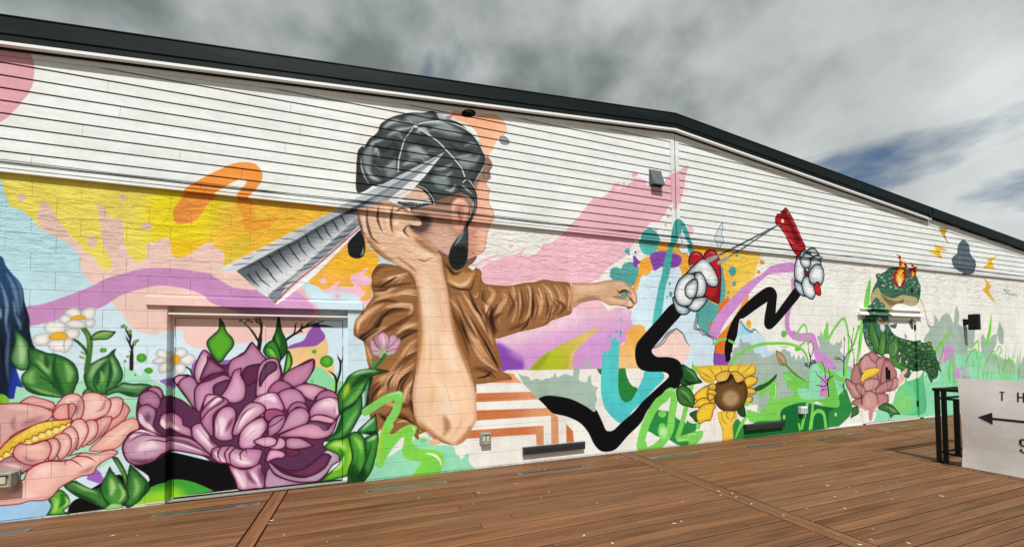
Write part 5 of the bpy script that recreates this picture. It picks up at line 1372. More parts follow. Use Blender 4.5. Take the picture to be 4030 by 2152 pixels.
[737,420,25,8,90,1,525,549,17,-27,2,-64,-14,-26],
[737,420,7,2,72,1,519,547,14,-28,6,-62,-12,-26],
[737,420,6,2,72,1,520,548,16,-25,5,-64,-16,-26],
[737,420,26,9,90,1,610,554,8,-29,-4,-56],
[737,420,6,2,72,1,608,554,7,-30,-6,-54],
[737,420,8,2,72,1,612,552,10,-30,-8,-55],
[737,420,24,8,90,1,315,498,13,-24,-7,-27],
[737,420,8,2,72,1,315,496,12,-20,-9,-27],
[737,420,9,2,72,1,315,498,15,-19,-6,-27],
[737,420,19,6,90,1,416,510,10,-33,-20,-44],
[737,420,5,1,72,1,419,512,6,-37,-18,-41],
[737,420,5,1,72,1,420,507,9,-30,-24,-47],
[737,420,30,10,90,1,494,545,13,-25,3,-31],
[737,420,7,3,72,1,496,546,9,-24,7,-34],
[737,420,11,3,72,1,503,546,14,-24,-2,-32],
[737,421,58,17,90,1,217,471,34,-66,24,-76],
[737,421,20,5,72,1,213,467,35,-66,24,-79],
[737,421,21,5,72,1,224,475,35,-63,26,-77],
[737,421,58,17,90,1,237,492,35,-70,27,-41],
[737,421,23,5,72,1,252,496,36,-72,26,-38],
[737,421,18,5,72,1,231,492,31,-73,32,-41],
[737,421,72,21,90,1,312,474,31,-57,9,-36],
[737,421,19,7,72,1,294,474,30,-57,11,-35],
[737,421,20,7,72,1,293,479,30,-54,11,-35],
[737,421,47,14,90,1,279,446,39,-71,43,-72],
[737,421,15,4,72,1,291,443,42,-69,43,-75],
[737,421,14,4,72,1,277,446,41,-70,41,-75],
[737,421,72,21,90,1,355,394,-6,42,26,24],
[737,421,24,7,72,1,367,397,-8,41,27,26],
[737,421,22,7,72,1,352,391,-3,44,26,21],
[737,421,72,21,90,1,362,484,-19,-37,6,-42],
[737,421,18,7,72,1,347,486,-20,-40,3,-41],
[737,421,27,7,72,1,344,483,-17,-35,7,-41],
[737,421,62,18,90,1,397,522,16,-33,-17,-43],
[737,421,21,6,72,1,390,516,13,-35,-13,-44],
[737,421,24,6,72,1,413,517,16,-33,-16,-44],
[737,421,62,18,90,1,440,533,6,-56,-17,-46],
[737,421,24,6,72,1,452,530,6,-55,-17,-47],
[737,421,25,6,72,1,428,525,2,-53,-15,-48],
[737,421,62,18,90,1,480,525,-1,-53,-10,-37],
[737,421,21,6,72,1,464,534,-1,-54,-10,-39],
[737,421,24,6,72,1,491,521,2,-52,-14,-41],
[737,421,50,15,90,1,521,521,10,-38,-11,-35],
[737,421,15,5,72,1,530,525,12,-37,-14,-35],
[737,421,20,5,72,1,534,528,13,-38,-14,-37],
[737,421,76,23,90,1,566,503,21,-21,-29,-30],
[737,421,24,7,72,1,550,509,19,-17,-26,-33],
[737,421,29,7,72,1,542,504,21,-26,-28,-27],
[737,421,48,14,90,1,396,406,42,16,27,19],
[737,421,20,4,72,1,389,407,39,16,31,18],
[737,421,15,4,72,1,383,414,44,14,24,16],
[737,421,59,17,90,1,286,296,40,-10,31,-24],
[737,421,24,5,72,1,295,300,40,-7,33,-26],
[737,421,24,5,72,1,278,291,44,-10,28,-26],
[737,421,47,14,90,1,319,528,-3,-27,15,-18],
[737,421,13,4,72,1,325,531,-3,-25,18,-21],
[737,421,12,4,72,1,330,525,-8,-32,20,-13],
[737,422,43,12,90,1,346,475,-6,-34,15,-47],
[737,422,17,4,72,1,350,481,-5,-34,17,-47],
[737,422,17,4,72,1,354,475,-9,-34,17,-46],
[737,422,36,10,90,1,318,381,30,-59,16,-31],
[737,422,9,3,72,1,305,383,32,-60,17,-31],
[737,422,8,3,72,1,315,381,32,-63,14,-28],
[737,422,28,8,90,1,246,442,14,-37,15,-41],
[737,422,10,2,72,1,243,438,15,-35,17,-43],
[737,422,8,2,72,1,242,443,18,-36,13,-41],
[737,422,29,8,90,1,465,450,-7,-25,-23,-19],
[737,422,10,2,72,1,466,444,-10,-22,-20,-17],
[737,422,11,2,72,1,466,452,-7,-24,-22,-17],
[737,422,24,7,90,1,477,544,2,-56,-4,-44],
[737,422,8,2,72,1,477,542,-1,-56,0,-43],
[737,422,10,2,72,1,473,541,2,-53,-3,-46],
[737,422,20,6,90,1,545,490,-8,-38,-11,-23],
[737,422,5,2,72,1,544,491,-6,-39,-10,-22],
[737,422,7,2,72,1,547,489,-4,-39,-15,-24],
[737,422,28,8,90,1,295,264,34,7,13,15],
[737,422,11,2,72,1,292,262,34,8,8,14],
[737,422,11,2,72,1,304,260,32,11,11,15],
[737,422,35,10,90,1,273,526,21,-53,21,-26],
[737,422,8,3,72,1,280,523,20,-51,19,-28],
[737,422,12,3,72,1,268,527,20,-54,25,-26],
[8,427,426,45,60,205,540,3,20,-2,23,-12,33,23,-24,30,-12,36,1,15,13,0,-17,-10,-24,-15,-19,-21,-6,-23,4,-21,11],
[673,428,59,20,1,217,549,29,-13,24,10,12,21],
[673,429,58,20,1,200,602,17,-19,12,-13,23,5],
[8,431,430,29,60,301,589,12,-11,-2,-24,-3,-42,-11,-15,-12,5,-3,21,6,24],
[673,432,23,7,1,303,518,-7,-15,-8,8],
[129,433,20,1,288,553,-7,-24,-20,-4,-32,4,-21,11],
[8,435,434,44,80,245,824,12,13,12,11,15,-10,14,-22,3,-27,-3,-27,-13,-29,-11,-22,0,-44,-2,-39,-7,-27,-15,-16,-18,-4,-13,14,-4,23,7,29,16,25,18,20,9,24,10,19,12,25,3,25,-12,16,-18,7],
[608,436,35,90,219,595,-3,26,13,30,18,4,21,-4,3,-26,-9,-25,-21,-17],
[673,437,24,7,1,251,834,15,-10,21,-16],
[673,438,29,11,1,232,651,15,22,15,25],
[673,439,15,6,1,277,718,-1,-36,-3,-45],
[673,440,15,6,1,295,797,0,-30,-11,-31],
[12,443,89,665,170,244,441,442,82,57,-34,724,20,8,24,11,15,11,18,7,19,-6,13,-7,22,-3,13,-16,25,-11,-1,-15,-29,-3,11,-19,33,-22,31,-24,14,-19,3,-26,4,-24,10,-43,8,-52,12,-55,14,-52,24,-53,14,-47,10,-47,2,-52,0,-23,-16,-28,-15,-25,-24,-15,-26,2,-37,20,-22,19,-27,24,-11,26,-5,32,0,42,8,47,6,78,1,70,-1,57,-5,47,-14,28,-32,16,-45,22,-33,31,-16,25,-10,35],
[737,444,185,83,75,1,143,584,11,-78,5,-85,0,-85],
[737,444,159,71,75,1,199,393,17,-58,20,-58],
[737,444,228,102,75,1,156,279,42,-58,17,-51,0,-37],
[737,444,130,58,75,1,105,638,38,-20,34,-17],
[737,444,84,37,75,1,67,691,6,28,5,18],
[737,444,63,28,75,1,-16,721,5,-33,13,-26],
[737,444,63,28,75,1,15,730,10,-38,10,-32],
[737,444,64,28,75,1,41,744,8,-33,2,-39],
[737,444,84,37,75,1,62,659,21,16,14,-10],
[737,445,84,42,60,1,140,449,-3,-85,2,-56],
[737,445,114,57,60,1,164,265,6,-43,-12,-36],
[737,446,98,41,75,1,128,148,36,-42,48,-27],
[737,446,87,36,75,1,279,128,-18,-33,-29,-18],
[737,446,84,35,75,1,126,533,4,-85,-1,-84,-6,-84],
[737,446,73,30,75,1,217,471,17,-78,32,-88,20,-59],
[737,446,82,34,75,1,-8,656,30,-39,40,-24],
[737,446,85,35,75,1,116,667,27,-20,43,-26],
[737,446,98,41,75,1,198,160,11,-29,-12,-28],
[737,447,35,10,90,1,-6,733,-2,-33,12,-43,21,-17],
[737,447,35,10,90,1,22,742,-2,-37,13,-34],
[737,447,36,10,90,1,59,746,-5,-40,5,-33],
[737,447,30,9,90,1,67,730,16,13,17,-9],
[737,447,36,10,90,1,102,700,-13,-18,16,-16],
[737,447,35,10,90,1,-31,719,7,-37,11,-27],
[737,448,22,8,70,1,-21,717,13,5],
[737,448,22,8,70,1,7,715,10,4],
[737,448,22,8,70,1,33,715,16,2],
[737,448,24,9,70,1,-8,653,17,-28,34,-25],
[737,448,19,7,70,1,33,701,13,-1],
[737,449,33,13,80,1,-21,728,13,10],
[737,449,33,13,80,1,7,740,10,6],
[737,449,33,13,80,1,33,754,13,4],
[737,449,57,22,80,1,83,726,11,-21],
[737,449,42,16,80,1,20,642,23,-17],
[737,450,37,14,60,1,127,606,16,-5,26,10],
[737,450,42,17,60,1,70,607,35,-23,21,-18],
[673,451,14,5,1,249,90,18,10,12,14],
[161,452,14,4,1,133,133,31,-30,33,-17,29,-11],
[737,453,25,11,30,1,148,477,3,-113,-3,-85],
[737,453,19,8,30,1,185,421,14,-86,17,-57],
[737,453,22,10,30,1,170,307,8,-71,-9,-63],
[737,453,20,9,30,1,227,306,23,-73,12,-66],
[737,453,22,10,30,1,169,173,14,-41,32,-30],
[737,454,22,10,28,1,159,421,3,-85,-6,-71],
[737,454,19,8,28,1,198,264,17,-58,6,-36],
[737,454,25,11,28,1,250,162,-6,-34,-21,-27],
[737,454,17,7,28,1,185,507,8,-57,12,-46],
[8,456,455,17,60,105,714,11,4,19,-3,2,-12,-16,-4,-15,4],
[161,457,33,8,1,101,697,9,-2,17,0],
[0,458,158,95,19,1,15,-12,-23,-4,-12,3],
[8,460,459,58,60,617,557,22,5,56,4,51,11,31,3,32,-1,32,-14,20,-13,9,-24,-1,-21,-11,-11,-6,-7,-19,-5,-10,6,-40,4,-23,-1,-24,10,-23,6,-38,-5,-30,-8,-25,-10],
[737,461,100,45,75,1,631,545,64,3,58,12],
[737,461,68,30,75,1,777,568,32,-1,28,-16],
[737,461,68,30,75,1,752,517,39,-9,33,1],
[737,461,51,23,75,1,841,544,16,-17,-1,-20],
[737,462,82,33,70,1,623,499,53,15,49,2],
[737,462,51,20,70,1,772,524,24,-2,32,-6],
[737,463,37,11,90,1,788,549,12,-10,24,8,25,-13],
[737,463,34,10,90,1,836,527,12,-14,12,-13],
[737,463,34,10,90,1,807,495,24,-8,25,4],
[737,463,27,8,90,1,784,535,12,-10],
[0,464,804,532,8,9,12,-3,8,-10,-16,-5,-10,2],
[161,465,27,6,1,796,532,8,10,16,3,16,-18],
[8,467,466,13,50,830,508,12,4,8,-7,-4,-10,-13,1],
[266,469,468,13,56,67,75,1,6,-80,236,15,23,9,18,18,14,22,6,30,1,37,-8,-42,-9,-15,-19,-15,-31,-20,-23,-29,-21,-7,-10,-3,32],
[737,470,63,19,90,1,-48,282,27,9,38,2],
[737,471,97,28,90,1,-51,248,30,26,30,12],
[737,472,73,23,90,1,-65,199,27,27,22,34],
[737,473,79,27,90,1,-68,220,8,23,7,18],
[10,474,468,10,56,66,75,-68,187,27,18,18,26,3,-21,-1,-26,-5,-10,-24,-43,-20,-17,-43,-4,24,21,12,31],
[737,475,63,21,90,1,-31,190,-19,-30,-15,-30],
[737,476,78,24,90,1,-70,177,-9,-36,-19,-22],
[33,477,53,10,2,273,-10,-32,0,-37,-13,-20],
[161,478,31,7,1,-3,268,-8,-37,-2,-35],
[266,479,468,11,56,47,75,1,3,-31,133,18,19,17,15,10,10,3,-30,-3,-24,-25,2],
[737,480,48,15,90,1,-21,137,20,17,13,12],
[737,481,63,16,90,1,-13,131,22,-5,5,8],
[266,482,468,11,56,58,75,1,9,-113,92,5,10,19,11,22,0,14,8,7,-19,3,-27,-7,-36,-5,-25,-71,-10,28,25,21,18,-2,24],
[737,483,91,28,90,1,-98,99,23,-2,15,-15],
[737,484,78,24,90,1,-77,89,7,-22,-7,-20],
[737,485,62,20,90,1,-50,97,0,-31,-8,-41],
[737,486,46,14,90,1,-94,29,19,13,10,25],
[10,487,468,11,56,53,75,-53,122,7,9,15,0,15,-16,6,-32,-3,-42,-28,-42,-14,-1,1,37,10,30],
[737,488,62,22,90,1,-41,120,15,-20,5,-27],
[737,489,143,42,90,1,-41,49,0,-26,-7,-26],
[737,490,31,8,90,1,-31,79,-2,-26,-8,-30],
[10,491,468,11,56,53,75,-13,112,17,9,14,5,3,-25,-7,-37,-10,-36,-22,-30,-23,0,20,33,11,31],
[737,492,48,15,90,1,-8,106,17,7,8,5],
[737,493,140,41,90,1,-21,42,0,-27,-12,-17],
[737,494,28,7,90,1,2,103,-5,-29,-10,-28],
[10,497,495,6,496,32,70,-1,378,10,-3,8,-16,15,-11,-7,-11,-21,3,-4,19],
[10,497,495,6,496,33,70,59,375,18,6,2,-14,-13,-19,-23,-6,5,22],
[10,497,495,6,496,33,70,4,348,21,-3,7,-8,-15,-5,-10,5],
[10,497,495,6,496,33,70,45,345,27,8,-11,-16,-18,-3],
[10,497,495,6,496,33,70,11,381,9,13,12,-13,3,-30,-15,8],
[10,497,495,7,496,33,70,48,381,11,11,13,-11,-11,-14,-18,-16],
[10,497,495,6,496,33,70,17,386,16,12,15,-12,0,-19,-13,-19,-13,19],
[673,498,27,10,1,30,392,5,-17,0,-16],
[129,499,27,2,35,337,-13,6,-13,1],
[129,499,27,2,35,340,-3,11,-7,8],
[129,499,27,2,38,340,2,11,5,2],
[129,499,27,2,40,337,11,5,15,0],
[129,499,27,2,35,334,-8,-2,-5,-3],
[1,500,45,38,336,-11,-18,-18,-18],
[0,501,4,329,8,-5,2,-14,-7,-8,-3,14],
[1,502,110,-11,184,28,18,26,15,31,8,3,-3,-11,-43,-18,-29,-16,-52,-8,-56],
[161,503,19,5,1,43,224,26,7,10,-2,0,-14],
[12,506,35,474,170,392,504,505,33,50,22,40,-3,29,13,69,29,6,-11,-21,11,-3,21,14,21,8,17,-5,2,-11,-11,-24,3,-14,22,-15,33,-5,22,-12,9,-18,-6,-22,-11,-19,-42,-3,-35,3,19,24,6,15,-23,6,-16,7,-10,17,5,27,-1,18,-17,-17,-13,-15,-21,-35],
[161,507,36,5,1,145,59,24,-7,17,-16,3,-17],
[161,508,19,4,1,106,137,9,-7,0,-12],
[8,510,509,13,50,150,96,-3,-7,-7,-2,-7,4,-3,6,3,7,7,2,7,-3],
[129,511,12,1,133,100,8,3,7,-4],
[0,512,135,121,-1,-2,-1,0,-2,0,-1,2,1,2,2,1,1,-1],
[225,513,53,21,60,1,32,143,-5,-45,-5,-40],
[0,514,1332,384,114,20,29,-20,17,-47,45,-5,10,-12,-67,-11,-131,-6],
[256,515,4,0,4,34,40,1277,283,22,28,11,35,26,7,9,37,17,-21,21,1,26,-17,15,-28,22,0,21,-16,69,15,23,0,6,12,23,6,17,-10,12,0,10,-25,13,12,12,-21,17,21,11,-21,19,16,22,-38,26,25,12,-13,27,46,13,26,-17,34,22,4,4,25,12,-25,19,9,2,38,17,13,0,-64,11,-30,26,-5,14,13,13,-8,21,21,1,-34,-17,-18,38,-26,21,13,-16,-48,33,-14,5,-36,-75,-37,-16,-42,-251,-30,-330,22,-42,36,33,75],
[0,516,1712,194,8,41,19,24,14,34,24,-13,13,8,24,-13,20,8,37,-31,38,-10,80,3,19,-40,-50,-51,-48,-32,-273,5,8,45],
[0,517,1641,418,38,-12,60,4,31,-12,17,-38,11,-30,37,-17,37,-22,22,-22,-10,-17,-52,5,-49,27,-23,38,-4,42,-31,4,-71,13,-34,20],
[256,517,2,0,6,1789,140,6,51,17,33,25,3,19,-22,-8,-29,-21,-40],
[0,518,1700,271,10,14,24,-5,25,17,18,-17,-25,-4,-19,-12],
[256,519,2,0,16,1298,-1,0,57,23,21,25,-21,39,-7,53,16,110,-7,48,41,88,17,73,-12,93,-13,67,52,41,20,25,-45,18,-36,-8,-37,-82,-40],
[32,520,33,1550,89,46,28,88,4,104,-18,88,-14,-27,-18,-14,-33,-14,-37,-331,-2,-133,-5,6,38,185,6],
[0,516,2151,12,25,49,163,-19,200,0,304,-31,719,-43,-1,-12,-897,51,-327,2],
[256,225,2,0,5,1904,5,75,41,29,33,155,10,12,-51,-24,-29,-174,-4],
[0,516,2332,42,45,104,114,43,137,40,55,58,92,40,176,-2,136,-6,121,-12,103,-34,107,-19,103,-76,977,-87,-29,-258,-1973,175],
[256,515,3,5,14,19,2557,372,14,30,36,25,-7,29,42,-4,9,57,28,-22,17,-14,19,25,37,15,36,-3,24,-35,14,-5,7,41,22,50,25,-49,-9,-52,89,-9,53,64,11,17,6,-59,-17,-85,-13,-47,-48,-5,-41,-31,-137,6,-91,-29],
[256,515,3,1,5,13,3077,383,22,32,28,-32,13,-27,45,43,63,17,-15,-60,-45,-38,-42,-11,41,0,71,-28,107,-7,53,-12,28,-63,-89,-9,-205,60,-65,65],
[256,515,2,2,5,3252,400,-2,33,30,50,29,-39,8,-33,-12,-58,-40,14],
[256,515,1,2,3445,186,51,67,32,33,177,-49,387,42,421,-58,-15,-130,-1010,71],
[0,521,2332,42,46,122,114,30,69,51,-20,-53,6,-163],
[0,522,2301,44,45,107,79,16,54,-50,2,-84],
[32,523,9,2279,45,57,65,49,40,13,-38,40,-7,31,-6,-26,-42,-10,-21],
[129,524,38,1,2380,75,33,26,41,3,23,-15],
[129,524,37,1,2340,58,49,26,46,-12],
[0,525,2418,182,-3,-10,-7,-4,-6,4,-3,10,4,10,7,4,6,-4],
[0,525,2467,161,-4,-17,-7,-7,-7,8,-2,17,4,16,8,7,6,-7],
[0,525,2311,83,-2,-4,-6,-1,-5,2,-2,4,2,4,6,1,5,-2],
[0,525,2420,77,-3,-10,-6,-3,-5,4,-2,10,3,10,6,4,5,-5],
[0,525,2624,71,-2,-4,-5,-2,-5,2,-2,5,3,5,5,2,4,-3],
[264,517,526,36,50,1,10,2683,282,29,40,46,27,36,2,26,-20,7,-41,5,-51,37,-6,47,2,35,-35,8,-21,-104,1,-36,3,-15,52,-5,56,-28,-10,-36,-15,-37,-14],
[260,528,2116,540,2157,651,527,1,3,2101,526,17,68,25,52,17,18,-3,-40,-12,-65,-12,-32],
[0,528,2074,480,31,1,-17,-59,-27,-108,-17,-66,-13,9,18,84,18,81],
[1,528,66,1858,385,48,52,54,36,25,-52,3,-62,-10,-66,-30,-69],
[129,529,22,1,1926,455,34,23,20,-13],
[1,528,46,1651,381,16,29,37,33,18,-25,-8,-37,-25,-21,-31,-16],
[1,528,74,2061,439,-24,-53,-44,-62,-31,-79,-16,-51],
[1,528,60,1292,283,22,21,31,22,53,23,64,12,42,3,85,0,70,-12,46,-25,17,-34,11,-25],
[1,528,49,1290,293,0,-25,22,-4,31,8,3,16],
[1,528,56,1216,361,20,15,35,6],
[1,528,50,1288,376,28,-11],
[8,531,530,24,60,1601,403,-5,-10,-12,-5,-11,4,-4,11,5,10,11,4,12,-4],
[8,531,530,24,60,1678,339,-5,-5,-12,-2,-12,2,-4,6,5,5,11,2,12,-2],
[256,528,1,2,1823,402,18,35,17,21,0,-30,-6,-34,-14,-17],
[1,528,107,1795,275,37,-26,57,-23,45,-19,27,21],
[1,532,122,1584,231,57,-27,77,-15,-48,2,-42,-6,-15,49,-29,1],
[4,528,1584,239,1851,103,533,1573,239,40,-1,46,-14,53,-14,6,-12,-30,-3,-47,9,21,-50,41,-22,117,-2,27,37,-4,43,27,21,23,-53,23,-74,-14,-16,-77,8,-61,25,-97,0,-88,-15,-35,-16,-72,4,57,43,80,12,24,11,-39,38],
[129,534,24,1,1584,235,17,-13,28,-9],
[0,528,1440,96,-3,69,28,46,34,12,33,-7,10,-28,-13,-51,22,-17,-7,-30,4,-32,-110,3,-53,0,-14,47],
[129,535,28,1,1504,209,22,-5,4,-36,-12,-31],
[0,515,1424,97,17,44,34,30,16,-9,-7,-35,-33,-22],
[1,528,35,2677,327,48,50,56,41,18,-10],
[1,528,56,2641,308,47,49,56,41,46,20],
[1,528,48,2960,320,51,36,41,19,-4,-51],
[256,528,1,2,3115,356,41,76,37,93,-2,-71,-29,-76,-23,-33],
[1,528,44,3235,318,17,21,22,6,8,-28,-22,-16],
[193,528,60,75,2,2756,185,23,70,22,56],
[193,528,63,75,2,3026,177,26,73,24,58],
[193,528,64,75,2,3086,175,25,74,25,59],
[193,528,65,75,2,3166,172,27,75,25,60],
[193,528,66,75,2,3281,169,27,76,27,61],
[193,528,66,75,2,3356,166,28,78,27,61],
[65,528,70,70,3218,301,35,-88,28,-44],
[65,528,72,70,3355,289,39,-62,27,-63],
[65,528,56,80,2789,144,38,29,-31,-60],
[193,515,57,75,2,2924,175,6,88,5,89],
[193,536,28,75,2,2695,171,5,59,10,58],
[193,537,46,75,2,2794,200,9,80,14,81],
[193,515,26,75,2,2874,182,9,76,12,76],
[193,537,54,75,2,2996,196,-3,44,-8,43],
[193,538,42,75,2,2812,177,-2,43,-9,42],
[193,537,53,75,2,3121,173,15,50,28,50],
[193,537,39,75,2,2803,194,-4,48,-16,48],
[193,537,36,75,2,3304,171,17,96,26,97],
[193,539,30,75,2,3389,185,10,59,17,58],
[193,538,27,75,2,3088,159,-5,49,-16,50],
[193,537,27,75,2,2885,159,6,40,13,38],
[193,536,64,75,2,3255,183,5,70,3,69],
[193,536,27,75,2,3226,172,3,58,-1,58],
[193,537,35,75,2,3320,141,18,72,32,73],
[193,536,33,75,2,2871,163,-2,71,-14,70],
[193,537,27,75,2,2752,171,0,50,-5,50],
[193,515,40,75,2,2711,178,-1,31,-3,31],
[193,536,52,75,2,3421,162,15,73,27,72],
[193,536,51,75,2,2800,194,9,68,15,67],
[193,515,31,75,2,3403,178,17,97,29,98],
[193,540,48,75,2,2579,206,0,59,-6,60],
[193,536,58,75,2,2751,168,1,67,-4,67],
[193,515,52,75,2,3443,180,9,66,13,66],
[193,538,39,75,2,2771,164,-7,42,-17,44],
[193,536,28,75,2,2747,204,4,47,5,47],
[193,515,45,75,2,2652,189,8,49,14,49],
[193,540,35,75,2,2655,207,10,30,20,31],
[193,538,35,75,2,2567,185,-5,34,-16,34],
[193,540,57,75,2,3466,182,12,70,19,72],
[193,539,55,75,2,2644,166,-4,50,-14,50],
[193,515,28,75,2,3330,169,15,85,27,86],
[193,537,50,75,2,3121,177,-7,33,-18,33],
[193,540,55,75,2,3456,141,5,83,1,84],
[193,515,26,75,2,2929,179,5,65,6,65],
[193,539,55,75,2,3063,174,7,46,14,47],
[193,536,52,75,2,3119,172,4,90,1,90],
[193,539,42,75,2,2707,199,9,85,12,85],
[193,536,55,75,2,2739,188,6,45,9,45],
[193,539,38,75,2,2864,176,-4,50,-13,51],
[193,536,32,75,2,3356,187,14,37,30,37],
[193,515,43,75,2,2940,157,4,83,1,84],
[193,537,55,75,2,2801,166,6,90,4,91],
[193,538,36,75,2,2770,178,1,71,-5,72],
[193,537,56,75,2,3250,191,2,41,1,42],
[193,537,41,75,2,2759,170,15,79,27,78],
[193,536,23,60,2,1782,173,8,45,14,46],
[193,537,22,60,2,1698,207,1,19,0,19],
[193,536,26,60,2,1591,200,2,41,2,41],
[193,541,21,60,2,1874,152,6,21,13,22],
[193,542,27,60,2,1686,178,0,49,-1,49],
[193,537,23,60,2,1796,202,5,43,11,44],
[193,542,25,60,2,1937,144,3,53,4,53],
[193,542,30,60,2,1834,214,-3,36,-11,37],
[193,537,28,60,2,1861,181,5,20,9,20],
[193,541,20,60,2,1471,193,6,39,11,39],
[193,541,30,60,2,1719,171,5,46,7,46],
[193,536,29,60,2,1815,164,3,34,2,34],
[193,536,25,60,2,1905,174,0,30,-1,30],
[193,541,28,60,2,1524,190,0,26,1,27],
[193,541,29,60,2,1712,179,7,19,13,19],
[193,541,28,60,2,1994,201,-3,23,-8,24],
[193,536,26,60,2,1971,146,1,29,1,29],
[193,537,23,60,2,1937,147,4,51,3,51],
[65,543,45,85,2596,269,55,59,55,34,15,-35,-38,-50],
[65,543,47,85,2918,263,51,46,50,21,16,-48],
[65,543,49,85,3111,249,55,53,43,16,17,-50],
[65,543,50,85,3284,212,47,44,44,16,19,-45],
[96,544,12,60,2557,182,53,37,69,9,-12,-50],
[96,545,13,60,2857,203,59,34,76,-1,36,-44],
[96,546,13,60,3069,218,63,41,82,-12,27,-44],
[0,519,900,70,22,37,18,26,96,-20,58,-36,46,-3,-15,-17,-23,-23,-24,-38,-45,8,-35,20,-9,8,-39,7,-29,16],
[0,289,1032,148,31,-29,12,-40,-40,17,-9,11],
[1,547,163,878,-6,-1,41,28,66,40,53,30,18,27,20,18,-8,-1,-32,-10,-44,-10,-49,-27,-32,-35,-25,-34,-11],
[161,548,31,7,1,976,196,35,6,18,-12,3,-28],
[256,547,1,0,861,-5,-3,31,33,7,12,-25,21,-5,30,1,22,12,-14,-20,-38,-3],
[1,547,106,1102,213,-30,-84,-19,-52,-20,-45],
[0,547,1029,25,18,9,46,8,41,5,17,-5,-3,-16,-24,-23,-24,-12,-22,3,5,16,-28,4,-22,0],
[1,535,14,1033,21,45,0,5,14,37,1],
[260,547,1095,-188,1093,-269,549,1,0,1109,303,13,-33,9,-18,-20,-40,-18,4,5,37],
[8,547,550,17,50,985,117,-5,-9,-13,-3,-12,5,-5,9,6,8,12,3,12,-4],
[8,547,550,18,50,1139,61,-3,-7,-8,-3,-8,4,-3,8,3,8,8,2,8,-4],
[8,551,547,86,90,992,51,-7,-17,-15,-6,-15,9,-6,18,6,16,16,6,15,-8],
[129,547,51,1,947,53,13,27,22,-2],
[129,547,84,1,1306,2,24,40,38,43,16,22],
[1,547,82,1674,16,20,56,17,39],
[1,547,83,1731,14,11,47,32,19,37,-15,10,-55],
[129,547,62,2,1740,78,5,39,-2,21],
[1,547,70,1722,9,14,53,8,35],
[1,547,49,1657,34,5,-25],
[0,552,1896,57,-3,-6,-6,-2,-6,3,-3,6,3,6,7,2,6,-3],
[0,552,1579,67,-2,-7,-5,-2,-5,3,-1,7,2,6,5,3,5,-3],
[10,554,553,14,56,73,75,1056,286,11,2,18,-10,28,-13,18,-24,20,-18,-21,-4,-28,-3,-28,-3,-26,12,14,29],
[737,555,52,17,90,1,1072,279,36,-23,22,-26],
[737,556,65,17,90,1,1061,239,32,-19,28,1],
[10,557,553,14,56,73,75,1033,201,23,13,27,-8,23,-23,8,-18,-5,-32,-28,5,-27,8,-17,19],
[737,558,30,8,90,1,1047,200,31,-19,22,-30],
[737,559,25,7,90,1,1042,186,31,-19,27,-27],
[10,560,55,16,56,36,75,1090,110,28,9,23,-5,4,-18,-24,-17,-18,16],
[10,561,55,17,56,38,75,1322,111,32,13,9,-31,-6,-11,-25,9],
[10,563,562,9,56,31,75,1403,182,27,14,55,14,51,30,-6,-16,-34,-22,-56,-22],
[264,565,564,117,50,2,0,5,1117,281,91,2,15,1,54,-1,72,1,75,0,-4,-41,-41,-2,-22,-19,-141,5,-10,-7,-33,-1,-24,17],
[129,566,12,1,1117,279,23,-28,14,-15,52,-14],
[129,566,12,1,1131,266,42,-19,34,-20],
[129,566,12,1,1179,276,24,-19,18,-23],
[129,566,13,1,1238,282,9,-19,-6,-18],
[129,566,13,1,1293,283,-11,-17,15,-15],
[129,566,13,1,1344,282,-17,-21,15,-15],
[129,566,13,1,1407,283,-28,-19,-31,-19],
[129,566,13,1,1422,282,-6,-35,-53,-14],
[10,569,567,13,568,96,60,1362,226,32,12,37,-11,-11,-19,-32,-12,-16,-1],
[737,570,50,23,70,1,1362,226,69,1],
[10,569,567,13,568,96,60,1372,191,31,-1,21,-17,-27,-6,-26,8],
[737,570,50,23,70,1,1372,191,52,-18],
[10,569,567,13,568,96,60,1339,135,32,25,31,-5,-6,-16,-37,-13],
[737,570,50,23,70,1,1339,135,63,20],
[10,569,567,12,568,92,60,1114,165,6,18,38,20,24,5,-6,-31,-5,-19,-29,-16],
[737,570,47,21,70,1,1114,165,44,38],
[10,569,567,12,568,91,60,1107,133,12,17,38,16,33,-16,14,-8,-29,-17,-38,6],
[737,570,47,21,70,1,1107,133,50,33],
[10,569,567,12,568,92,60,1126,79,-4,33,34,29,48,1,9,-15,-10,-9,-15,-36,-29,-2,-19,-9],
[737,570,46,21,70,1,1126,79,16,-427],
[10,571,567,13,568,95,60,1214,242,28,14,35,5,14,-10,-20,-26,-31,-14,-19,16],
[737,570,48,22,70,1,1214,242,63,19],
[10,571,567,13,568,96,60,1292,253,15,5,25,-3,28,-21,-8,-16,-31,-6,-15,19],
[737,570,49,22,70,1,1292,253,40,2],
[10,574,572,17,573,134,70,1216,212,25,8,30,5,25,22,25,-33,36,4,17,-31,-4,-35,-27,-33,-51,-13,-45,8,-33,27,-9,27],
[608,575,64,90,1249,166,35,21,40,-13,5,-31,-37,-17,-34,13],
[545,576,76,26,1236,219,40,6,25,18,40,-28],
[737,577,18,9,60,1,1255,180,10,2],
[737,577,18,9,60,1,1274,189,10,2],
[737,578,18,9,60,1,1292,154,10,1],
[737,577,19,9,60,1,1280,139,10,2],
[737,578,19,9,60,1,1285,163,10,1],
[737,578,18,9,60,1,1252,175,9,1],
[737,578,18,9,60,1,1288,154,10,2],
[737,578,18,9,60,1,1289,161,10,1],
[737,577,18,9,60,1,1265,153,10,2],
[737,578,18,9,60,1,1247,168,10,2],
[737,578,19,9,60,1,1271,173,10,2],
[737,577,19,9,60,1,1256,179,10,1],
[737,579,19,9,60,1,1316,169,10,1],
[737,579,19,9,60,1,1301,165,10,2],
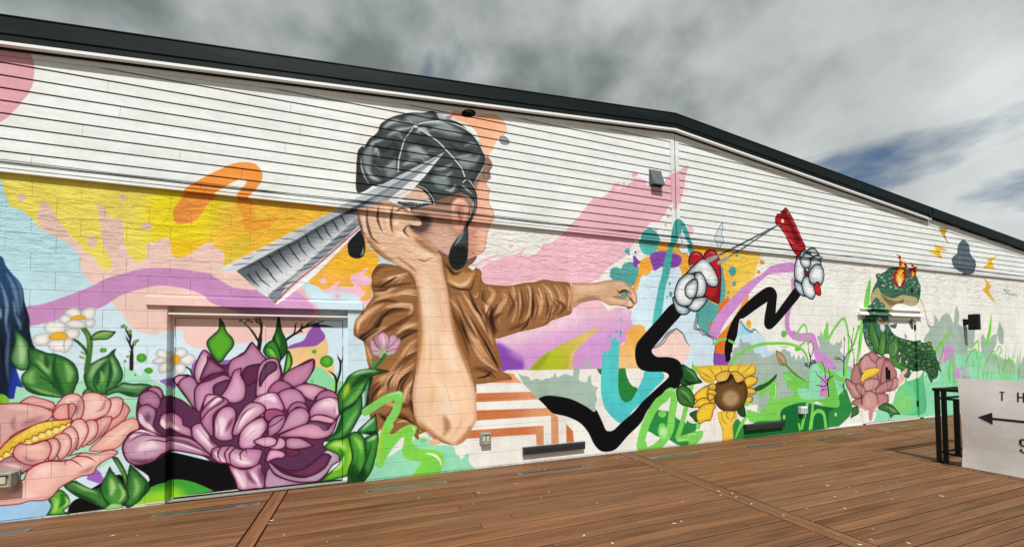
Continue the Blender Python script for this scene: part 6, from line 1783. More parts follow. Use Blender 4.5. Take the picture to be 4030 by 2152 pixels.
[10,580,567,12,568,92,60,1182,210,24,6,12,-12,-13,-18,-19,5],
[737,570,48,22,70,1,1182,210,36,-6],
[10,580,567,12,568,92,60,1174,177,7,18,29,-5,10,-12,-20,-10],
[737,570,48,22,70,1,1174,177,36,13],
[10,580,567,12,568,92,60,1178,162,3,18,24,-8,4,-15,-10,-15],
[737,570,48,22,70,1,1178,162,27,10],
[10,580,567,12,568,92,60,1185,150,20,10,4,-15,-10,-3],
[737,570,48,22,70,1,1185,150,24,-5],
[264,581,564,56,60,3,1,4,5,1227,109,90,-4,-1,-24,-18,-18,-1,-64,-54,-2,-3,52,-14,30],
[129,582,12,2,1242,108,4,-30,24,-20],
[129,582,13,2,1272,106,-6,-14,20,-20],
[129,582,13,2,1307,104,-6,-18,-16,-18],
[129,582,12,2,1231,72,14,-31],
[129,583,10,2,1190,96,-3,-43],
[129,583,10,2,1205,99,-3,-103],
[129,583,11,2,1218,117,-8,-29],
[129,583,11,2,1306,89,10,-23],
[129,583,10,2,1143,85,1,-15],
[129,584,11,2,1396,132,1,-34],
[129,584,11,2,1412,135,-2,-23],
[129,584,11,2,1375,141,-4,-41],
[129,584,11,2,1421,232,-2,-28],
[0,547,1386,132,-3,-7,-7,-2,-8,3,-3,7,4,7,7,3,8,-3],
[129,585,53,2,1591,279,40,-33,40,-22,35,-18],
[129,586,16,1,1594,283,43,-34,40,-25],
[10,589,587,10,588,28,60,1537,334,28,-8,22,-19,8,-20,-15,-12,-23,5,-13,24],
[641,590,24,1,1553,320,16,-16,11,-17],
[129,591,28,1,1558,308,16,-25,20,-6],
[129,592,12,1,1545,328,13,-28],
[129,593,29,2,1730,262,8,35,-2,29],
[129,593,30,2,1948,226,4,50,-1,18],
[129,593,30,2,2017,262,5,31,-2,22],
[129,593,29,2,1845,138,-3,47,-5,25],
[129,593,30,2,1948,159,-2,22,1,17],
[129,593,18,2,1738,301,-8,25,-2,34],
[129,593,18,2,1738,301,16,29,4,17],
[129,593,19,2,1952,281,-27,17,-36,10],
[129,593,19,2,1952,285,21,30,34,18,32,8],
[129,593,19,2,1953,294,4,48,5,30],
[129,593,19,2,1925,298,-20,-4,-19,9],
[129,593,19,2,2020,315,-11,44,9,44,8,27],
[129,593,19,2,2009,359,-12,35,-13,9],
[129,593,20,2,2008,350,28,13],
[129,593,18,2,1842,185,-31,26,-30,18,-15,21],
[129,593,18,2,1842,189,-26,-8,-37,6,-16,-2],
[129,593,19,2,1830,210,-7,52,-21,30],
[129,593,19,2,1839,193,18,34,-12,34],
[129,593,18,2,1809,169,32,-1],
[129,593,19,2,1803,163,16,6],
[129,593,19,2,1836,206,33,16,13,2],
[129,593,19,2,1884,256,13,4],
[129,593,19,2,1945,172,-26,1],
[129,593,19,2,1946,181,-33,5],
[64,594,80,1746,372,-2,-6,-4,-2,-3,2,-1,6,2,6,3,3,4,-3],
[64,594,80,1766,343,-2,-6,-3,-3,-4,3,-1,6,2,6,3,2,4,-2],
[64,594,80,1761,360,-2,-6,-4,-3,-3,3,-1,6,1,6,4,2,3,-2],
[64,594,80,1733,364,-2,-6,-3,-2,-3,2,-2,6,2,6,4,2,3,-2],
[64,594,80,1965,386,-2,-7,-4,-2,-4,2,-1,6,2,7,4,2,3,-2],
[64,594,80,1968,377,-2,-6,-4,-3,-4,3,-1,6,2,6,4,3,3,-3],
[64,594,80,2031,428,-2,-6,-4,-3,-3,3,-2,6,2,6,4,3,4,-3],
[264,596,595,96,60,2,26,30,2151,527,2,46,24,47,32,34,31,29,23,14,47,22,62,4,87,-9,48,-15,30,-43,9,-29,-13,-44,-27,-31,-41,-9,-72,10,-55,-6,-36,-25,-27,-19,12,-42,21,-37,45,-28,109,-19,107,-15,65,-39,39,-55,25,-53,-27,13,-6,-25,-40,-18,-19,-20,-23,26,-8,20,-32,20,-74,-3,-42,-32,-46,20,-28,57,-44,39,-105,1,-43,9,-34,28,-20,36,-7,54,10,54],
[608,597,14,90,2151,541,10,46,46,34,28,-26,90,-20,71,22,72,-7,48,-8,-10,-30,-41,-9,-72,10,-63,-11,-28,-20,-42,-6,-42,46,-28,12],
[608,598,24,80,2227,590,67,-21,61,-7,48,11,-10,-20,-62,-9,-39,-3],
[129,599,16,1,2227,592,67,-11,94,15,88,-3,57,-10],
[129,600,12,1,2364,583,3,-28],
[129,600,11,1,2386,585,3,-29],
[129,600,12,1,2408,586,3,-30],
[129,600,12,1,2430,587,3,-30],
[129,600,12,1,2453,589,3,-31],
[129,600,12,1,2476,590,3,-31],
[129,600,12,1,2499,592,3,-33],
[96,601,13,80,2143,527,13,-32,-18,-73,4,-54,26,-46,-35,19,-10,63,11,82],
[10,603,602,9,602,38,80,2194,519,-5,-6,-12,-3,-11,2,-4,6,5,6,11,3,11,-2],
[10,605,602,9,604,39,80,2185,511,-5,-6,-11,-3,-12,2,-4,6,5,6,12,3,11,-2],
[10,605,602,9,604,38,80,2173,453,-5,-6,-12,-3,-11,2,-4,6,5,6,11,3,11,-2],
[10,605,604,9,604,38,80,2162,510,-5,-6,-11,-3,-11,2,-5,6,5,7,12,2,11,-2],
[10,606,604,9,604,38,80,2186,436,-5,-6,-12,-3,-11,2,-4,6,5,7,11,2,11,-2],
[10,606,604,9,602,38,80,2164,526,-5,-7,-12,-2,-11,2,-4,6,5,6,11,3,11,-2],
[10,606,604,9,602,38,80,2163,466,-5,-6,-12,-3,-11,2,-4,6,5,6,11,3,11,-2],
[10,603,604,9,604,38,80,2187,512,-5,-6,-11,-3,-12,2,-4,6,5,6,11,3,12,-2],
[10,606,602,9,604,38,80,2192,448,-5,-6,-12,-2,-11,2,-4,6,5,6,11,3,11,-3],
[10,603,602,9,604,38,80,2195,395,-5,-7,-11,-2,-12,2,-4,6,5,6,11,3,12,-2],
[10,606,602,9,604,39,80,2177,509,-5,-6,-11,-3,-12,2,-4,6,5,6,11,3,12,-2],
[10,605,602,9,604,38,80,2162,505,-6,-6,-11,-3,-11,3,-4,6,5,6,11,2,11,-2],
[10,605,602,9,604,38,80,2170,486,-5,-6,-11,-3,-11,2,-5,6,5,6,12,3,11,-2],
[10,606,602,9,602,38,80,2187,499,-5,-6,-11,-3,-12,2,-4,6,5,6,12,3,11,-2],
[10,605,602,9,604,38,80,2160,476,-5,-6,-11,-2,-11,2,-5,6,5,6,12,3,11,-3],
[10,605,604,9,602,38,80,2167,374,-5,-6,-11,-3,-11,3,-4,6,5,6,11,2,11,-2],
[10,606,602,9,604,38,80,2169,463,-5,-7,-12,-2,-11,2,-4,6,5,6,11,3,11,-2],
[10,606,602,9,602,39,80,2189,510,-5,-6,-11,-3,-11,2,-5,6,5,6,12,3,11,-2],
[10,603,602,9,604,38,80,2166,530,-5,-6,-12,-3,-11,2,-4,6,5,6,11,3,11,-2],
[10,605,602,9,602,39,80,2198,511,-5,-6,-11,-3,-12,3,-4,6,5,6,11,3,12,-3],
[10,603,602,9,602,38,80,2161,358,-5,-6,-12,-2,-11,2,-4,6,5,6,11,3,11,-3],
[10,606,602,9,604,38,80,2177,507,-5,-6,-11,-3,-11,2,-4,6,5,6,11,3,11,-2],
[10,606,604,9,602,39,80,2193,402,-5,-6,-11,-3,-11,2,-5,6,5,6,12,3,11,-2],
[10,605,604,9,604,39,80,2179,438,-5,-7,-11,-2,-11,2,-5,6,5,6,12,3,11,-2],
[10,606,602,9,602,38,80,2161,489,-5,-6,-11,-3,-11,3,-5,6,5,6,12,2,11,-2],
[10,606,604,9,604,38,80,2186,405,-5,-6,-11,-3,-12,2,-4,6,5,7,12,2,11,-2],
[10,603,602,9,602,38,80,2196,435,-5,-7,-12,-2,-11,2,-4,6,5,6,11,3,11,-2],
[10,606,602,9,604,38,80,2174,487,-5,-6,-11,-3,-11,2,-4,6,5,6,11,3,11,-2],
[10,605,602,9,604,38,80,2193,418,-5,-6,-12,-3,-11,3,-4,6,5,6,11,2,11,-2],
[10,603,604,9,604,39,80,2172,508,-5,-6,-11,-3,-11,2,-4,6,5,6,11,3,11,-2],
[10,605,602,9,602,38,80,2195,413,-6,-6,-11,-3,-11,3,-4,6,4,6,12,2,11,-2],
[10,605,602,9,604,38,80,2172,452,-5,-6,-11,-2,-11,2,-5,6,5,6,12,3,11,-3],
[10,603,604,9,604,38,80,2172,451,-5,-6,-11,-3,-11,2,-4,6,5,6,11,3,11,-2],
[10,603,602,9,604,38,80,2161,401,-5,-6,-11,-3,-11,3,-4,6,5,6,11,2,11,-2],
[10,605,602,9,604,38,80,2175,491,-5,-6,-11,-3,-11,2,-4,6,5,6,11,3,11,-2],
[10,605,604,9,604,38,80,2175,346,-5,-6,-11,-2,-11,2,-5,6,5,6,12,3,11,-3],
[10,603,604,9,602,38,80,2170,510,-5,-6,-12,-3,-11,2,-4,6,5,7,11,2,11,-2],
[10,606,604,9,604,38,80,2188,498,-5,-6,-12,-3,-11,2,-4,6,5,6,11,3,11,-2],
[10,603,602,9,604,38,80,2192,407,-5,-6,-11,-2,-11,2,-5,6,5,6,12,3,11,-3],
[10,603,602,9,604,38,80,2197,392,-5,-6,-11,-2,-11,2,-5,6,5,6,12,3,11,-3],
[10,605,602,9,602,38,80,2173,502,-5,-6,-11,-3,-11,2,-4,6,5,6,11,3,11,-2],
[10,605,602,9,602,39,80,2191,425,-5,-6,-11,-3,-12,2,-4,6,5,6,12,3,11,-2],
[10,606,602,9,602,38,80,2189,393,-5,-6,-12,-3,-11,3,-4,6,5,6,11,2,12,-2],
[10,605,604,9,602,38,80,2169,448,-5,-6,-11,-3,-11,3,-5,6,5,6,12,2,11,-2],
[10,605,604,9,602,38,80,2160,437,-5,-6,-11,-2,-11,2,-4,6,5,6,11,3,11,-3],
[10,603,602,9,602,38,80,2189,525,-5,-6,-11,-3,-12,2,-4,6,5,6,11,3,12,-2],
[10,607,602,9,604,44,80,2320,646,-6,-7,-13,-4,-13,2,-5,7,6,7,13,3,13,-2],
[10,608,602,9,604,46,80,2490,658,-6,-8,-14,-3,-13,2,-6,7,7,7,13,4,14,-3],
[10,609,604,9,604,44,80,2280,662,-6,-8,-13,-3,-12,2,-5,7,5,7,13,3,13,-2],
[10,607,602,9,602,46,80,2449,613,-6,-7,-14,-4,-14,3,-5,6,6,8,14,3,13,-2],
[10,610,602,9,604,44,80,2257,635,-5,-7,-13,-3,-13,2,-4,6,5,7,13,4,13,-2],
[10,610,602,9,604,46,80,2483,628,-6,-7,-14,-3,-14,2,-5,7,6,7,14,4,14,-3],
[10,607,602,9,604,44,80,2275,665,-5,-7,-13,-4,-13,2,-5,7,6,7,13,3,13,-2],
[10,608,604,9,602,46,80,2509,634,-6,-8,-15,-3,-13,2,-6,7,7,7,14,4,13,-3],
[10,610,602,9,604,46,80,2526,614,-6,-7,-15,-4,-13,2,-6,7,6,8,15,3,13,-2],
[10,610,602,9,604,45,80,2397,665,-6,-7,-14,-3,-13,2,-5,6,6,8,13,3,13,-2],
[10,608,604,9,604,45,80,2357,673,-6,-7,-13,-4,-13,2,-5,7,5,7,14,3,13,-2],
[10,608,604,9,604,44,80,2288,682,-6,-7,-13,-4,-12,2,-5,7,5,7,13,3,13,-2],
[10,610,602,9,602,44,80,2313,672,-6,-7,-13,-4,-13,2,-5,7,6,7,13,3,13,-2],
[10,608,604,9,604,46,80,2479,630,-6,-7,-14,-4,-14,3,-5,6,6,8,14,3,14,-2],
[10,607,602,9,604,46,80,2528,637,-6,-7,-15,-4,-13,3,-6,7,7,7,14,3,14,-2],
[10,608,602,9,604,46,80,2524,619,-6,-7,-14,-3,-14,2,-6,7,7,7,14,4,14,-3],
[10,608,604,9,604,46,80,2522,642,-6,-7,-14,-3,-14,2,-5,7,6,7,14,4,14,-3],
[10,607,604,9,602,46,80,2496,680,-6,-8,-14,-3,-14,2,-5,7,6,7,14,4,13,-3],
[10,608,602,9,604,46,80,2511,642,-6,-7,-14,-4,-14,3,-5,6,6,8,14,3,14,-2],
[10,609,604,9,602,44,80,2290,681,-6,-8,-13,-3,-12,2,-5,6,6,8,13,3,12,-2],
[10,608,604,9,604,46,80,2471,666,-6,-8,-14,-3,-13,2,-5,7,6,7,14,4,13,-3],
[10,608,604,9,604,44,80,2240,655,-5,-7,-13,-3,-13,2,-5,6,6,7,13,4,12,-2],
[10,609,604,9,604,45,80,2351,648,-6,-7,-14,-3,-13,2,-5,7,6,7,14,3,13,-2],
[10,607,602,9,604,45,80,2392,677,-6,-7,-13,-4,-13,2,-5,7,5,7,14,4,13,-2],
[10,608,602,9,602,45,80,2463,676,-6,-7,-14,-4,-14,2,-5,7,6,7,14,4,14,-2],
[10,608,604,9,602,45,80,2379,654,-6,-7,-14,-4,-13,2,-5,7,6,7,13,4,14,-2],
[10,607,604,9,602,44,80,2325,629,-5,-7,-14,-3,-13,2,-4,7,5,7,13,3,13,-2],
[10,609,604,9,602,46,80,2449,669,-6,-7,-14,-4,-13,3,-5,6,6,8,14,3,13,-2],
[10,608,604,9,604,46,80,2492,612,-6,-7,-15,-4,-13,3,-5,6,6,8,14,3,13,-2],
[10,608,604,9,602,44,80,2289,639,-5,-7,-13,-4,-13,3,-5,6,6,7,13,4,12,-3],
[10,609,604,9,602,46,80,2533,626,-6,-8,-14,-3,-14,2,-6,7,7,7,14,4,14,-2],
[10,610,602,9,604,44,80,2302,642,-6,-7,-13,-4,-13,3,-5,6,6,7,13,4,13,-3],
[10,610,602,9,604,44,80,2293,672,-5,-7,-13,-3,-13,2,-5,6,6,7,13,4,12,-2],
[10,608,602,9,604,45,80,2424,662,-6,-8,-13,-3,-14,2,-5,7,6,7,14,3,13,-2],
[10,610,602,9,604,46,80,2508,671,-7,-7,-14,-4,-13,2,-6,7,7,7,14,4,13,-2],
[10,607,604,9,602,46,80,2501,617,-7,-7,-14,-4,-13,3,-5,6,6,8,14,3,13,-2],
[10,608,602,9,604,44,80,2231,676,-5,-7,-13,-3,-13,2,-4,6,5,7,13,4,12,-3],
[10,607,604,9,604,46,80,2500,623,-6,-8,-14,-3,-14,2,-5,7,6,7,14,4,14,-3],
[10,610,602,9,602,44,80,2253,632,-5,-7,-13,-3,-13,2,-4,6,5,7,13,4,12,-3],
[10,608,602,9,604,44,80,2326,667,-6,-7,-13,-4,-13,2,-5,7,6,7,13,3,13,-2],
[10,609,602,9,602,44,80,2287,635,-6,-7,-13,-4,-12,2,-5,7,5,7,13,3,13,-2],
[10,609,604,9,604,46,80,2516,646,-6,-8,-15,-3,-13,2,-6,7,7,7,14,4,14,-2],
[10,609,602,9,604,44,80,2237,669,-6,-7,-13,-3,-12,2,-5,6,6,7,13,4,12,-2],
[10,608,604,9,602,45,80,2319,690,-6,-8,-13,-3,-13,2,-5,6,6,8,13,3,13,-2],
[10,609,604,9,604,44,80,2250,674,-6,-7,-13,-4,-12,2,-5,7,5,7,13,3,13,-2],
[10,607,604,9,604,46,80,2502,623,-6,-8,-14,-3,-14,2,-5,7,6,7,14,4,14,-3],
[10,609,604,9,604,44,80,2292,687,-6,-7,-13,-4,-13,2,-5,7,6,7,13,4,13,-3],
[10,607,604,9,602,45,80,2350,677,-6,-7,-14,-4,-13,2,-5,7,6,7,13,4,13,-2],
[10,610,604,9,604,45,80,2356,645,-6,-7,-13,-3,-13,2,-5,6,6,7,13,4,13,-2],
[10,607,602,9,604,44,80,2266,681,-6,-7,-12,-4,-13,2,-5,7,6,7,13,3,12,-2],
[10,607,602,9,604,44,80,2297,684,-6,-7,-13,-4,-13,2,-5,7,6,7,13,3,13,-2],
[10,607,602,9,604,46,80,2501,649,-6,-7,-15,-4,-13,3,-5,6,6,8,14,3,13,-2],
[10,609,602,9,602,44,80,2286,642,-6,-7,-13,-4,-13,3,-5,6,6,7,13,4,13,-3],
[10,609,602,9,602,44,80,2239,677,-6,-7,-13,-4,-12,2,-5,7,6,7,12,3,13,-2],
[10,610,604,9,602,45,80,2417,624,-6,-7,-14,-3,-13,2,-5,7,6,7,14,3,13,-2],
[10,608,602,9,602,44,80,2302,671,-5,-7,-13,-4,-13,2,-5,7,6,7,13,3,12,-2],
[10,609,604,9,602,47,80,2546,643,-6,-8,-15,-3,-13,2,-6,7,6,7,15,4,14,-3],
[10,609,604,9,602,46,80,2487,613,-6,-8,-14,-3,-14,2,-5,7,6,7,14,4,14,-3],
[10,608,604,9,602,44,80,2291,685,-6,-8,-13,-3,-12,2,-5,6,6,8,12,3,13,-2],
[10,607,604,9,604,46,80,2458,653,-6,-7,-14,-4,-13,2,-5,7,6,7,13,4,14,-2],
[10,610,602,9,604,44,80,2274,673,-6,-7,-12,-3,-13,2,-5,6,6,7,13,4,12,-2],
[10,608,602,9,602,46,80,2500,622,-6,-7,-14,-4,-14,3,-5,6,6,8,14,3,14,-2],
[10,610,602,9,602,45,80,2367,674,-6,-7,-13,-4,-13,2,-5,7,6,7,13,4,13,-3],
[10,610,602,9,602,44,80,2248,658,-6,-7,-12,-3,-13,2,-5,6,6,7,13,4,12,-2],
[10,610,604,9,604,45,80,2362,627,-6,-7,-13,-4,-13,3,-5,6,6,7,13,4,13,-2],
[10,607,602,9,602,46,80,2510,611,-7,-8,-14,-3,-13,2,-6,7,6,7,14,4,14,-2],
[10,607,602,9,604,45,80,2363,635,-6,-7,-13,-4,-13,3,-5,6,6,7,13,4,13,-2],
[10,610,602,9,602,46,80,2481,620,-6,-7,-14,-4,-14,3,-5,7,6,7,14,3,14,-2],
[10,609,604,9,604,44,80,2279,657,-6,-7,-13,-4,-13,3,-5,6,6,7,13,4,13,-3],
[10,608,602,9,602,46,80,2461,647,-6,-8,-14,-3,-13,2,-5,7,6,7,14,4,13,-3],
[10,609,602,9,602,46,80,2512,662,-6,-7,-14,-4,-14,3,-5,6,6,8,14,3,14,-2],
[10,610,604,9,604,46,80,2447,619,-7,-7,-13,-3,-14,2,-5,7,6,7,14,3,13,-2],
[10,610,602,9,602,44,80,2276,685,-6,-7,-13,-4,-12,2,-5,7,6,7,12,3,13,-2],
[10,607,604,9,602,45,80,2377,622,-6,-7,-14,-4,-13,2,-5,7,6,7,14,4,13,-3],
[10,610,602,9,602,45,80,2364,622,-6,-7,-13,-4,-13,2,-5,7,6,7,13,4,13,-3],
[10,608,602,9,604,46,80,2456,623,-6,-7,-14,-4,-13,3,-6,6,6,8,14,3,14,-2],
[10,607,604,9,602,44,80,2259,671,-6,-7,-13,-3,-13,2,-4,6,5,7,13,4,13,-2],
[10,608,604,9,602,45,80,2409,621,-6,-8,-14,-3,-13,2,-5,7,6,7,13,4,13,-3],
[10,609,602,9,604,44,80,2271,636,-6,-7,-13,-3,-12,2,-5,6,6,7,12,4,13,-3],
[10,608,602,9,604,46,80,2538,609,-6,-7,-14,-3,-14,2,-5,7,6,7,14,4,14,-3],
[10,607,604,9,602,45,80,2393,644,-6,-7,-13,-3,-13,2,-5,6,5,7,14,4,13,-2],
[10,610,604,9,604,44,80,2305,670,-6,-7,-13,-3,-13,2,-5,6,6,7,13,4,13,-2],
[10,609,604,9,602,44,80,2320,669,-6,-7,-13,-4,-13,2,-5,7,6,7,13,4,13,-3],
[10,610,604,9,602,46,80,2526,615,-7,-7,-14,-3,-14,2,-5,7,6,7,14,4,14,-3],
[10,609,604,9,604,45,80,2408,671,-6,-7,-14,-4,-13,2,-5,7,6,7,14,4,13,-2],
[10,609,604,9,602,46,80,2517,627,-7,-8,-14,-3,-14,2,-5,7,6,7,14,4,14,-2],
[10,610,602,9,604,46,80,2467,639,-6,-8,-14,-3,-13,2,-6,7,7,7,13,3,14,-2],
[10,609,604,9,604,46,80,2527,628,-6,-7,-15,-3,-13,2,-6,7,6,7,15,4,13,-3],
[10,607,602,9,604,46,80,2490,632,-6,-7,-14,-4,-14,2,-5,7,6,7,14,4,13,-2],
[10,609,604,9,602,46,80,2503,646,-6,-8,-14,-3,-14,2,-5,7,6,7,14,4,14,-3],
[10,610,602,9,602,46,80,2482,660,-6,-7,-14,-4,-14,2,-5,7,6,7,14,4,13,-2],
[10,610,604,9,604,46,80,2474,635,-6,-7,-14,-3,-14,2,-5,7,6,7,14,3,14,-2],
[10,607,602,9,602,44,80,2268,634,-5,-7,-13,-4,-13,3,-5,6,6,7,13,3,12,-2],
[10,610,602,9,602,46,80,2517,638,-6,-7,-14,-4,-14,3,-5,6,6,8,14,3,14,-2],
[10,607,604,9,602,45,80,2364,625,-6,-7,-13,-3,-13,2,-5,7,5,7,14,3,13,-2],
[10,609,604,9,602,37,80,2256,539,-5,-6,-10,-2,-11,2,-4,5,5,6,11,2,10,-2],
[10,608,602,9,602,36,80,2230,541,-5,-6,-11,-2,-10,2,-4,5,5,6,10,2,11,-1],
[10,607,604,9,604,36,80,2234,525,-5,-5,-10,-3,-11,2,-4,5,5,6,11,3,10,-2],
[10,607,604,9,604,36,80,2248,535,-4,-6,-11,-2,-11,2,-4,5,5,6,11,3,10,-2],
[10,608,602,9,602,36,80,2223,531,-4,-6,-11,-3,-10,2,-4,6,4,5,11,3,10,-2],
[10,607,602,9,604,36,80,2193,547,-5,-6,-10,-2,-10,2,-4,5,4,6,11,2,10,-2],
[10,607,604,9,604,36,80,2235,524,-5,-5,-11,-3,-10,2,-4,5,5,6,10,3,11,-2],
[10,610,604,9,602,37,80,2258,536,-5,-6,-10,-2,-11,2,-4,5,5,6,10,3,11,-2],
[10,607,604,9,604,36,80,2236,542,-4,-6,-11,-3,-10,2,-4,6,4,5,11,3,10,-2],
[10,610,604,9,602,37,80,2221,542,-4,-6,-11,-3,-10,2,-4,6,4,5,11,3,10,-2],
[10,607,604,9,604,36,80,2245,525,-5,-5,-10,-3,-11,2,-4,6,5,5,11,3,10,-2],
[10,610,604,9,602,36,80,2223,529,-5,-6,-11,-2,-10,2,-4,5,5,6,10,2,10,-1],
[10,609,604,9,602,36,80,2206,533,-5,-5,-11,-3,-10,2,-4,5,5,6,10,3,11,-2],
[10,609,602,9,604,36,80,2200,526,-5,-6,-10,-2,-10,2,-4,5,4,6,11,2,10,-1],
[10,608,604,9,602,36,80,2225,524,-4,-5,-11,-3,-10,2,-4,5,4,6,11,3,10,-2],
[10,609,602,9,604,37,80,2251,545,-5,-6,-10,-3,-11,2,-4,6,5,5,10,3,11,-2],
[10,611,604,9,602,61,80,2158,453,-8,-9,-17,-4,-17,4,-7,9,8,9,17,4,17,-3],
[10,611,602,9,602,61,80,2189,417,-8,-10,-17,-4,-18,4,-6,9,7,10,18,4,17,-4],
[10,612,604,9,602,61,80,2201,368,-7,-9,-18,-4,-17,4,-7,9,8,9,17,4,18,-4],
[10,612,602,9,602,60,80,2142,423,-7,-9,-18,-4,-17,4,-6,9,7,9,18,4,17,-3],
[10,613,604,9,604,61,80,2171,479,-8,-10,-17,-4,-17,4,-7,9,8,9,17,5,17,-4],
[10,612,604,9,604,61,80,2189,422,-8,-9,-18,-4,-17,3,-6,10,7,9,18,4,17,-4],
[10,613,602,9,604,61,80,2185,396,-7,-9,-18,-4,-17,4,-7,9,8,9,17,4,18,-4],
[10,611,604,9,604,61,80,2172,452,-8,-9,-17,-5,-17,4,-7,9,8,10,17,4,17,-4],
[10,611,604,9,602,60,80,2158,430,-7,-9,-18,-4,-17,3,-6,10,7,9,18,4,17,-4],
[10,612,602,9,604,61,80,2203,370,-8,-10,-18,-4,-17,4,-7,10,8,9,18,4,17,-4],
[10,611,602,9,604,61,80,2219,385,-8,-9,-18,-4,-17,3,-7,10,8,9,17,4,18,-4],
[10,612,602,9,604,60,80,2140,423,-8,-10,-17,-4,-17,4,-6,9,7,9,17,4,17,-3],
[10,612,604,9,604,61,80,2185,420,-8,-10,-18,-4,-17,4,-7,9,8,10,18,4,17,-4],
[10,613,604,9,604,61,80,2173,389,-8,-9,-17,-4,-17,4,-7,9,8,9,17,4,17,-4],
[10,613,602,9,604,60,80,2186,431,-8,-9,-18,-4,-17,3,-7,10,8,9,18,4,17,-4],
[10,613,604,9,604,61,80,2139,465,-8,-9,-17,-4,-17,3,-6,9,7,10,17,4,17,-4],
[10,615,614,9,614,47,80,2345,360,-7,-7,-14,-3,-14,3,-5,7,6,8,14,3,14,-3],
[10,617,614,9,616,47,80,2351,396,-6,-8,-15,-3,-13,3,-6,8,6,7,15,3,14,-3],
[10,615,614,9,616,47,80,2362,376,-6,-8,-15,-3,-14,3,-5,8,6,7,14,3,14,-3],
[10,618,614,9,616,48,80,2516,331,-7,-8,-15,-3,-15,3,-6,8,7,7,15,3,15,-3],
[10,619,616,9,614,48,80,2525,351,-6,-7,-16,-3,-14,3,-6,8,7,7,15,3,15,-3],
[10,618,614,9,616,49,80,2638,263,-7,-8,-16,-3,-15,4,-6,7,7,8,15,3,16,-4],
[10,615,616,9,616,48,80,2555,298,-7,-8,-15,-3,-15,4,-6,7,7,8,15,3,15,-3],
[10,618,616,9,614,48,80,2490,356,-7,-8,-15,-3,-15,3,-6,8,7,7,15,3,15,-3],
[10,619,616,9,614,46,80,2354,345,-7,-8,-14,-3,-14,3,-5,8,6,7,14,3,14,-3],
[10,615,616,9,616,49,80,2589,306,-7,-7,-16,-3,-15,3,-6,8,7,7,15,4,16,-4],
[10,615,616,9,614,47,80,2375,354,-7,-7,-14,-3,-14,3,-6,8,7,7,14,3,14,-3],
[10,615,614,9,616,49,80,2603,330,-7,-8,-16,-3,-15,4,-6,7,7,8,16,3,15,-3],
[10,618,614,9,616,49,80,2579,345,-7,-7,-16,-3,-15,3,-6,8,7,7,16,3,15,-3],
[10,618,616,9,614,49,80,2621,361,-7,-8,-16,-3,-15,3,-6,8,7,7,16,4,15,-4],
[10,617,616,9,614,48,80,2537,277,-7,-8,-16,-3,-14,4,-6,8,7,7,15,3,15,-4],
[10,615,616,9,614,49,80,2563,329,-7,-8,-15,-3,-15,3,-6,8,7,8,15,3,15,-4],
[10,618,616,9,614,47,80,2420,348,-6,-7,-15,-3,-14,3,-6,7,6,8,15,3,15,-4],
[10,617,614,9,614,47,80,2403,302,-7,-8,-14,-3,-15,4,-5,7,6,7,15,3,14,-3],
[10,615,614,9,616,46,80,2320,368,-6,-7,-15,-3,-13,3,-6,7,6,7,15,3,13,-3],
[10,618,616,9,614,48,80,2467,367,-7,-8,-15,-3,-15,3,-5,8,6,7,15,4,15,-4],
[10,617,614,9,616,47,80,2421,340,-6,-8,-15,-2,-14,3,-6,7,7,7,14,4,15,-4],
[10,615,616,9,614,48,80,2474,340,-6,-8,-15,-3,-15,3,-6,8,7,7,15,3,15,-3],
[10,615,614,9,616,47,80,2325,397,-6,-7,-14,-3,-14,3,-5,7,6,7,14,3,14,-3],
[10,618,614,9,616,48,80,2536,348,-7,-7,-15,-4,-15,4,-6,7,7,8,15,3,15,-3],
[10,617,616,9,616,49,80,2624,268,-7,-8,-16,-3,-15,4,-6,8,7,7,16,3,15,-3],
[10,615,616,9,616,46,80,2330,350,-6,-7,-14,-3,-14,3,-6,7,7,8,14,3,14,-3],
[10,619,614,9,616,48,80,2572,311,-7,-7,-16,-3,-15,3,-6,8,7,7,16,3,15,-3],
[10,618,614,9,614,47,80,2403,339,-6,-7,-15,-3,-14,3,-6,7,7,8,14,3,14,-4],
[10,618,614,9,614,47,80,2452,315,-6,-7,-15,-3,-14,3,-6,8,6,7,15,3,15,-3],
[10,619,616,9,614,48,80,2521,325,-7,-8,-15,-3,-15,3,-5,8,6,7,16,3,14,-3],
[10,618,614,9,616,48,80,2518,344,-6,-7,-16,-3,-14,3,-6,7,7,8,15,3,15,-3],
[10,617,614,9,614,49,80,2603,279,-7,-8,-15,-3,-16,4,-5,8,6,7,16,3,15,-3],
[10,619,616,9,614,48,80,2490,290,-7,-8,-15,-3,-14,4,-6,7,7,8,15,3,14,-4],
[10,618,614,9,614,47,80,2381,399,-6,-7,-15,-3,-14,3,-6,7,7,7,14,3,14,-3],
[10,617,616,9,616,47,80,2465,336,-6,-8,-15,-3,-15,3,-6,8,7,7,15,3,14,-3],
[10,619,614,9,616,48,80,2509,308,-6,-7,-16,-3,-14,3,-6,8,6,7,16,3,14,-3],
[10,619,614,9,614,47,80,2471,308,-7,-7,-15,-3,-14,3,-6,8,7,7,15,3,14,-3],
[10,619,616,9,616,47,80,2379,346,-7,-8,-14,-3,-14,4,-6,7,7,7,14,3,14,-3],
[10,618,616,9,616,47,80,2397,396,-7,-8,-14,-3,-14,3,-6,7,6,8,15,3,14,-3],
[10,615,614,9,614,47,80,2375,378,-7,-8,-14,-3,-14,3,-6,8,7,7,14,3,14,-3],
[10,617,614,9,614,48,80,2468,358,-7,-7,-15,-3,-14,3,-6,7,7,8,15,3,14,-3],
[10,619,614,9,614,47,80,2450,359,-6,-8,-15,-3,-15,3,-5,8,6,7,15,3,15,-3],
[10,615,614,9,614,47,80,2411,357,-6,-8,-15,-3,-14,4,-6,7,7,7,14,3,14,-3],
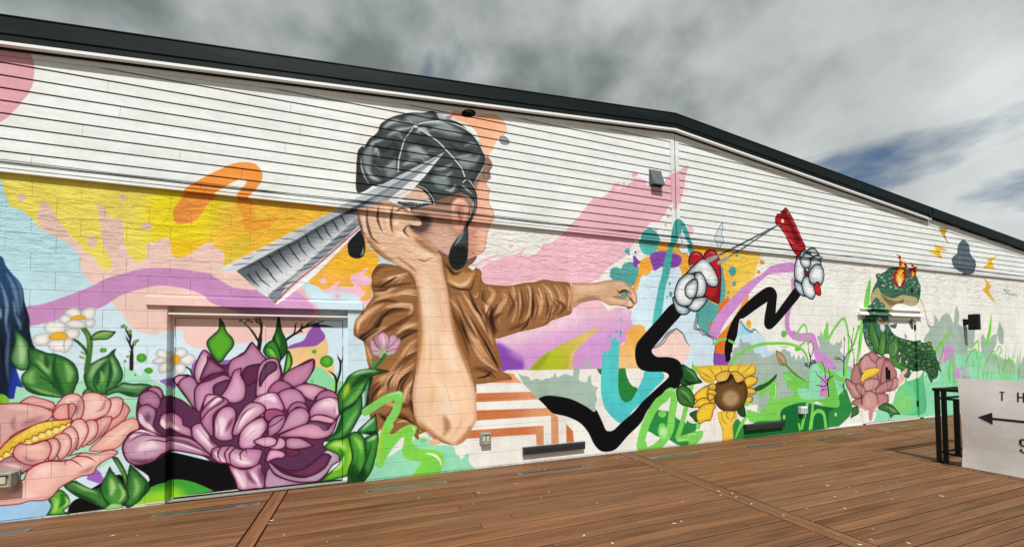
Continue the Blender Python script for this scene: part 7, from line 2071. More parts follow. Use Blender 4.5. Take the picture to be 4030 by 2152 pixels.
[10,619,616,9,616,48,80,2468,292,-6,-8,-15,-3,-15,4,-5,7,6,8,15,2,15,-3],
[10,618,616,9,614,48,80,2496,357,-7,-8,-15,-3,-15,4,-5,7,6,8,15,3,15,-3],
[10,615,616,9,616,47,80,2463,320,-6,-7,-15,-3,-15,3,-5,8,6,7,15,3,15,-3],
[10,617,614,9,616,47,80,2421,346,-6,-7,-15,-3,-14,3,-6,8,7,7,14,3,15,-3],
[10,618,616,9,614,49,80,2589,339,-7,-8,-16,-3,-15,4,-6,7,7,8,15,3,16,-3],
[10,617,616,9,614,47,80,2346,379,-6,-7,-14,-3,-14,3,-6,7,7,8,14,3,14,-3],
[10,617,614,9,614,47,80,2387,364,-7,-7,-14,-3,-14,3,-6,7,7,8,14,3,14,-3],
[10,618,616,9,614,48,80,2547,303,-7,-8,-16,-3,-15,4,-5,7,6,8,16,3,15,-4],
[10,615,616,9,616,49,80,2616,323,-7,-8,-15,-3,-16,3,-6,8,7,8,16,3,15,-3],
[10,618,616,9,616,48,80,2578,315,-7,-8,-16,-3,-15,4,-6,7,7,8,16,3,15,-3],
[10,619,616,9,616,47,80,2370,360,-7,-7,-14,-3,-14,3,-6,8,7,7,14,3,14,-3],
[10,617,616,9,616,49,80,2622,332,-7,-7,-16,-3,-16,3,-5,8,6,7,16,3,16,-3],
[10,618,616,9,614,48,80,2471,362,-7,-8,-15,-3,-14,3,-6,8,7,7,15,3,14,-3],
[10,617,614,9,614,48,80,2508,316,-7,-7,-15,-3,-15,3,-5,7,6,8,15,3,15,-3],
[10,619,616,9,614,46,80,2321,404,-6,-7,-15,-3,-13,2,-6,8,6,7,15,3,13,-3],
[10,617,616,9,614,47,80,2422,364,-6,-8,-15,-3,-14,3,-6,8,7,7,14,3,15,-3],
[10,618,614,9,614,46,80,2319,338,-7,-7,-14,-3,-14,3,-5,7,6,8,14,3,14,-3],
[10,617,616,9,614,49,80,2598,290,-7,-7,-16,-3,-15,3,-6,8,7,7,16,3,15,-3],
[10,615,614,9,616,48,80,2547,319,-7,-7,-16,-3,-14,3,-6,7,6,8,16,3,15,-3],
[10,618,616,9,616,47,80,2397,359,-7,-7,-14,-3,-14,3,-6,7,7,8,14,3,14,-3],
[10,619,614,9,616,48,80,2556,319,-7,-8,-15,-3,-15,4,-6,7,7,8,15,3,15,-3],
[10,615,614,9,614,48,80,2518,268,-7,-7,-15,-3,-15,3,-6,8,7,7,15,3,15,-3],
[10,615,614,9,616,47,80,2381,401,-6,-8,-15,-3,-14,3,-5,8,6,7,15,3,14,-3],
[10,619,616,9,616,48,80,2595,271,-7,-8,-15,-2,-16,3,-5,8,6,7,16,3,15,-3],
[10,617,616,9,616,49,80,2621,302,-7,-8,-16,-3,-15,3,-6,8,7,8,15,3,16,-4],
[10,617,614,9,616,47,80,2429,313,-7,-7,-14,-3,-15,3,-5,8,6,7,15,3,14,-3],
[10,619,616,9,614,48,80,2545,320,-7,-8,-15,-3,-15,3,-6,8,7,7,15,4,15,-4],
[10,617,616,9,616,49,80,2636,272,-7,-8,-16,-3,-15,4,-6,8,7,7,16,3,15,-3],
[10,617,616,9,614,49,80,2603,336,-7,-7,-15,-3,-16,3,-5,8,6,7,16,3,15,-3],
[10,615,616,9,614,47,80,2368,391,-6,-8,-15,-3,-14,3,-5,8,6,7,14,3,15,-3],
[10,617,614,9,614,48,80,2533,304,-7,-8,-15,-3,-15,4,-6,7,7,8,15,3,15,-4],
[10,617,614,9,616,48,80,2532,367,-7,-7,-15,-4,-15,4,-6,7,7,8,15,3,15,-3],
[10,618,616,9,616,48,80,2482,344,-7,-8,-15,-3,-14,3,-6,8,7,7,15,3,14,-3],
[10,619,614,9,616,48,80,2495,354,-7,-8,-15,-3,-15,3,-5,8,6,7,15,3,15,-3],
[10,619,616,9,614,47,80,2452,353,-6,-7,-15,-3,-15,3,-5,7,6,8,15,3,15,-3],
[10,618,616,9,616,47,80,2387,360,-6,-7,-15,-3,-14,3,-5,7,6,8,15,3,14,-3],
[10,615,616,9,616,49,80,2655,310,-7,-8,-16,-3,-16,3,-6,8,7,8,16,3,16,-4],
[10,618,614,9,616,47,80,2398,351,-7,-8,-15,-3,-14,3,-5,8,6,7,15,3,14,-3],
[10,617,614,9,616,47,80,2414,395,-7,-7,-14,-4,-15,3,-5,8,6,7,15,3,14,-3],
[10,617,616,9,614,49,80,2593,323,-7,-8,-15,-3,-16,4,-5,7,6,8,16,3,15,-3],
[10,615,614,9,614,48,80,2534,360,-6,-8,-16,-3,-15,4,-5,7,6,8,16,3,15,-3],
[10,615,614,9,614,48,80,2530,282,-7,-8,-15,-3,-15,4,-6,7,7,8,15,3,15,-4],
[10,615,614,9,616,49,80,2620,283,-7,-8,-16,-3,-15,4,-6,8,7,7,15,3,16,-3],
[10,618,614,9,614,47,80,2333,392,-7,-8,-14,-3,-14,3,-5,7,6,8,14,3,14,-3],
[10,615,614,9,616,48,80,2478,356,-7,-7,-15,-3,-14,3,-6,8,7,7,15,3,14,-3],
[10,617,614,9,614,48,80,2559,290,-6,-7,-16,-3,-15,3,-6,8,7,8,15,2,16,-3],
[10,618,616,9,616,47,80,2450,336,-6,-7,-15,-3,-15,3,-5,8,6,7,15,3,15,-3],
[10,617,614,9,614,49,80,2598,294,-7,-7,-15,-3,-16,3,-6,8,7,8,16,3,15,-4],
[10,615,616,9,616,47,80,2396,348,-7,-7,-14,-3,-15,3,-5,8,6,7,15,3,14,-3],
[10,615,616,9,614,48,80,2455,303,-7,-8,-15,-2,-14,3,-6,7,7,8,14,3,15,-4],
[10,615,616,9,616,49,80,2587,342,-7,-8,-16,-3,-15,3,-6,8,7,8,16,3,15,-4],
[10,618,616,9,614,49,80,2604,344,-7,-8,-16,-3,-15,3,-6,8,7,7,16,4,15,-4],
[10,618,614,9,616,46,80,2359,369,-7,-7,-14,-3,-14,3,-5,7,6,7,14,3,14,-3],
[10,619,614,9,614,48,80,2520,300,-7,-7,-15,-3,-15,3,-6,8,7,7,15,3,15,-3],
[10,617,616,9,614,47,80,2432,373,-6,-7,-15,-3,-14,3,-6,7,6,8,15,3,15,-3],
[10,615,616,9,614,49,80,2617,328,-7,-7,-16,-3,-15,3,-6,8,7,7,16,3,15,-3],
[10,615,614,9,614,47,80,2459,326,-6,-8,-15,-3,-15,3,-5,8,6,7,15,3,15,-3],
[10,618,616,9,614,47,80,2357,365,-6,-7,-15,-3,-14,3,-5,7,6,7,15,3,14,-3],
[10,618,616,9,616,49,80,2610,288,-7,-7,-16,-3,-15,3,-6,8,7,8,16,3,15,-4],
[10,615,616,9,616,48,80,2560,332,-7,-8,-15,-3,-15,4,-6,7,7,8,15,3,15,-3],
[10,615,614,9,614,48,80,2508,301,-7,-8,-15,-2,-15,3,-6,7,7,8,15,3,15,-3],
[10,618,614,9,614,47,80,2423,302,-6,-8,-15,-3,-14,4,-6,7,6,7,15,3,15,-3],
[10,618,614,9,616,49,80,2572,311,-7,-8,-16,-3,-15,3,-5,8,6,8,16,3,15,-4],
[10,619,616,9,614,48,80,2521,356,-7,-8,-15,-3,-15,3,-5,8,6,8,15,3,15,-3],
[10,617,616,9,616,48,80,2560,314,-7,-7,-16,-3,-15,3,-5,8,6,7,16,3,15,-3],
[10,619,614,9,616,47,80,2352,402,-6,-8,-15,-3,-14,3,-5,8,6,7,15,3,14,-3],
[10,615,614,9,614,47,80,2409,379,-6,-7,-15,-3,-14,3,-6,7,7,7,14,4,15,-4],
[10,618,616,9,614,48,80,2573,343,-7,-8,-16,-3,-15,3,-6,8,7,7,16,4,15,-4],
[10,615,614,9,614,47,80,2376,363,-6,-7,-14,-3,-14,3,-6,7,6,7,15,3,14,-3],
[10,617,616,9,616,47,80,2351,399,-7,-7,-14,-3,-14,3,-6,7,7,7,14,4,14,-3],
[10,617,614,9,614,48,80,2454,317,-6,-7,-15,-3,-14,3,-6,7,6,8,15,3,15,-3],
[10,618,616,9,614,46,80,2328,372,-6,-7,-14,-3,-14,3,-6,7,7,7,14,3,14,-3],
[10,619,614,9,616,48,80,2484,351,-7,-7,-15,-3,-15,3,-5,7,6,8,15,3,15,-3],
[10,615,616,9,616,49,80,2631,340,-7,-7,-16,-3,-16,3,-6,8,7,7,16,3,16,-3],
[10,618,616,9,614,49,80,2566,333,-7,-8,-15,-3,-15,4,-6,7,7,8,15,3,15,-3],
[10,615,616,9,614,48,80,2500,349,-7,-8,-15,-3,-15,4,-6,7,7,8,15,3,15,-4],
[10,615,614,9,616,49,80,2621,324,-7,-8,-16,-3,-15,3,-6,8,7,8,15,3,16,-4],
[10,617,614,9,614,47,80,2418,402,-6,-7,-15,-3,-14,3,-6,7,6,8,15,3,14,-3],
[10,615,616,9,616,49,80,2609,336,-7,-8,-15,-3,-16,4,-6,7,7,8,16,3,15,-3],
[10,619,616,9,614,47,80,2451,301,-7,-7,-15,-3,-14,3,-6,8,7,7,15,3,14,-3],
[10,619,614,9,616,47,80,2356,363,-6,-8,-14,-3,-14,3,-6,8,7,7,14,3,14,-3],
[10,615,616,9,616,49,80,2610,278,-7,-8,-16,-3,-15,4,-6,7,7,8,16,3,15,-4],
[10,618,616,9,614,48,80,2535,361,-6,-8,-16,-3,-15,4,-5,7,6,8,16,3,15,-3],
[10,619,614,9,616,48,80,2560,317,-7,-7,-15,-3,-15,3,-6,8,7,7,15,3,15,-3],
[10,617,614,9,616,47,80,2371,362,-7,-7,-14,-3,-14,3,-6,8,7,7,14,3,14,-3],
[10,618,616,9,616,46,80,2324,376,-6,-7,-14,-3,-14,3,-5,7,6,7,14,3,14,-3],
[10,617,616,9,616,47,80,2408,314,-7,-8,-14,-2,-14,3,-6,7,6,8,15,3,14,-4],
[10,619,616,9,614,49,80,2649,280,-7,-7,-16,-3,-16,3,-6,8,7,8,16,3,16,-4],
[10,618,614,9,616,48,80,2511,292,-7,-8,-15,-3,-15,4,-5,7,6,8,15,3,15,-4],
[10,615,614,9,616,47,80,2481,307,-6,-8,-15,-3,-15,4,-6,7,7,8,15,3,14,-4],
[10,619,616,9,614,47,80,2394,324,-6,-8,-15,-2,-14,3,-6,7,7,8,14,2,14,-3],
[10,619,616,9,616,48,80,2537,303,-7,-7,-15,-3,-15,3,-6,8,7,7,15,3,15,-3],
[10,618,616,9,614,49,80,2619,334,-7,-8,-15,-3,-16,3,-6,8,7,8,16,3,15,-3],
[10,619,614,9,616,47,80,2430,344,-7,-7,-14,-3,-15,3,-5,7,6,8,15,3,14,-4],
[10,617,616,9,616,49,80,2629,317,-7,-8,-16,-3,-16,4,-5,7,6,8,16,3,16,-3],
[10,615,614,9,616,48,80,2529,294,-7,-7,-15,-3,-15,3,-6,8,7,7,15,3,15,-3],
[10,617,614,9,614,49,80,2650,319,-7,-8,-16,-3,-15,3,-6,8,7,8,16,3,15,-4],
[10,619,614,9,616,48,80,2496,289,-6,-8,-15,-3,-15,4,-6,7,7,8,15,3,15,-4],
[10,617,614,9,614,48,80,2587,355,-7,-8,-16,-3,-15,3,-6,8,7,8,16,3,15,-3],
[10,615,614,9,614,47,80,2466,329,-7,-8,-15,-2,-15,3,-5,7,6,8,15,3,15,-3],
[10,615,614,9,616,46,80,2313,369,-6,-7,-14,-3,-14,3,-5,7,6,7,14,3,14,-3],
[10,615,616,9,614,47,80,2383,347,-7,-7,-14,-3,-14,3,-6,7,7,8,14,3,14,-3],
[10,618,614,9,616,47,80,2467,364,-7,-7,-15,-4,-15,4,-5,7,6,8,15,3,15,-3],
[10,619,616,9,614,47,80,2380,404,-6,-7,-15,-3,-14,3,-5,7,6,7,15,3,14,-3],
[10,617,614,9,616,49,80,2632,283,-7,-8,-16,-3,-16,4,-6,8,7,7,16,3,16,-3],
[10,617,614,9,614,48,80,2518,293,-7,-7,-15,-3,-15,3,-6,8,7,7,15,3,15,-3],
[10,619,616,9,616,47,80,2362,380,-7,-8,-14,-3,-14,3,-5,8,6,7,14,3,14,-3],
[10,621,614,9,620,49,80,2664,241,-7,-7,-16,-3,-16,4,-6,7,7,8,16,3,16,-4],
[10,622,614,9,620,49,80,2645,269,-7,-8,-16,-3,-15,4,-6,7,7,8,16,3,15,-4],
[10,621,614,9,614,48,80,2568,263,-7,-8,-16,-2,-15,3,-5,8,6,7,16,3,15,-3],
[10,623,614,9,614,49,80,2658,267,-7,-7,-16,-3,-15,3,-6,8,7,8,16,3,15,-4],
[10,622,614,9,614,48,80,2500,287,-7,-8,-15,-3,-15,4,-5,7,6,8,15,3,15,-4],
[10,622,620,9,620,49,80,2682,261,-7,-7,-16,-3,-16,3,-6,8,7,8,16,3,16,-4],
[10,622,614,9,614,48,80,2637,204,-7,-7,-16,-3,-15,3,-6,8,7,8,16,3,15,-4],
[10,623,620,9,614,49,80,2656,225,-7,-7,-16,-3,-15,4,-6,7,7,8,16,3,15,-4],
[10,621,614,9,620,49,80,2627,229,-7,-8,-16,-3,-15,4,-6,8,7,7,16,3,15,-4],
[10,621,620,9,614,47,80,2453,275,-7,-7,-14,-3,-15,3,-6,8,7,7,15,3,14,-3],
[10,622,620,9,620,49,80,2611,291,-7,-8,-15,-3,-16,3,-6,8,7,8,16,3,15,-4],
[10,621,614,9,620,48,80,2489,269,-6,-7,-15,-3,-15,4,-6,7,7,8,15,2,15,-3],
[10,622,614,9,614,47,80,2427,238,-7,-7,-15,-3,-14,3,-5,8,6,7,15,3,14,-4],
[10,623,620,9,620,49,80,2663,228,-7,-8,-16,-2,-16,3,-6,8,7,8,16,2,16,-3],
[10,623,614,9,620,48,80,2504,247,-6,-8,-15,-2,-15,3,-6,8,7,7,15,3,15,-4],
[10,621,620,9,614,49,80,2617,227,-7,-8,-16,-2,-15,3,-6,8,7,7,16,3,15,-3],
[10,623,620,9,620,48,80,2579,266,-7,-7,-16,-3,-15,4,-6,7,7,8,16,3,15,-4],
[10,621,620,9,620,47,80,2453,287,-7,-7,-15,-3,-14,3,-6,8,7,7,14,3,15,-3],
[10,621,620,9,614,47,80,2442,239,-6,-7,-15,-3,-14,3,-6,8,6,7,15,3,15,-4],
[10,623,620,9,614,48,80,2519,249,-7,-8,-15,-3,-15,4,-6,8,7,7,15,3,15,-4],
[10,623,620,9,614,48,80,2514,290,-7,-8,-15,-3,-15,4,-6,7,7,8,15,3,15,-4],
[10,621,620,9,614,48,80,2507,239,-6,-8,-16,-3,-14,4,-6,8,7,7,15,3,15,-4],
[10,623,620,9,614,48,80,2482,292,-7,-8,-15,-3,-15,4,-5,7,6,8,15,3,15,-4],
[10,621,620,9,620,49,80,2622,244,-7,-7,-15,-3,-16,3,-6,8,7,8,16,2,15,-3],
[10,623,620,9,614,49,80,2658,268,-7,-8,-16,-2,-16,3,-6,8,7,7,16,3,16,-3],
[10,622,620,9,620,48,80,2515,262,-7,-7,-15,-3,-15,3,-6,8,7,7,15,3,15,-3],
[10,621,620,9,614,48,80,2495,265,-6,-7,-16,-3,-14,4,-6,7,7,8,15,2,15,-3],
[10,621,614,9,620,49,80,2669,228,-7,-7,-16,-3,-16,3,-6,8,7,8,16,3,16,-4],
[10,623,620,9,620,48,80,2567,281,-7,-7,-16,-3,-15,3,-6,8,7,8,16,3,15,-4],
[10,622,620,9,620,49,80,2629,234,-7,-7,-16,-3,-15,4,-6,8,7,7,16,3,15,-4],
[10,621,620,9,620,48,80,2511,283,-7,-8,-15,-3,-15,4,-6,7,7,8,15,3,15,-4],
[10,623,620,9,614,47,80,2502,244,-7,-8,-15,-3,-14,4,-6,7,7,8,15,3,14,-4],
[10,623,614,9,614,49,80,2654,199,-7,-7,-16,-3,-16,4,-6,8,7,7,16,3,16,-4],
[10,623,614,9,620,48,80,2485,247,-7,-8,-15,-2,-14,3,-6,8,7,7,15,3,14,-4],
[10,621,620,9,620,48,80,2524,261,-7,-8,-15,-2,-15,3,-6,8,7,7,15,3,15,-3],
[10,621,614,9,614,49,80,2667,251,-7,-8,-16,-3,-16,4,-6,8,7,7,16,3,16,-3],
[10,622,614,9,614,47,80,2484,257,-6,-7,-15,-3,-15,4,-6,7,7,7,15,3,15,-3],
[10,622,614,9,620,49,80,2659,230,-7,-7,-16,-3,-16,3,-6,8,7,8,16,3,16,-4],
[10,623,620,9,620,49,80,2634,211,-7,-8,-16,-2,-15,3,-6,8,7,8,15,2,16,-3],
[10,622,620,9,614,48,80,2563,263,-7,-8,-15,-2,-15,3,-6,8,7,7,15,3,15,-3],
[10,622,620,9,614,48,80,2584,248,-7,-8,-16,-3,-15,4,-6,8,7,7,16,3,15,-3],
[10,621,620,9,620,49,80,2608,274,-7,-7,-15,-3,-16,3,-6,8,7,8,16,3,15,-4],
[10,621,620,9,620,49,80,2653,219,-7,-7,-16,-3,-16,4,-6,8,7,7,16,3,16,-4],
[10,622,614,9,614,48,80,2497,262,-7,-8,-15,-3,-15,4,-5,7,6,8,15,3,15,-4],
[10,622,620,9,614,49,80,2582,298,-7,-8,-16,-2,-15,3,-6,8,7,7,15,3,16,-3],
[10,623,620,9,614,48,80,2570,265,-7,-7,-16,-3,-15,4,-5,7,6,8,16,3,15,-4],
[10,623,614,9,620,48,80,2596,252,-7,-8,-16,-2,-15,3,-6,8,7,7,16,3,15,-3],
[10,622,620,9,620,49,80,2651,262,-7,-8,-16,-3,-15,4,-6,8,7,7,16,3,15,-3],
[10,622,620,9,614,48,80,2581,266,-7,-8,-15,-2,-15,3,-6,8,7,7,15,3,15,-3],
[10,622,620,9,620,48,80,2552,249,-7,-7,-16,-3,-15,4,-5,7,6,8,16,3,15,-4],
[10,623,620,9,614,48,80,2511,295,-7,-8,-15,-3,-15,4,-5,7,6,8,15,3,15,-4],
[10,623,614,9,614,49,80,2652,250,-7,-7,-16,-3,-16,3,-6,8,7,8,16,3,16,-4],
[10,623,620,9,614,49,80,2648,242,-7,-7,-16,-3,-15,3,-6,8,7,8,15,3,16,-4],
[10,621,614,9,614,48,80,2574,251,-7,-7,-15,-3,-15,3,-6,8,7,7,15,3,15,-3],
[10,622,614,9,614,47,80,2458,251,-6,-7,-15,-3,-15,4,-5,7,6,7,15,3,14,-3],
[10,621,620,9,620,48,80,2599,260,-7,-7,-16,-3,-15,4,-6,7,7,8,16,3,15,-4],
[10,623,620,9,614,48,80,2605,252,-7,-8,-16,-3,-15,4,-6,8,7,7,16,3,15,-4],
[10,621,620,9,620,48,80,2476,254,-6,-7,-15,-3,-15,3,-5,8,6,7,15,3,15,-3],
[10,621,620,9,620,48,80,2623,224,-7,-8,-16,-3,-15,4,-6,8,7,7,16,3,15,-3],
[10,622,614,9,614,49,80,2611,260,-7,-7,-16,-3,-15,3,-6,8,7,8,16,2,15,-3],
[10,622,620,9,620,48,80,2477,294,-6,-7,-15,-3,-15,3,-6,8,7,7,15,3,15,-3],
[10,622,614,9,614,49,80,2659,199,-7,-7,-16,-3,-16,4,-6,8,7,7,16,3,16,-4],
[10,621,614,9,620,48,80,2519,241,-6,-8,-16,-2,-14,3,-6,8,7,7,15,3,15,-4],
[10,622,620,9,614,49,80,2663,271,-7,-8,-16,-3,-16,4,-6,8,7,7,16,3,16,-3],
[10,621,620,9,614,47,80,2437,261,-7,-7,-14,-3,-15,3,-5,8,6,7,15,3,14,-3],
[10,623,614,9,614,48,80,2530,291,-7,-8,-16,-3,-14,4,-6,7,7,8,15,3,15,-3],
[10,623,620,9,620,48,80,2557,261,-7,-8,-15,-2,-15,3,-6,8,7,7,15,3,15,-3],
[10,621,620,9,614,49,80,2623,234,-7,-8,-16,-2,-15,3,-6,8,7,8,16,2,15,-3],
[10,623,614,9,614,48,80,2523,283,-7,-8,-15,-3,-15,4,-6,7,7,8,15,3,15,-4],
[10,622,614,9,620,49,80,2645,236,-7,-8,-16,-3,-16,4,-6,8,7,7,16,3,16,-4],
[10,622,620,9,614,48,80,2493,287,-7,-7,-15,-3,-15,3,-5,8,6,7,15,3,15,-3],
[10,622,614,9,620,48,80,2551,241,-6,-7,-16,-3,-15,3,-5,8,6,7,16,3,15,-3],
[10,621,614,9,614,47,80,2425,238,-6,-7,-15,-3,-14,4,-6,7,7,7,14,3,15,-3],
[10,622,614,9,620,48,80,2518,264,-7,-8,-15,-3,-15,4,-6,7,7,8,15,3,15,-4],
[10,621,620,9,620,48,80,2518,279,-7,-7,-15,-3,-15,4,-6,7,7,8,15,2,15,-3],
[10,623,620,9,620,48,80,2573,276,-7,-7,-15,-3,-15,3,-6,8,7,8,15,2,15,-3],
[10,621,614,9,620,48,80,2615,259,-7,-8,-16,-3,-15,4,-6,8,7,7,15,3,16,-3],
[10,622,614,9,620,47,80,2418,282,-6,-7,-15,-3,-14,4,-6,7,7,7,14,3,15,-3],
[10,622,620,9,620,49,80,2642,210,-7,-8,-16,-3,-15,4,-7,8,8,7,15,3,16,-3],
[10,623,620,9,620,48,80,2569,244,-7,-8,-16,-3,-15,4,-6,8,7,7,16,3,15,-3],
[0,624,2485,617,-4,-10,-9,-5,-7,4,-3,10,4,11,8,4,8,-4],
[129,625,24,1,2454,633,15,-29,24,1],
[0,626,2533,614,-2,-7,-5,-3,-5,3,-1,7,2,7,5,3,5,-3],
[1,627,22,2533,583,23,-24,19,-39,10,-34,7,-25,7,-15],
[129,627,14,2,2589,481,20,-15,34,-4],
[129,627,14,2,2592,466,16,-24,3,-15],
[10,557,628,11,56,55,75,2146,450,23,23,20,-50,20,-37,5,-37,5,-36,-29,9,-27,37,-16,36],
[737,629,43,10,90,1,2174,432,19,-55,20,-51],
[10,630,628,11,56,55,75,2205,331,27,74,30,14,5,-51,-18,-56,-30,-4],
[737,631,38,11,90,1,2238,386,5,-37,-9,-32],
[266,632,628,11,56,56,75,1,2,2282,358,39,19,29,33,9,-42,6,-29,-26,-37,-38,-9,-18,28],
[737,633,45,11,90,1,2328,368,14,-29,-25,-32],
[288,634,4,3,0,1,2,2274,484,227,-5,10,-102,-49,0,-109,19,-45,28,-24,37],
[10,635,628,9,56,24,75,2453,481,23,-12,7,-29,-9,-9,-19,23],
[266,636,628,9,56,23,75,1,2,2302,447,23,5,30,5,-12,-21,-26,2],
[1,637,16,2284,466,18,-23,1,-38,-13,-37],
[0,638,2415,413,13,-17,-7,-12,-9,12],
[10,86,84,9,85,106,75,2195,478,19,5,21,-18,-8,-12,-25,7],
[10,86,84,9,85,108,75,2227,451,23,5,13,-19,-16,-21,-21,16],
[10,86,84,9,85,108,75,2258,465,30,10,7,-14,-31,-10],
[10,89,87,9,88,37,80,2229,469,29,0,-9,-14,-18,1],
[10,640,628,11,639,47,60,2285,293,39,4,52,-34,46,-15,-8,-14,-62,11,-53,25],
[10,643,641,16,642,93,70,2060,288,22,17,50,13,29,9,50,-24,37,-5,45,-10,35,-42,6,-33,-33,-41,-176,6,-89,48],
[10,644,641,15,642,89,70,1997,188,13,65,35,21,13,-31,19,-41,12,-22,-35,-12],
[10,645,641,16,642,93,70,2219,175,12,91,31,23,52,-24,25,-43,-14,-32,-39,-18],
[737,646,55,27,80,1,2262,275,5,-46,-11,-46],
[10,647,641,15,642,91,70,2052,270,30,31,50,13,20,-23,36,-15,36,-5,-24,-31,-72,6,-51,-26],
[737,646,53,26,80,1,2103,296,-9,-36,-16,-26],
[10,648,641,16,642,92,70,2188,285,45,16,23,-3,-34,-68,-10,-50,-20,37],
[10,651,649,11,650,31,50,2062,194,3,22,27,22,51,12,51,1,20,-12,-29,-17,-59,-17,-50,-14],
[1,652,8,2077,207,3,-14],
[1,652,9,2088,210,3,-13],
[1,652,9,2100,213,2,-14],
[1,652,9,2112,216,3,-13],
[1,652,9,2123,219,3,-14],
[1,652,9,2135,222,3,-13],
[1,652,9,2147,225,3,-14],
[1,652,9,2159,227,3,-12],
[1,652,9,2171,231,3,-14],
[1,652,9,2183,234,3,-13],
[1,652,9,2195,236,3,-12],
[1,652,9,2208,239,3,-13],
[10,653,641,15,642,89,70,1957,198,10,12,40,-18,47,-24,12,-36,-15,-17,-47,11,-32,41],
[737,646,44,22,80,1,1980,192,32,-31,26,-28],
[10,654,641,15,642,89,70,2026,173,29,12,40,-32,6,-18,-35,-6],
[10,655,641,16,642,93,70,2263,159,47,40,31,2,11,-26,-29,-27,-54,-7],
[737,646,47,23,80,1,2285,163,40,22],
[10,656,641,16,642,93,70,2165,136,31,31,76,24,38,-5,-25,-37,-76,-17],
[10,657,641,15,642,91,70,2075,176,37,25,57,3,36,-10,-16,-32,-59,-20,-35,11],
[737,646,67,33,80,1,2125,192,6,-23,-1,-18],
[737,646,45,22,80,1,2169,195,-9,-27],
[1,641,11,2129,196,6,-27,-5,-25],
[1,641,11,2169,199,-9,-31,-23,-22],
[10,658,641,15,642,89,70,1995,100,29,16,48,2,55,-25,-50,-6,-55,3],
[10,659,641,16,642,92,70,2180,131,59,2,29,-15,-10,-32,-45,-11,-36,15],
[10,660,641,15,642,91,70,2061,101,19,34,50,14,43,-13,20,-33,-9,-22,-37,-12,-57,-1],
[737,646,89,44,80,1,2108,125,12,-27,-8,-22],
[96,661,6,80,2029,94,222,-12,-24,-22,-14,15,-37,-7,-8,-16,-22,1,-13,17,-43,-13,-27,17,-28,6],
[129,662,19,2,1998,144,-3,-82],
[129,662,19,2,2036,89,2,-29],
[129,662,19,2,2094,72,-4,-15,-1,-18],
[129,662,20,2,2126,71,-1,-17,-2,-35],
[129,662,20,2,2140,70,-1,-16,-2,-38],
[129,662,20,2,2228,83,0,-35],
[129,662,20,2,2323,152,-2,-88],
[129,662,21,2,2347,165,-4,-37],
[129,662,20,2,2280,136,1,-56],
[129,662,20,2,2049,68,2,-18],
[32,663,6,2122,64,29,-2,-10,-46,-18,1],
[32,664,4,2347,170,10,37,25,23,40,14,-5,-19,-21,-14,3,-19,-20,-14],
[0,664,2361,273,17,28,-5,-23,-8,-10],
[0,665,2425,274,-2,-4,-5,-1,-4,2,-2,4,2,4,5,1,4,-1],
[0,665,2461,228,-2,-4,-5,-1,-4,1,-2,5,3,4,4,1,5,-2],
[0,665,2372,316,-2,-4,-4,-2,-5,2,-1,4,2,4,4,1,5,-1],
[0,665,2338,245,-2,-3,-4,-2,-4,2,-2,4,2,4,5,1,4,-2],
[266,623,628,11,56,69,75,2,4,6,2191,71,52,16,52,-12,44,-33,17,-14,-48,2,-27,-15,-18,27,-58,17],
[737,666,55,14,90,1,2250,73,52,-22,29,-13],
[266,667,628,10,56,43,75,1,4,2001,78,35,7,5,-30,-28,-11,-29,-8,9,22],
[1024,668,2354,785,11,1,0,-7,-11,0],
[1024,668,2365,780,21,1,-1,-7,-21,-1],
[1024,668,2364,774,21,0,0,-6,-21,-1],
[1024,668,2374,768,11,1,0,-7,-11,0],
[1024,668,2374,762,11,0,-1,-6,-11,-1],
[1024,669,2395,764,22,0,0,-7,-22,0],
[1024,668,2373,756,22,0,-1,-6,-21,-1],
[1024,669,2395,757,22,1,0,-7,-23,0],
[1024,668,2373,750,11,0,0,-7,-11,0],
[1024,670,2383,750,11,1,0,-7,-11,-1],
[1024,669,2405,752,12,0,-1,-7,-11,0],
[1024,668,2362,743,22,0,-1,-7,-21,0],
[1024,670,2383,744,22,1,0,-7,-23,-1],
[1024,668,2405,745,22,1,-1,-7,-21,0],
[1024,668,2362,736,21,1,0,-7,-21,0],
[1024,670,2382,738,23,0,-1,-7,-22,0],
[1024,668,2405,739,21,1,0,-7,-22,-1],
[1024,668,2362,730,11,0,-1,-6,-11,-1],
[1024,670,2372,731,32,0,0,-6,-33,-1],
[1024,668,2404,733,22,0,-1,-6,-21,-1],
[1024,668,2361,724,11,0,0,-7,-11,0],
[1024,671,2372,725,11,0,-1,-7,-11,0],
[1024,670,2382,725,22,1,-1,-7,-22,-1],
[1024,668,2404,727,21,0,0,-7,-21,0],
[1024,668,2350,717,22,0,-1,-6,-21,-1],
[1024,671,2371,718,11,1,0,-7,-11,0],
[1024,670,2381,719,34,0,-1,-6,-33,-1],
[1024,668,2414,721,11,0,0,-7,-12,0],
[1024,668,2350,711,11,0,-1,-7,-11,0],
[1024,671,2361,711,21,1,-1,-7,-21,0],
[1024,670,2381,713,33,0,0,-6,-33,-1],
[1024,668,2414,715,21,0,0,-7,-22,0],
[1024,668,2338,704,22,0,0,-6,-22,-1],
[1024,671,2360,705,21,1,0,-7,-21,0],
[1024,670,2381,706,22,1,-1,-7,-22,0],
[1024,668,2403,708,32,0,-1,-7,-32,0],
[1024,668,2338,698,22,0,-1,-7,-21,0],
[1024,671,2360,699,11,0,-1,-7,-11,0],
[1024,670,2370,700,32,0,0,-7,-32,0],
[1024,668,2402,702,32,-1,0,-6,-32,0],
[1024,668,2328,691,20,0,0,-7,-21,0],
[1024,671,2349,692,21,0,0,-6,-22,-1],
[1024,670,2370,693,21,1,-1,-7,-21,0],
[1024,671,2391,695,22,0,0,-7,-22,0],
[1024,668,2412,696,22,0,-1,-7,-21,0],
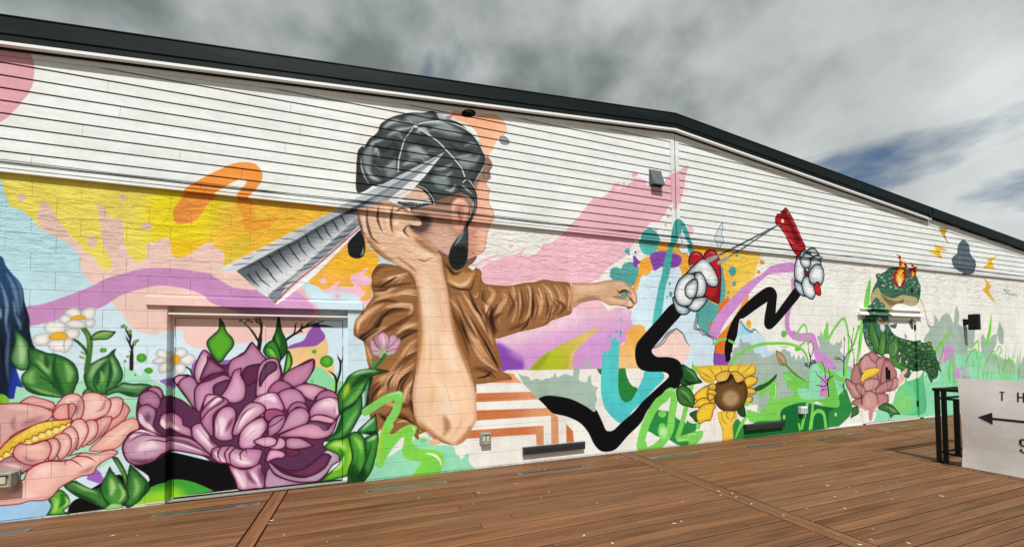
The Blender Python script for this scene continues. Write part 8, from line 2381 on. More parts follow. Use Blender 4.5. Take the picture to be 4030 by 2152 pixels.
[1024,668,2327,685,21,0,0,-7,-21,0],
[1024,671,2348,686,11,0,0,-7,-11,0],
[1024,670,2359,687,42,0,0,-7,-42,0],
[1024,671,2402,689,11,0,-1,-7,-11,0],
[1024,668,2412,690,22,0,-1,-7,-21,0],
[1024,668,2327,679,21,0,-1,-7,-21,0],
[1024,671,2348,680,11,0,-1,-7,-11,0],
[1024,669,2359,680,11,0,-1,-6,-11,0],
[1024,670,2369,681,32,0,0,-6,-32,-1],
[1024,671,2401,683,11,0,0,-7,-11,0],
[1024,668,2412,683,11,0,-1,-6,-11,0],
[1024,668,2327,672,20,1,0,-7,-21,0],
[1024,671,2347,674,11,0,0,-7,-11,0],
[1024,669,2358,674,11,0,0,-6,-11,-1],
[1024,670,2369,675,32,0,-1,-7,-32,0],
[1024,671,2401,676,11,1,0,-7,-12,0],
[1024,668,2411,677,11,0,0,-7,-11,0],
[1024,668,2326,666,21,0,0,-6,-21,0],
[1024,671,2347,667,11,0,0,-6,-11,0],
[1024,669,2358,668,11,0,0,-7,-11,0],
[1024,670,2368,668,11,1,0,-7,-11,0],
[1024,672,2378,669,11,0,0,-7,-11,0],
[1024,670,2389,670,23,0,-1,-7,-22,0],
[1024,668,2411,671,11,0,0,-7,-12,0],
[1024,668,2326,660,21,0,-1,-7,-21,0],
[1024,671,2347,661,22,0,-1,-6,-22,-1],
[1024,670,2368,662,11,0,-1,-6,-11,0],
[1024,672,2378,663,11,0,0,-7,-11,0],
[1024,670,2389,663,11,0,0,-6,-11,0],
[1024,668,2400,664,22,0,-1,-7,-21,0],
[1024,668,2335,654,22,1,0,-7,-22,0],
[1024,671,2357,655,11,1,0,-7,-11,0],
[1024,672,2367,656,22,0,-1,-7,-21,0],
[1024,670,2389,657,11,0,-1,-7,-11,0],
[1024,668,2400,658,21,0,0,-7,-22,0],
[1024,668,2335,648,22,0,-1,-6,-21,0],
[1024,671,2357,649,11,0,-1,-6,-11,0],
[1024,672,2367,650,21,0,0,-7,-21,0],
[1024,668,2388,651,22,0,0,-7,-22,0],
[1024,668,2346,643,21,0,0,-7,-22,0],
[1024,672,2367,644,21,0,-1,-7,-21,0],
[1024,668,2388,645,22,0,0,-7,-22,0],
[1024,668,2356,637,42,-1,0,-6,-42,0],
[1024,668,2457,752,13,0,-1,-7,-12,0],
[1024,668,2468,746,13,1,-1,-7,-12,-1],
[1024,669,2480,747,12,0,0,-6,-13,-1],
[1024,668,2457,739,23,1,0,-7,-24,-1],
[1024,669,2479,741,13,0,-1,-7,-12,0],
[1024,668,2468,734,35,0,-1,-6,-35,-1],
[1024,669,2502,736,12,0,0,-7,-12,0],
[1024,668,2456,727,46,0,0,-6,-47,-1],
[1024,669,2502,729,12,1,0,-7,-13,0],
[1024,668,2455,720,24,1,0,-7,-24,-1],
[1024,671,2478,722,12,0,0,-7,-12,0],
[1024,668,2490,722,24,1,-1,-7,-24,-1],
[1024,668,2466,715,13,0,-1,-7,-12,0],
[1024,671,2478,715,12,1,0,-7,-13,-1],
[1024,668,2489,716,24,0,0,-6,-24,-1],
[1024,668,2466,708,12,0,0,-6,-12,-1],
[1024,671,2477,709,24,0,0,-7,-24,0],
[1024,668,2500,710,13,1,-1,-7,-12,-1],
[1024,668,2466,702,12,0,-1,-7,-12,0],
[1024,670,2477,703,12,0,0,-7,-12,0],
[1024,671,2489,703,12,0,-1,-6,-12,-1],
[1024,668,2500,704,12,0,0,-7,-12,0],
[1024,670,2477,696,12,0,-1,-6,-12,-1],
[1024,671,2488,697,12,0,0,-7,-12,0],
[1024,668,2500,698,12,0,-1,-7,-12,0],
[1024,668,2488,690,23,1,0,-7,-24,0],
[8,674,673,54,50,2877,859,20,28,30,16,28,0,33,-19,7,-37,13,-20,37,-24,2,-32,-26,-31,-40,-14,-48,-3,-47,11,-45,18,-23,35,18,25,34,15],
[1,675,10,2876,901,32,8,57,0,36,-13,-18,-12],
[1025,676,18,2884,771,11,19,13,-20,15,19,13,-20,16,20,18,-18,15,16,9,-17],
[1025,676,15,2887,810,18,-9],
[1025,676,15,2906,812,-20,-12],
[1025,676,16,2982,812,14,-12],
[1028,678,2666,863,2733,789,677,2666,863,128,-26,-83,-6,22,-42,-134,35,77,4],
[1028,678,3297,855,3104,769,677,3297,855,-84,-43,27,-43,-136,0,76,30,-19,18],
[1028,680,2711,953,2799,866,679,2711,953,80,-2,-25,-34,33,-51,-60,49,-12,9],
[1024,681,3097,736,66,-32,46,-32,-33,-22,71,-72,-134,72,40,26,-6,22],
[1025,682,19,3332,660,88,1,-79,-26,32,52,23,-50,-63,25],
[1025,683,14,3408,649,3,-23],
[1025,683,14,3430,653,0,-23,16,15],
[1025,683,14,3457,645,-7,-17],
[1025,683,14,3469,651,15,-28],
[1025,683,14,3385,637,100,-2],
[129,684,10,1,1551,350,20,2,12,-3,17,2,14,-2],
]
def read_mural(rows):
    cmds = []
    for row in rows:
        it = iter(row); fl = next(it); c = PALETTE[next(it)]; d = {}; width = 0
        if fl & 1: width = next(it)
        if fl & 2: d['o'] = (PALETTE[next(it)], next(it))
        if fl & 4: d['g'] = tuple(next(it)*5 for _ in range(4))+(PALETTE[next(it)],)
        if fl & 8: d['e'] = (PALETTE[next(it)], next(it), next(it)/100)
        if fl & 16: d['lo'] = next(it)
        if fl & 32: d['s'] = next(it)
        if fl & 64: d['a'] = next(it)/100
        if fl & 128: d['t'] = next(it)
        if fl & 256: d['n'] = [next(it) for _ in range(next(it))]
        if fl & 512: d['c'] = 1
        if fl & 1024: d['l'] = 1
        if fl & 2048: d['k'] = 1
        pts = (np.cumsum(np.array(list(it)).reshape(-1, 2), axis=0)*5).ravel()
        cmds.append((1, c, pts, d, width) if fl & 1 else (0, c, pts, d))
    return cmds
MX0, MZ0, MX1, MZ1, MRES = -4.4, -.1, 19.2, 6.3, 190
cv = Canvas(MX0, MZ0, MX1, MZ1, MRES, np.array([.905,.918,.912], np.float32))
rs = np.random.RandomState(4)
def lownoise(h, w, cell):
    g = rs.rand(h//cell+3, w//cell+3).astype(np.float32)
    yy = np.arange(h)/cell; xx = np.arange(w)/cell
    y0 = yy.astype(int); x0 = xx.astype(int); fy = (yy-y0)[:, None].astype(np.float32); fx = (xx-x0)[None].astype(np.float32)
    fy = fy*fy*(3-2*fy); fx = fx*fx*(3-2*fx)
    a = g[np.ix_(y0, x0)]; b = g[np.ix_(y0, x0+1)]; c = g[np.ix_(y0+1, x0)]; d = g[np.ix_(y0+1, x0+1)]
    return (a*(1-fx)+b*fx)*(1-fy)+(c*(1-fx)+d*fx)*fy
paint(cv, read_mural(SHAPES), TRIM_Z)
# hand-painted unevenness: broad washes and small brush grain
n = (lownoise(cv.h, cv.w, 120)-.5)*.035+(lownoise(cv.h, cv.w, 30)-.5)*.03+(lownoise(cv.h, cv.w, 7)-.5)*.035
cv.im *= (1+n)[..., None]
img = bpy.data.images.new('wall_paint', cv.w, cv.h, alpha=False, float_buffer=False)
px = np.ones((cv.h, cv.w, 4), np.float32); px[..., :3] = np.clip(cv.im, 0, 1)
img.pixels.foreach_set(px.ravel()); img.update(); img.pack()

# ------------------------------------------------------------------ materials
class Mat:
    def __init__(s, name, rough=.6, metal=0.0, base=None, spec=None):
        s.m = bpy.data.materials.new(name); s.m.use_nodes = True; s.t = s.m.node_tree
        s.b = s.t.nodes['Principled BSDF']; s.b.inputs['Roughness'].default_value = rough; s.b.inputs['Metallic'].default_value = metal
        if spec is not None: s.b.inputs['Specular IOR Level'].default_value = spec
        if base: s.b.inputs['Base Color'].default_value = (*base, 1)
    def n(s, t, **k):
        q = s.t.nodes.new(t)
        for a, b in k.items(): setattr(q, a, b)
        return q
    def l(s, a, b): s.t.links.new(a, b)
    def pos(s): return s.n('ShaderNodeNewGeometry').outputs['Position']
    def mapped(s, v, scale, loc=(0,0,0)):
        m = s.n('ShaderNodeMapping'); m.inputs['Scale'].default_value = scale; m.inputs['Location'].default_value = loc; s.l(v, m.inputs[0]); return m.outputs[0]
    def noise(s, v, sc, det=4, rough=.55, dist=0):
        q = s.n('ShaderNodeTexNoise'); q.inputs['Scale'].default_value = sc; q.inputs['Detail'].default_value = det
        q.inputs['Roughness'].default_value = rough; q.inputs['Distortion'].default_value = dist; s.l(v, q.inputs[0]); return q.outputs[0]
    def ramp(s, v, stops):
        r = s.n('ShaderNodeValToRGB'); s.l(v, r.inputs[0]); e = r.color_ramp.elements
        while len(e) < len(stops): e.new(.5)
        for k, (p, c) in enumerate(stops): e[k].position = p; e[k].color = (*c, 1)
        return r.outputs[0]
    def mix(s, f, a, b, mode='MIX'):
        q = s.n('ShaderNodeMix', data_type='RGBA', blend_type=mode)
        for sock, v in ((q.inputs[0], f), (q.inputs[6], a), (q.inputs[7], b)):
            if hasattr(v, 'links'): s.l(v, sock)
            elif isinstance(v, (int, float)): sock.default_value = v
            else: sock.default_value = (*v, 1)
        return q.outputs[2]
    def math(s, op, a, b=0.0):
        q = s.n('ShaderNodeMath', operation=op)
        for sock, v in ((q.inputs[0], a), (q.inputs[1], b)):
            if hasattr(v, 'links'): s.l(v, sock)
            else: sock.default_value = v
        return q.outputs[0]
    def color(s, v): s.l(v, s.b.inputs['Base Color'])
    def bump(s, h, dist, strength=1.0):
        q = s.n('ShaderNodeBump'); q.inputs['Distance'].default_value = dist; s.l(h, q.inputs['Height'])
        if hasattr(strength, 'links'): s.l(strength, q.inputs['Strength'])
        else: q.inputs['Strength'].default_value = strength
        s.l(q.outputs[0], s.b.inputs['Normal'])
def mural_mat(name, kind):
    M = Mat(name, .7, spec=.12); p = M.pos()
    sx = M.n('ShaderNodeSeparateXYZ'); M.l(p, sx.inputs[0])
    u = M.math('DIVIDE', M.math('SUBTRACT', sx.outputs[0], MX0), MX1-MX0); v = M.math('DIVIDE', M.math('SUBTRACT', sx.outputs[2], MZ0), MZ1-MZ0)
    c = M.n('ShaderNodeCombineXYZ'); M.l(u, c.inputs[0]); M.l(v, c.inputs[1])
    t = M.n('ShaderNodeTexImage', image=img, extension='EXTEND', interpolation='Cubic'); M.l(c.outputs[0], t.inputs[0])
    col = t.outputs[0]
    if kind == 'block':
        dirt = M.ramp(M.noise(M.mapped(p, (1.2, 1, .7)), 2.2, 6, .6), [(.35, (.90,.89,.87)), (.6, (1,1,1))])
        col = M.mix(1.0, col, dirt, 'MULTIPLY')
        pit = M.ramp(M.noise(p, 34, 3, .6), [(.22, (.62,.6,.57)), (.30, (1,1,1))])
        col = M.mix(.8, col, pit, 'MULTIPLY')
        # rough parging below the siding, smoother block lower down
        rough = M.ramp(M.math('ADD', M.math('MULTIPLY', sx.outputs[2], .25), M.math('MULTIPLY', M.noise(p, 1.1, 3), .22)), [(.70, (.05,.05,.05)), (.90, (1,1,1))])
        h = M.math('ADD', M.math('MULTIPLY', M.noise(M.mapped(p, (.55, 1, 1.5)), 9, 7, .62, .6), 1.0), M.math('MULTIPLY', M.noise(p, 60, 3), .22))
        st = M.math('ADD', M.math('MULTIPLY', rough, .72), .05)
        M.bump(h, .035, st)
    elif kind == 'siding':
        dirt = M.ramp(M.noise(M.mapped(p, (.35, 1, 3.0)), 2.6, 6, .6), [(.3, (.88,.87,.84)), (.62, (1,1,1))])
        oi = M.n('ShaderNodeObjectInfo').outputs['Random']
        col = M.mix(1.0, col, dirt, 'MULTIPLY'); col = M.mix(1.0, col, M.ramp(oi, [(0, (.95,.95,.94)), (1, (1,1,1))]), 'MULTIPLY')
        M.bump(M.noise(M.mapped(p, (3, 8, 40)), 3, 4), .004, .35)
    else:
        M.b.inputs['Roughness'].default_value = .5
        M.bump(M.noise(p, 14, 3), .004, .25)
    M.color(col); return M.m
m_block = mural_mat('painted_block', 'block'); m_side = mural_mat('painted_siding', 'siding'); m_door = mural_mat('painted_metal', 'door')
def plain(name, base, rough=.5, metal=0.0, var=.12, bump=0.0, sc=6):
    M = Mat(name, rough, metal); p = M.pos()
    f = M.noise(p, sc, 5, .6); lo = tuple(c*(1-var) for c in base); hi = tuple(min(c*(1+var), 1) for c in base)
    M.color(M.ramp(f, [(.3, lo), (.7, hi)]))
    if bump: M.bump(M.noise(p, sc*8, 3), bump, .6)
    return M.m
m_fascia = Mat('charcoal_paint', .55, spec=.12); _p = m_fascia.pos()
m_fascia.color(m_fascia.mix(m_fascia.ramp(m_fascia.noise(m_fascia.mapped(_p, (.5, 1, 3)), 1.6, 5, .6), [(.5, (0,0,0)), (.75, (1,1,1))]), (.0050,.0105,.0105), (.0150,.0215,.0195)))
m_fascia.bump(m_fascia.noise(m_fascia.mapped(_p, (.6, 1, 1)), 2.0, 3), .02, .25); m_fascia = m_fascia.m
m_white = plain('white_trim', (.78,.77,.73), .4, 0, .06)
m_bright = Mat('bright_metal', .3, base=(.86,.86,.84)).m
m_roof = plain('roof_membrane', (.06,.065,.065), .8)
m_dark = plain('black_metal', (.007,.007,.008), .5, .0, .2); m_dark.node_tree.nodes['Principled BSDF'].inputs['Specular IOR Level'].default_value = .2
m_char = plain('charcoal_housing', (.022,.026,.030), .35, .0, .15)
m_hood = plain('grey_hood', (.10,.125,.125), .45, .0, .15)
m_grey = plain('weathered_grey', (.30,.30,.25), .5, .0, .15, .002, 20)
m_lens = Mat('lamp_lens', .15, base=(.62,.58,.40)).m
m_plast = plain('white_plastic', (.72,.72,.70), .4, 0, .05)
m_shadow = plain('dark_joint_shade', (.02,.018,.016), .9)  # near-black, paints shade into gaps and grooves; siding laps also unpainted
m_body = plain('building_core', (.35,.34,.32), .8)
m_alu = plain('aluminium_frame', (.20,.215,.195), .45, .3, .15)
M = Mat('strip_glass', .16, base=(.035,.045,.04), spec=.9); M.bump(M.noise(M.pos(), 25, 3), .002, .3); m_glass = M.m
def wood(name, along):
    M = Mat(name, .62, spec=.25); p = M.pos()
    oi = M.n('ShaderNodeObjectInfo').outputs['Random']
    sh = M.n('ShaderNodeVectorMath', operation='ADD'); M.l(p, sh.inputs[0])
    cx = M.n('ShaderNodeCombineXYZ'); M.l(M.math('MULTIPLY', oi, 37.0), cx.inputs[along]); M.l(M.math('MULTIPLY', oi, 11.0), cx.inputs[2]); M.l(cx.outputs[0], sh.inputs[1])
    s1 = (1.1, 34, 10) if along == 0 else (34, 1.1, 10); s2 = (.45, 9, 4) if along == 0 else (9, .45, 4)
    g = M.noise(M.mapped(sh.outputs[0], s1), 1.5, 6, .62, .5); w = M.noise(M.mapped(sh.outputs[0], s2), 1.2, 4, .55, .8)
    base = M.ramp(w, [(.28, (.100,.040,.016)), (.48, (.174,.075,.031)), (.72, (.250,.116,.050))])
    gr = M.ramp(g, [(.30, (.36,.33,.31)), (.46, (1,1,1)), (.62, (1.0,1.0,1.0)), (.76, (1.9,1.85,1.8))])
    c = M.mix(1.0, base, gr, 'MULTIPLY')
    c = M.mix(1.0, c, M.ramp(oi, [(0, (.74,.72,.70)), (.5, (.97,.97,.97)), (1, (1.24,1.22,1.20))]), 'MULTIPLY')
    worn = M.ramp(M.noise(M.mapped(p, (1.0, 1.6, 1)), .9, 5, .6), [(.4, (0,0,0)), (.75, (.55,.55,.55))])
    c = M.mix(worn, c, (.172,.095,.049))
    spot = M.ramp(M.noise(p, 26, 2, .5), [(.225, (.35,.3,.28)), (.27, (1,1,1))])
    c = M.mix(.85, c, spot, 'MULTIPLY')
    M.color(c); M.bump(g, .003, .5); return M.m
m_wood = wood('deck_wood', 0); m_woody = wood('border_wood', 1)

m_edge = plain('shaded_board_edge', (.028,.016,.010), .9)  # dark board sides, colour stands in for shade in the deck gaps
# ------------------------------------------------------------------ mesh helpers
def tag(o, label=None, cat=None, group=None, kind=None):
    if label: o['label'] = label
    if cat: o['category'] = cat
    if group: o['group'] = group
    if kind: o['kind'] = kind
    return o
def link(name, me, parent=None, loc=(0,0,0)):
    o = bpy.data.objects.new(name, me); COL.objects.link(o); o.location = loc
    if parent: o.parent = parent
    return o
def empty(name, loc=(0,0,0), rz=0):
    o = bpy.data.objects.new(name, None); COL.objects.link(o); o.location = loc; o.rotation_euler = (0,0,rz); o.empty_display_size = .2
    return o
class MB:
    def __init__(s): s.v = []; s.f = []
    def add(s, vs, fs):
        k = len(s.v); s.v += [tuple(p) for p in vs]; s.f += [tuple(i+k for i in f) for f in fs]; return s
    def box(s, x0, x1, y0, y1, z0, z1):
        return s.add([(x0,y0,z0),(x1,y0,z0),(x1,y1,z0),(x0,y1,z0),(x0,y0,z1),(x1,y0,z1),(x1,y1,z1),(x0,y1,z1)],
            [(0,3,2,1),(4,5,6,7),(0,1,5,4),(1,2,6,5),(2,3,7,6),(3,0,4,7)])
    def prism(s, prof, x0, x1):      # closed profile of (y, z), extruded along x
        n = len(prof)
        vs = [(x0,y,z) for y,z in prof]+[(x1,y,z) for y,z in prof]
        fs = [(i,(i+1)%n,n+(i+1)%n,n+i) for i in range(n)]+[tuple(range(n))[::-1], tuple(range(n,2*n))]
        return s.add(vs, fs)
    def tube(s, pts, r, n=6):
        rings = []
        for i, p in enumerate(pts):
            a = Vector(pts[max(i-1,0)]); b = Vector(pts[min(i+1,len(pts)-1)]); d = (b-a).normalized()
            e = d.cross(Vector((0,0,1))); e = e.normalized() if e.length > .01 else Vector((1,0,0)); g = d.cross(e)
            rings.append([Vector(p)+r*(math.cos(2*math.pi*k/n)*e+math.sin(2*math.pi*k/n)*g) for k in range(n)])
        vs = [q for R in rings for q in R]; fs = []
        for i in range(len(pts)-1):
            for k in range(n): fs.append((i*n+k, i*n+(k+1)%n, (i+1)*n+(k+1)%n, (i+1)*n+k))
        fs += [tuple(range(n))[::-1], tuple(range((len(pts)-1)*n, len(pts)*n))]
        return s.add(vs, fs)
    def mesh(s, name, mat, bevel=0.0, smooth=False):
        me = bpy.data.meshes.new(name); me.from_pydata(s.v, [], s.f); me.materials.append(mat)
        bm = bmesh.new(); bm.from_mesh(me); bmesh.ops.recalc_face_normals(bm, faces=bm.faces)
        if bevel: bmesh.ops.bevel(bm, geom=bm.edges[:], offset=bevel, segments=1, affect='EDGES', clamp_overlap=True)
        bm.to_mesh(me); bm.free()
        if smooth:
            for q in me.polygons: q.use_smooth = True
        return me
    def build(s, name, mat, parent=None, loc=(0,0,0), bevel=0.0, smooth=False): return link(name, s.mesh(name, mat, bevel, smooth), parent, loc)
rnd = random.Random(7)

# ------------------------------------------------------------------ ground and deck
MB().add([(-400,-400,-.42),(400,-400,-.42),(400,400,-.42),(-400,400,-.42)], [(0,1,2,3)]).build('ground', plain('gravel_ground', (.16,.15,.13), .95, 0, .3, .01, 3)).update_tag()
tag(bpy.data.objects['ground'], kind='structure')
DECK_Y1 = -9.0
deck = MB().box(-9.2, 20.6, DECK_Y1-.2, -.002, -.36, -.045).build('deck', m_shadow); tag(deck, kind='structure')
PITCH_B = .1285; GAP = .0095
def plank_mesh(L, W, T=.04, c=.0035):   # length along x, top at z = 0, eased top edges
    prof = [(0,-T),(W,-T),(W,-c),(W-c,0),(c,0),(0,-c)]
    return MB().prism(prof, 0, L)
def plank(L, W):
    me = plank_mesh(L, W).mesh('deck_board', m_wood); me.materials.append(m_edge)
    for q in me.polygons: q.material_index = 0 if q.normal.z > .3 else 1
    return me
bays = [(-9.1,-1.125),(-.962,3.885),(4.115,7.66),(7.835,9.825),(9.985,14.2),(14.35,20.5)]
cache = {}; rear = MB(); nrow = int(-DECK_Y1/PITCH_B)
for r in range(nrow):
    y1 = -.006-r*PITCH_B; y0 = y1-(PITCH_B-GAP)
    for bx0, bx1 in bays:
        if bx0 == 7.835 and r == 12: continue
        cuts = [bx0]
        if bx1-bx0 > 4.5: cuts += [bx0+(bx1-bx0)*(.3+.4*rnd.random())] if rnd.random() < .45 else []
        cuts.append(bx1)
        for a, b in zip(cuts, cuts[1:]):
            a2, b2 = a+.003, b-.003
            if y1 < -4.75:
                rear.box(a2, b2, y0, y1, -.04, rnd.uniform(-.002, .001)); continue
            k = (round(b2-a2, 3))
            me = cache.get(k)
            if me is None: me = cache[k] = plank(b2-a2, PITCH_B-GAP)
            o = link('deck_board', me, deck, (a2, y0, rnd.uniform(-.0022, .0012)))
            o.rotation_euler = (rnd.uniform(-.006, .006), 0, 0)
o = rear.build('rear_board', m_wood, deck); o['kind'] = 'stuff'
def border(x0, x1, y0, y1):
    o = MB().box(x0, x1, y0, y1, -.04, .0).build('border_board', m_woody if (y1-y0) > (x1-x0) else m_wood, deck, bevel=.003); o.location.z = .0015; return o
ys = [-.01, -3.1, DECK_Y1]
for xs in ((-1.112,-.976),(3.897,3.995),(4.001,4.103),(7.673,7.745),(7.751,7.822),(9.838,9.972),(14.21,14.34)):
    for a, b in zip(ys[1:], ys): border(xs[0], xs[1], a+.003, b-.003)
border(7.842, 9.82, -1.604, -1.551); border(7.842, 9.82, -1.664, -1.611)

# ------------------------------------------------------------------ the building
B = tag(empty('building'), 'long white hall with dark gabled roof and a colourful mural over its end wall', 'building')
RIDGE_X, RIDGE_Z, SL, SR = 5.169, 5.955, 0.08087, 0.10025
def roof_z(x): return RIDGE_Z-(RIDGE_X-x)*SL if x < RIDGE_X else RIDGE_Z-(x-RIDGE_X)*SR
XL, XR = -7.6, 20.2
core = MB()
core.add([(XL,.06,-.3),(XR,.06,-.3),(XR,.06,roof_z(XR)-.12),(RIDGE_X,.06,RIDGE_Z-.12),(XL,.06,roof_z(XL)-.12),
          (XL,16,-.3),(XR,16,-.3),(XR,16,roof_z(XR)-.12),(RIDGE_X,16,RIDGE_Z-.12),(XL,16,roof_z(XL)-.12)],
         [(0,1,2,3,4),(9,8,7,6,5),(1,6,7,2),(0,4,9,5),(2,7,8,3),(3,8,9,4)])
core.build('core_wall', m_body, B).location.y = .14
# block wall: recessed joints behind, 300 nearest blocks as pieces
D1 = (-2.222,-.279,2.283); D2 = (10.32,12.632,2.44)
wallb = MB()
for a, b, z0, z1 in ((XL,D1[0],-.3,3.66),(D1[1],D2[0],-.3,3.66),(D2[1],XR,-.3,3.66),(D1[0],D1[1],D1[2],3.66),(D2[0],D2[1],D2[2],3.66)):
    wallb.box(a, b, .0045, .2, z0, z1)
wall = wallb.build('block_wall', m_block, B)
def block_prof(w, h, c=.0045, d=.0045, e=.0022):
    m = MB(); x0, z0, x1, z1 = 0, 0, w, h
    m.add([(x0,e,z0),(x1,e,z0),(x1,e,z1),(x0,e,z1),(x0+c,0,z0+c),(x1-c,0,z0+c),(x1-c,0,z1-c),(x0+c,0,z1-c)],
          [(4,5,6,7),(0,1,5,4),(1,2,6,5),(2,3,7,6),(3,0,4,7)])
    return m
blocks = []
for k in range(19):
    z0 = k*.2003+.008; z1 = min(z0+.2003, 3.632)
    if k == 0: z0 = .012
    x = XL-(.2 if k % 2 else 0)
    while x < XR:
        xa, xb = max(x, XL), min(x+.4, XR); x += .4
        segs = [(xa, xb)]
        for dx0, dx1, dz in (D1, D2):
            if z0 < dz-.02:
                ns = []
                for a, b in segs:
                    if b <= dx0 or a >= dx1: ns.append((a, b)); continue
                    if a < dx0: ns.append((a, dx0))
                    if b > dx1: ns.append((dx1, b))
                segs = ns
        zz0 = z0
        for a, b in segs:
            for dx0, dx1, dz in (D1, D2):
                if b > dx0+.01 and a < dx1-.01 and z0 < dz < z1: zz0 = dz
            if b-a > .03 and z1-zz0 > .03: blocks.append((a, b, zz0, z1))
def bkey(t):
    x = (t[0]+t[1])/2; z = (t[2]+t[3])/2
    return math.hypot(x-.2, 5.6, z-1.7)+(100 if x < -3.9 else 0)
blocks.sort(key=bkey)
bc = {}; rest = MB()
for i, (a, b, z0, z1) in enumerate(blocks):
    w, h = round(b-a-.002, 3), round(z1-z0-.002, 3); j = rnd.uniform(-.0013, .0010)
    if i < 298:
        e = .0004 if z0 > 2.75 else .0013
        me = bc.get((w, h, e)) or bc.setdefault((w, h, e), block_prof(w, h, .0045, .0045, e).mesh('concrete_block', m_block))
        link('concrete_block', me, wall, (a+.001, j-.0002, z0+.001))
    else:
        q = block_prof(w, h, .005, .0045, .0021); rest.add([(vx+a+.001, vy+j-.0002, vz+z0+.001) for vx, vy, vz in q.v], q.f)
o = rest.build('far_blocks', m_block, wall); o['kind'] = 'stuff'

# siding: one lapped board per object, clipped to the roof slope
shb = MB()
shb.add([(XL,.012,3.62),(XR,.012,3.62),(XR,.012,roof_z(XR)-.1),(RIDGE_X,.012,RIDGE_Z-.1),(XL,.012,roof_z(XL)-.1),
         (XL,.18,3.62),(XR,.18,3.62),(XR,.18,roof_z(XR)-.1),(RIDGE_X,.18,RIDGE_Z-.1),(XL,.18,roof_z(XL)-.1)],
        [(0,1,2,3,4),(9,8,7,6,5),(0,5,6,1),(1,6,7,2),(0,4,9,5),(2,7,8,3),(3,8,9,4)])
sheath = shb.build('siding_wall', m_side, B)
SZ0, SP = 3.8625, .1349
def siding_board(xa, xb, z0, z1):
    # lower edge stands proud, upper edge tucks under the next board
    def top(x, z): return min(z, roof_z(x)-.2)
    xs = [xa, xb]
    if xa < RIDGE_X < xb: xs = [xa, RIDGE_X, xb]
    zt = z1+.018
    lim = []
    for s in (1, -1):      # where the slope cuts the board
        for z in (z0, zt):
            x = RIDGE_X-(RIDGE_Z-.2-z)/SL if s == 1 else RIDGE_X+(RIDGE_Z-.2-z)/SR
            if xa < x < xb: lim.append(x)
    xs = sorted(set(xs+lim)); xs = [x for x in xs if roof_z(x)-.2 >= z0-1e-6]
    if len(xs) < 2: return None
    m = MB(); g = MB(); n = len(xs); v = []; w = []
    for x in xs:
        ze = max(top(x, z1-.0125), z0+.0004); f = (ze-z0)/(zt-z0); zg = max(top(x, zt), ze+.0002)
        v += [(x,-.024,z0),(x,-.024+.012*f,ze),(x,-.004,ze),(x,-.004,z0)]
        w += [(x,-.0035,ze-.0003),(x,-.0035,zg),(x,.006,zg),(x,.006,ze-.0003)]
    for q, vv in ((m, v), (g, w)):
        fs = []
        for i in range(n-1):
            a = 4*i; b = a+4
            for k in range(4): fs.append((a+k, a+(k+1)%4, b+(k+1)%4, b+k))
        fs += [(0,3,2,1), tuple(4*(n-1)+k for k in range(4))]
        q.add(vv, fs)
    k0 = len(m.f); m.add(g.v, g.f); m.k0 = k0
    return m
def board_object(m, parent):
    me = bpy.data.meshes.new('siding_board'); me.from_pydata(m.v, [], m.f); me.materials.append(m_side); me.materials.append(m_shadow)
    for q in me.polygons: q.material_index = 1 if q.index >= m.k0 else 0  # groove faces dark: bare unpainted lap plus painted-in lap shadow
    bm = bmesh.new(); bm.from_mesh(me); bmesh.ops.recalc_face_normals(bm, faces=bm.faces); bm.to_mesh(me); bm.free()
    return link('siding_board', me, parent)
CB0, CB1 = 5.118, 5.31
JOINTS = [(6, -2.78), (4, -2.67), (2, -2.99), (1, -2.11), (-1, -3.4), (0, -1.49), (7, -0.96), (5, -0.85), (3, -1.02), (-1, 0.27), (2, 0.68), (7, 2.76), (4, 2.86), (3, 2.71), (0, 2.22), (-1, 4.03), (2, 1.59), (8, 0.88), (9, 2.72)]
for k in range(-1, 17):
    z0 = 3.733 if k == -1 else SZ0+k*SP; z1 = SZ0+(k+1)*SP
    for a0, b0, off in ((XL, CB0, 1.3), (CB1, XR, .4)):
        cuts = [a0, b0]; known = [x for kk, x in JOINTS if kk == k and a0 < x < b0]
        cuts += known
        x = a0+off+((k*1.37) % 3.4)
        while x < b0-.4:
            if all(abs(x-q) > 1.6 for q in cuts) and (x < -3.8 or x > 3.2 or not known): cuts.append(x)
            x += 3.66
        cuts.sort()
        for a, b in zip(cuts, cuts[1:]):
            m = siding_board(a+.0015, b-.0015, z0, z1)
            if m: board_object(m, sheath)
# corner boards dividing the two runs of siding
for xa, xb, y in ((CB0+.002, 5.205, -.024), (5.226, CB1-.002, -.022)):
    MB().add([(xa,y,3.735),(xb,y,3.735),(xb,y,roof_z(xb)-.2),(xa,y,roof_z(xa)-.2),(xa,.01,3.735),(xb,.01,3.735),(xb,.01,roof_z(xb)-.2),(xa,.01,roof_z(xa)-.2)],
        [(0,1,2,3),(7,6,5,4),(0,4,5,1),(1,5,6,2),(2,6,7,3),(3,7,4,0)]).build('corner_board', m_side, B)
MB().box(5.206, 5.225, -.004, .011, 3.735, 5.6).build('corner_gap', m_shadow, B)
# ledge trim where the siding meets the block
for xa, xb in ((XL,-1.9),(-1.9,2.05),(2.05,6.0),(6.0,10.1),(10.1,14.2),(14.2,XR)):
    MB().prism([(-.034,3.680),(-.030,3.722),(.01,3.728),(.01,3.680)], xa+.002, xb-.002).build('ledge_board', m_side, B)
    MB().prism([(-.046,3.632),(-.044,3.664),(-.02,3.668),(.01,3.668),(.01,3.632)], xa+.042, xb+.038).build('ledge_board', m_side, B)

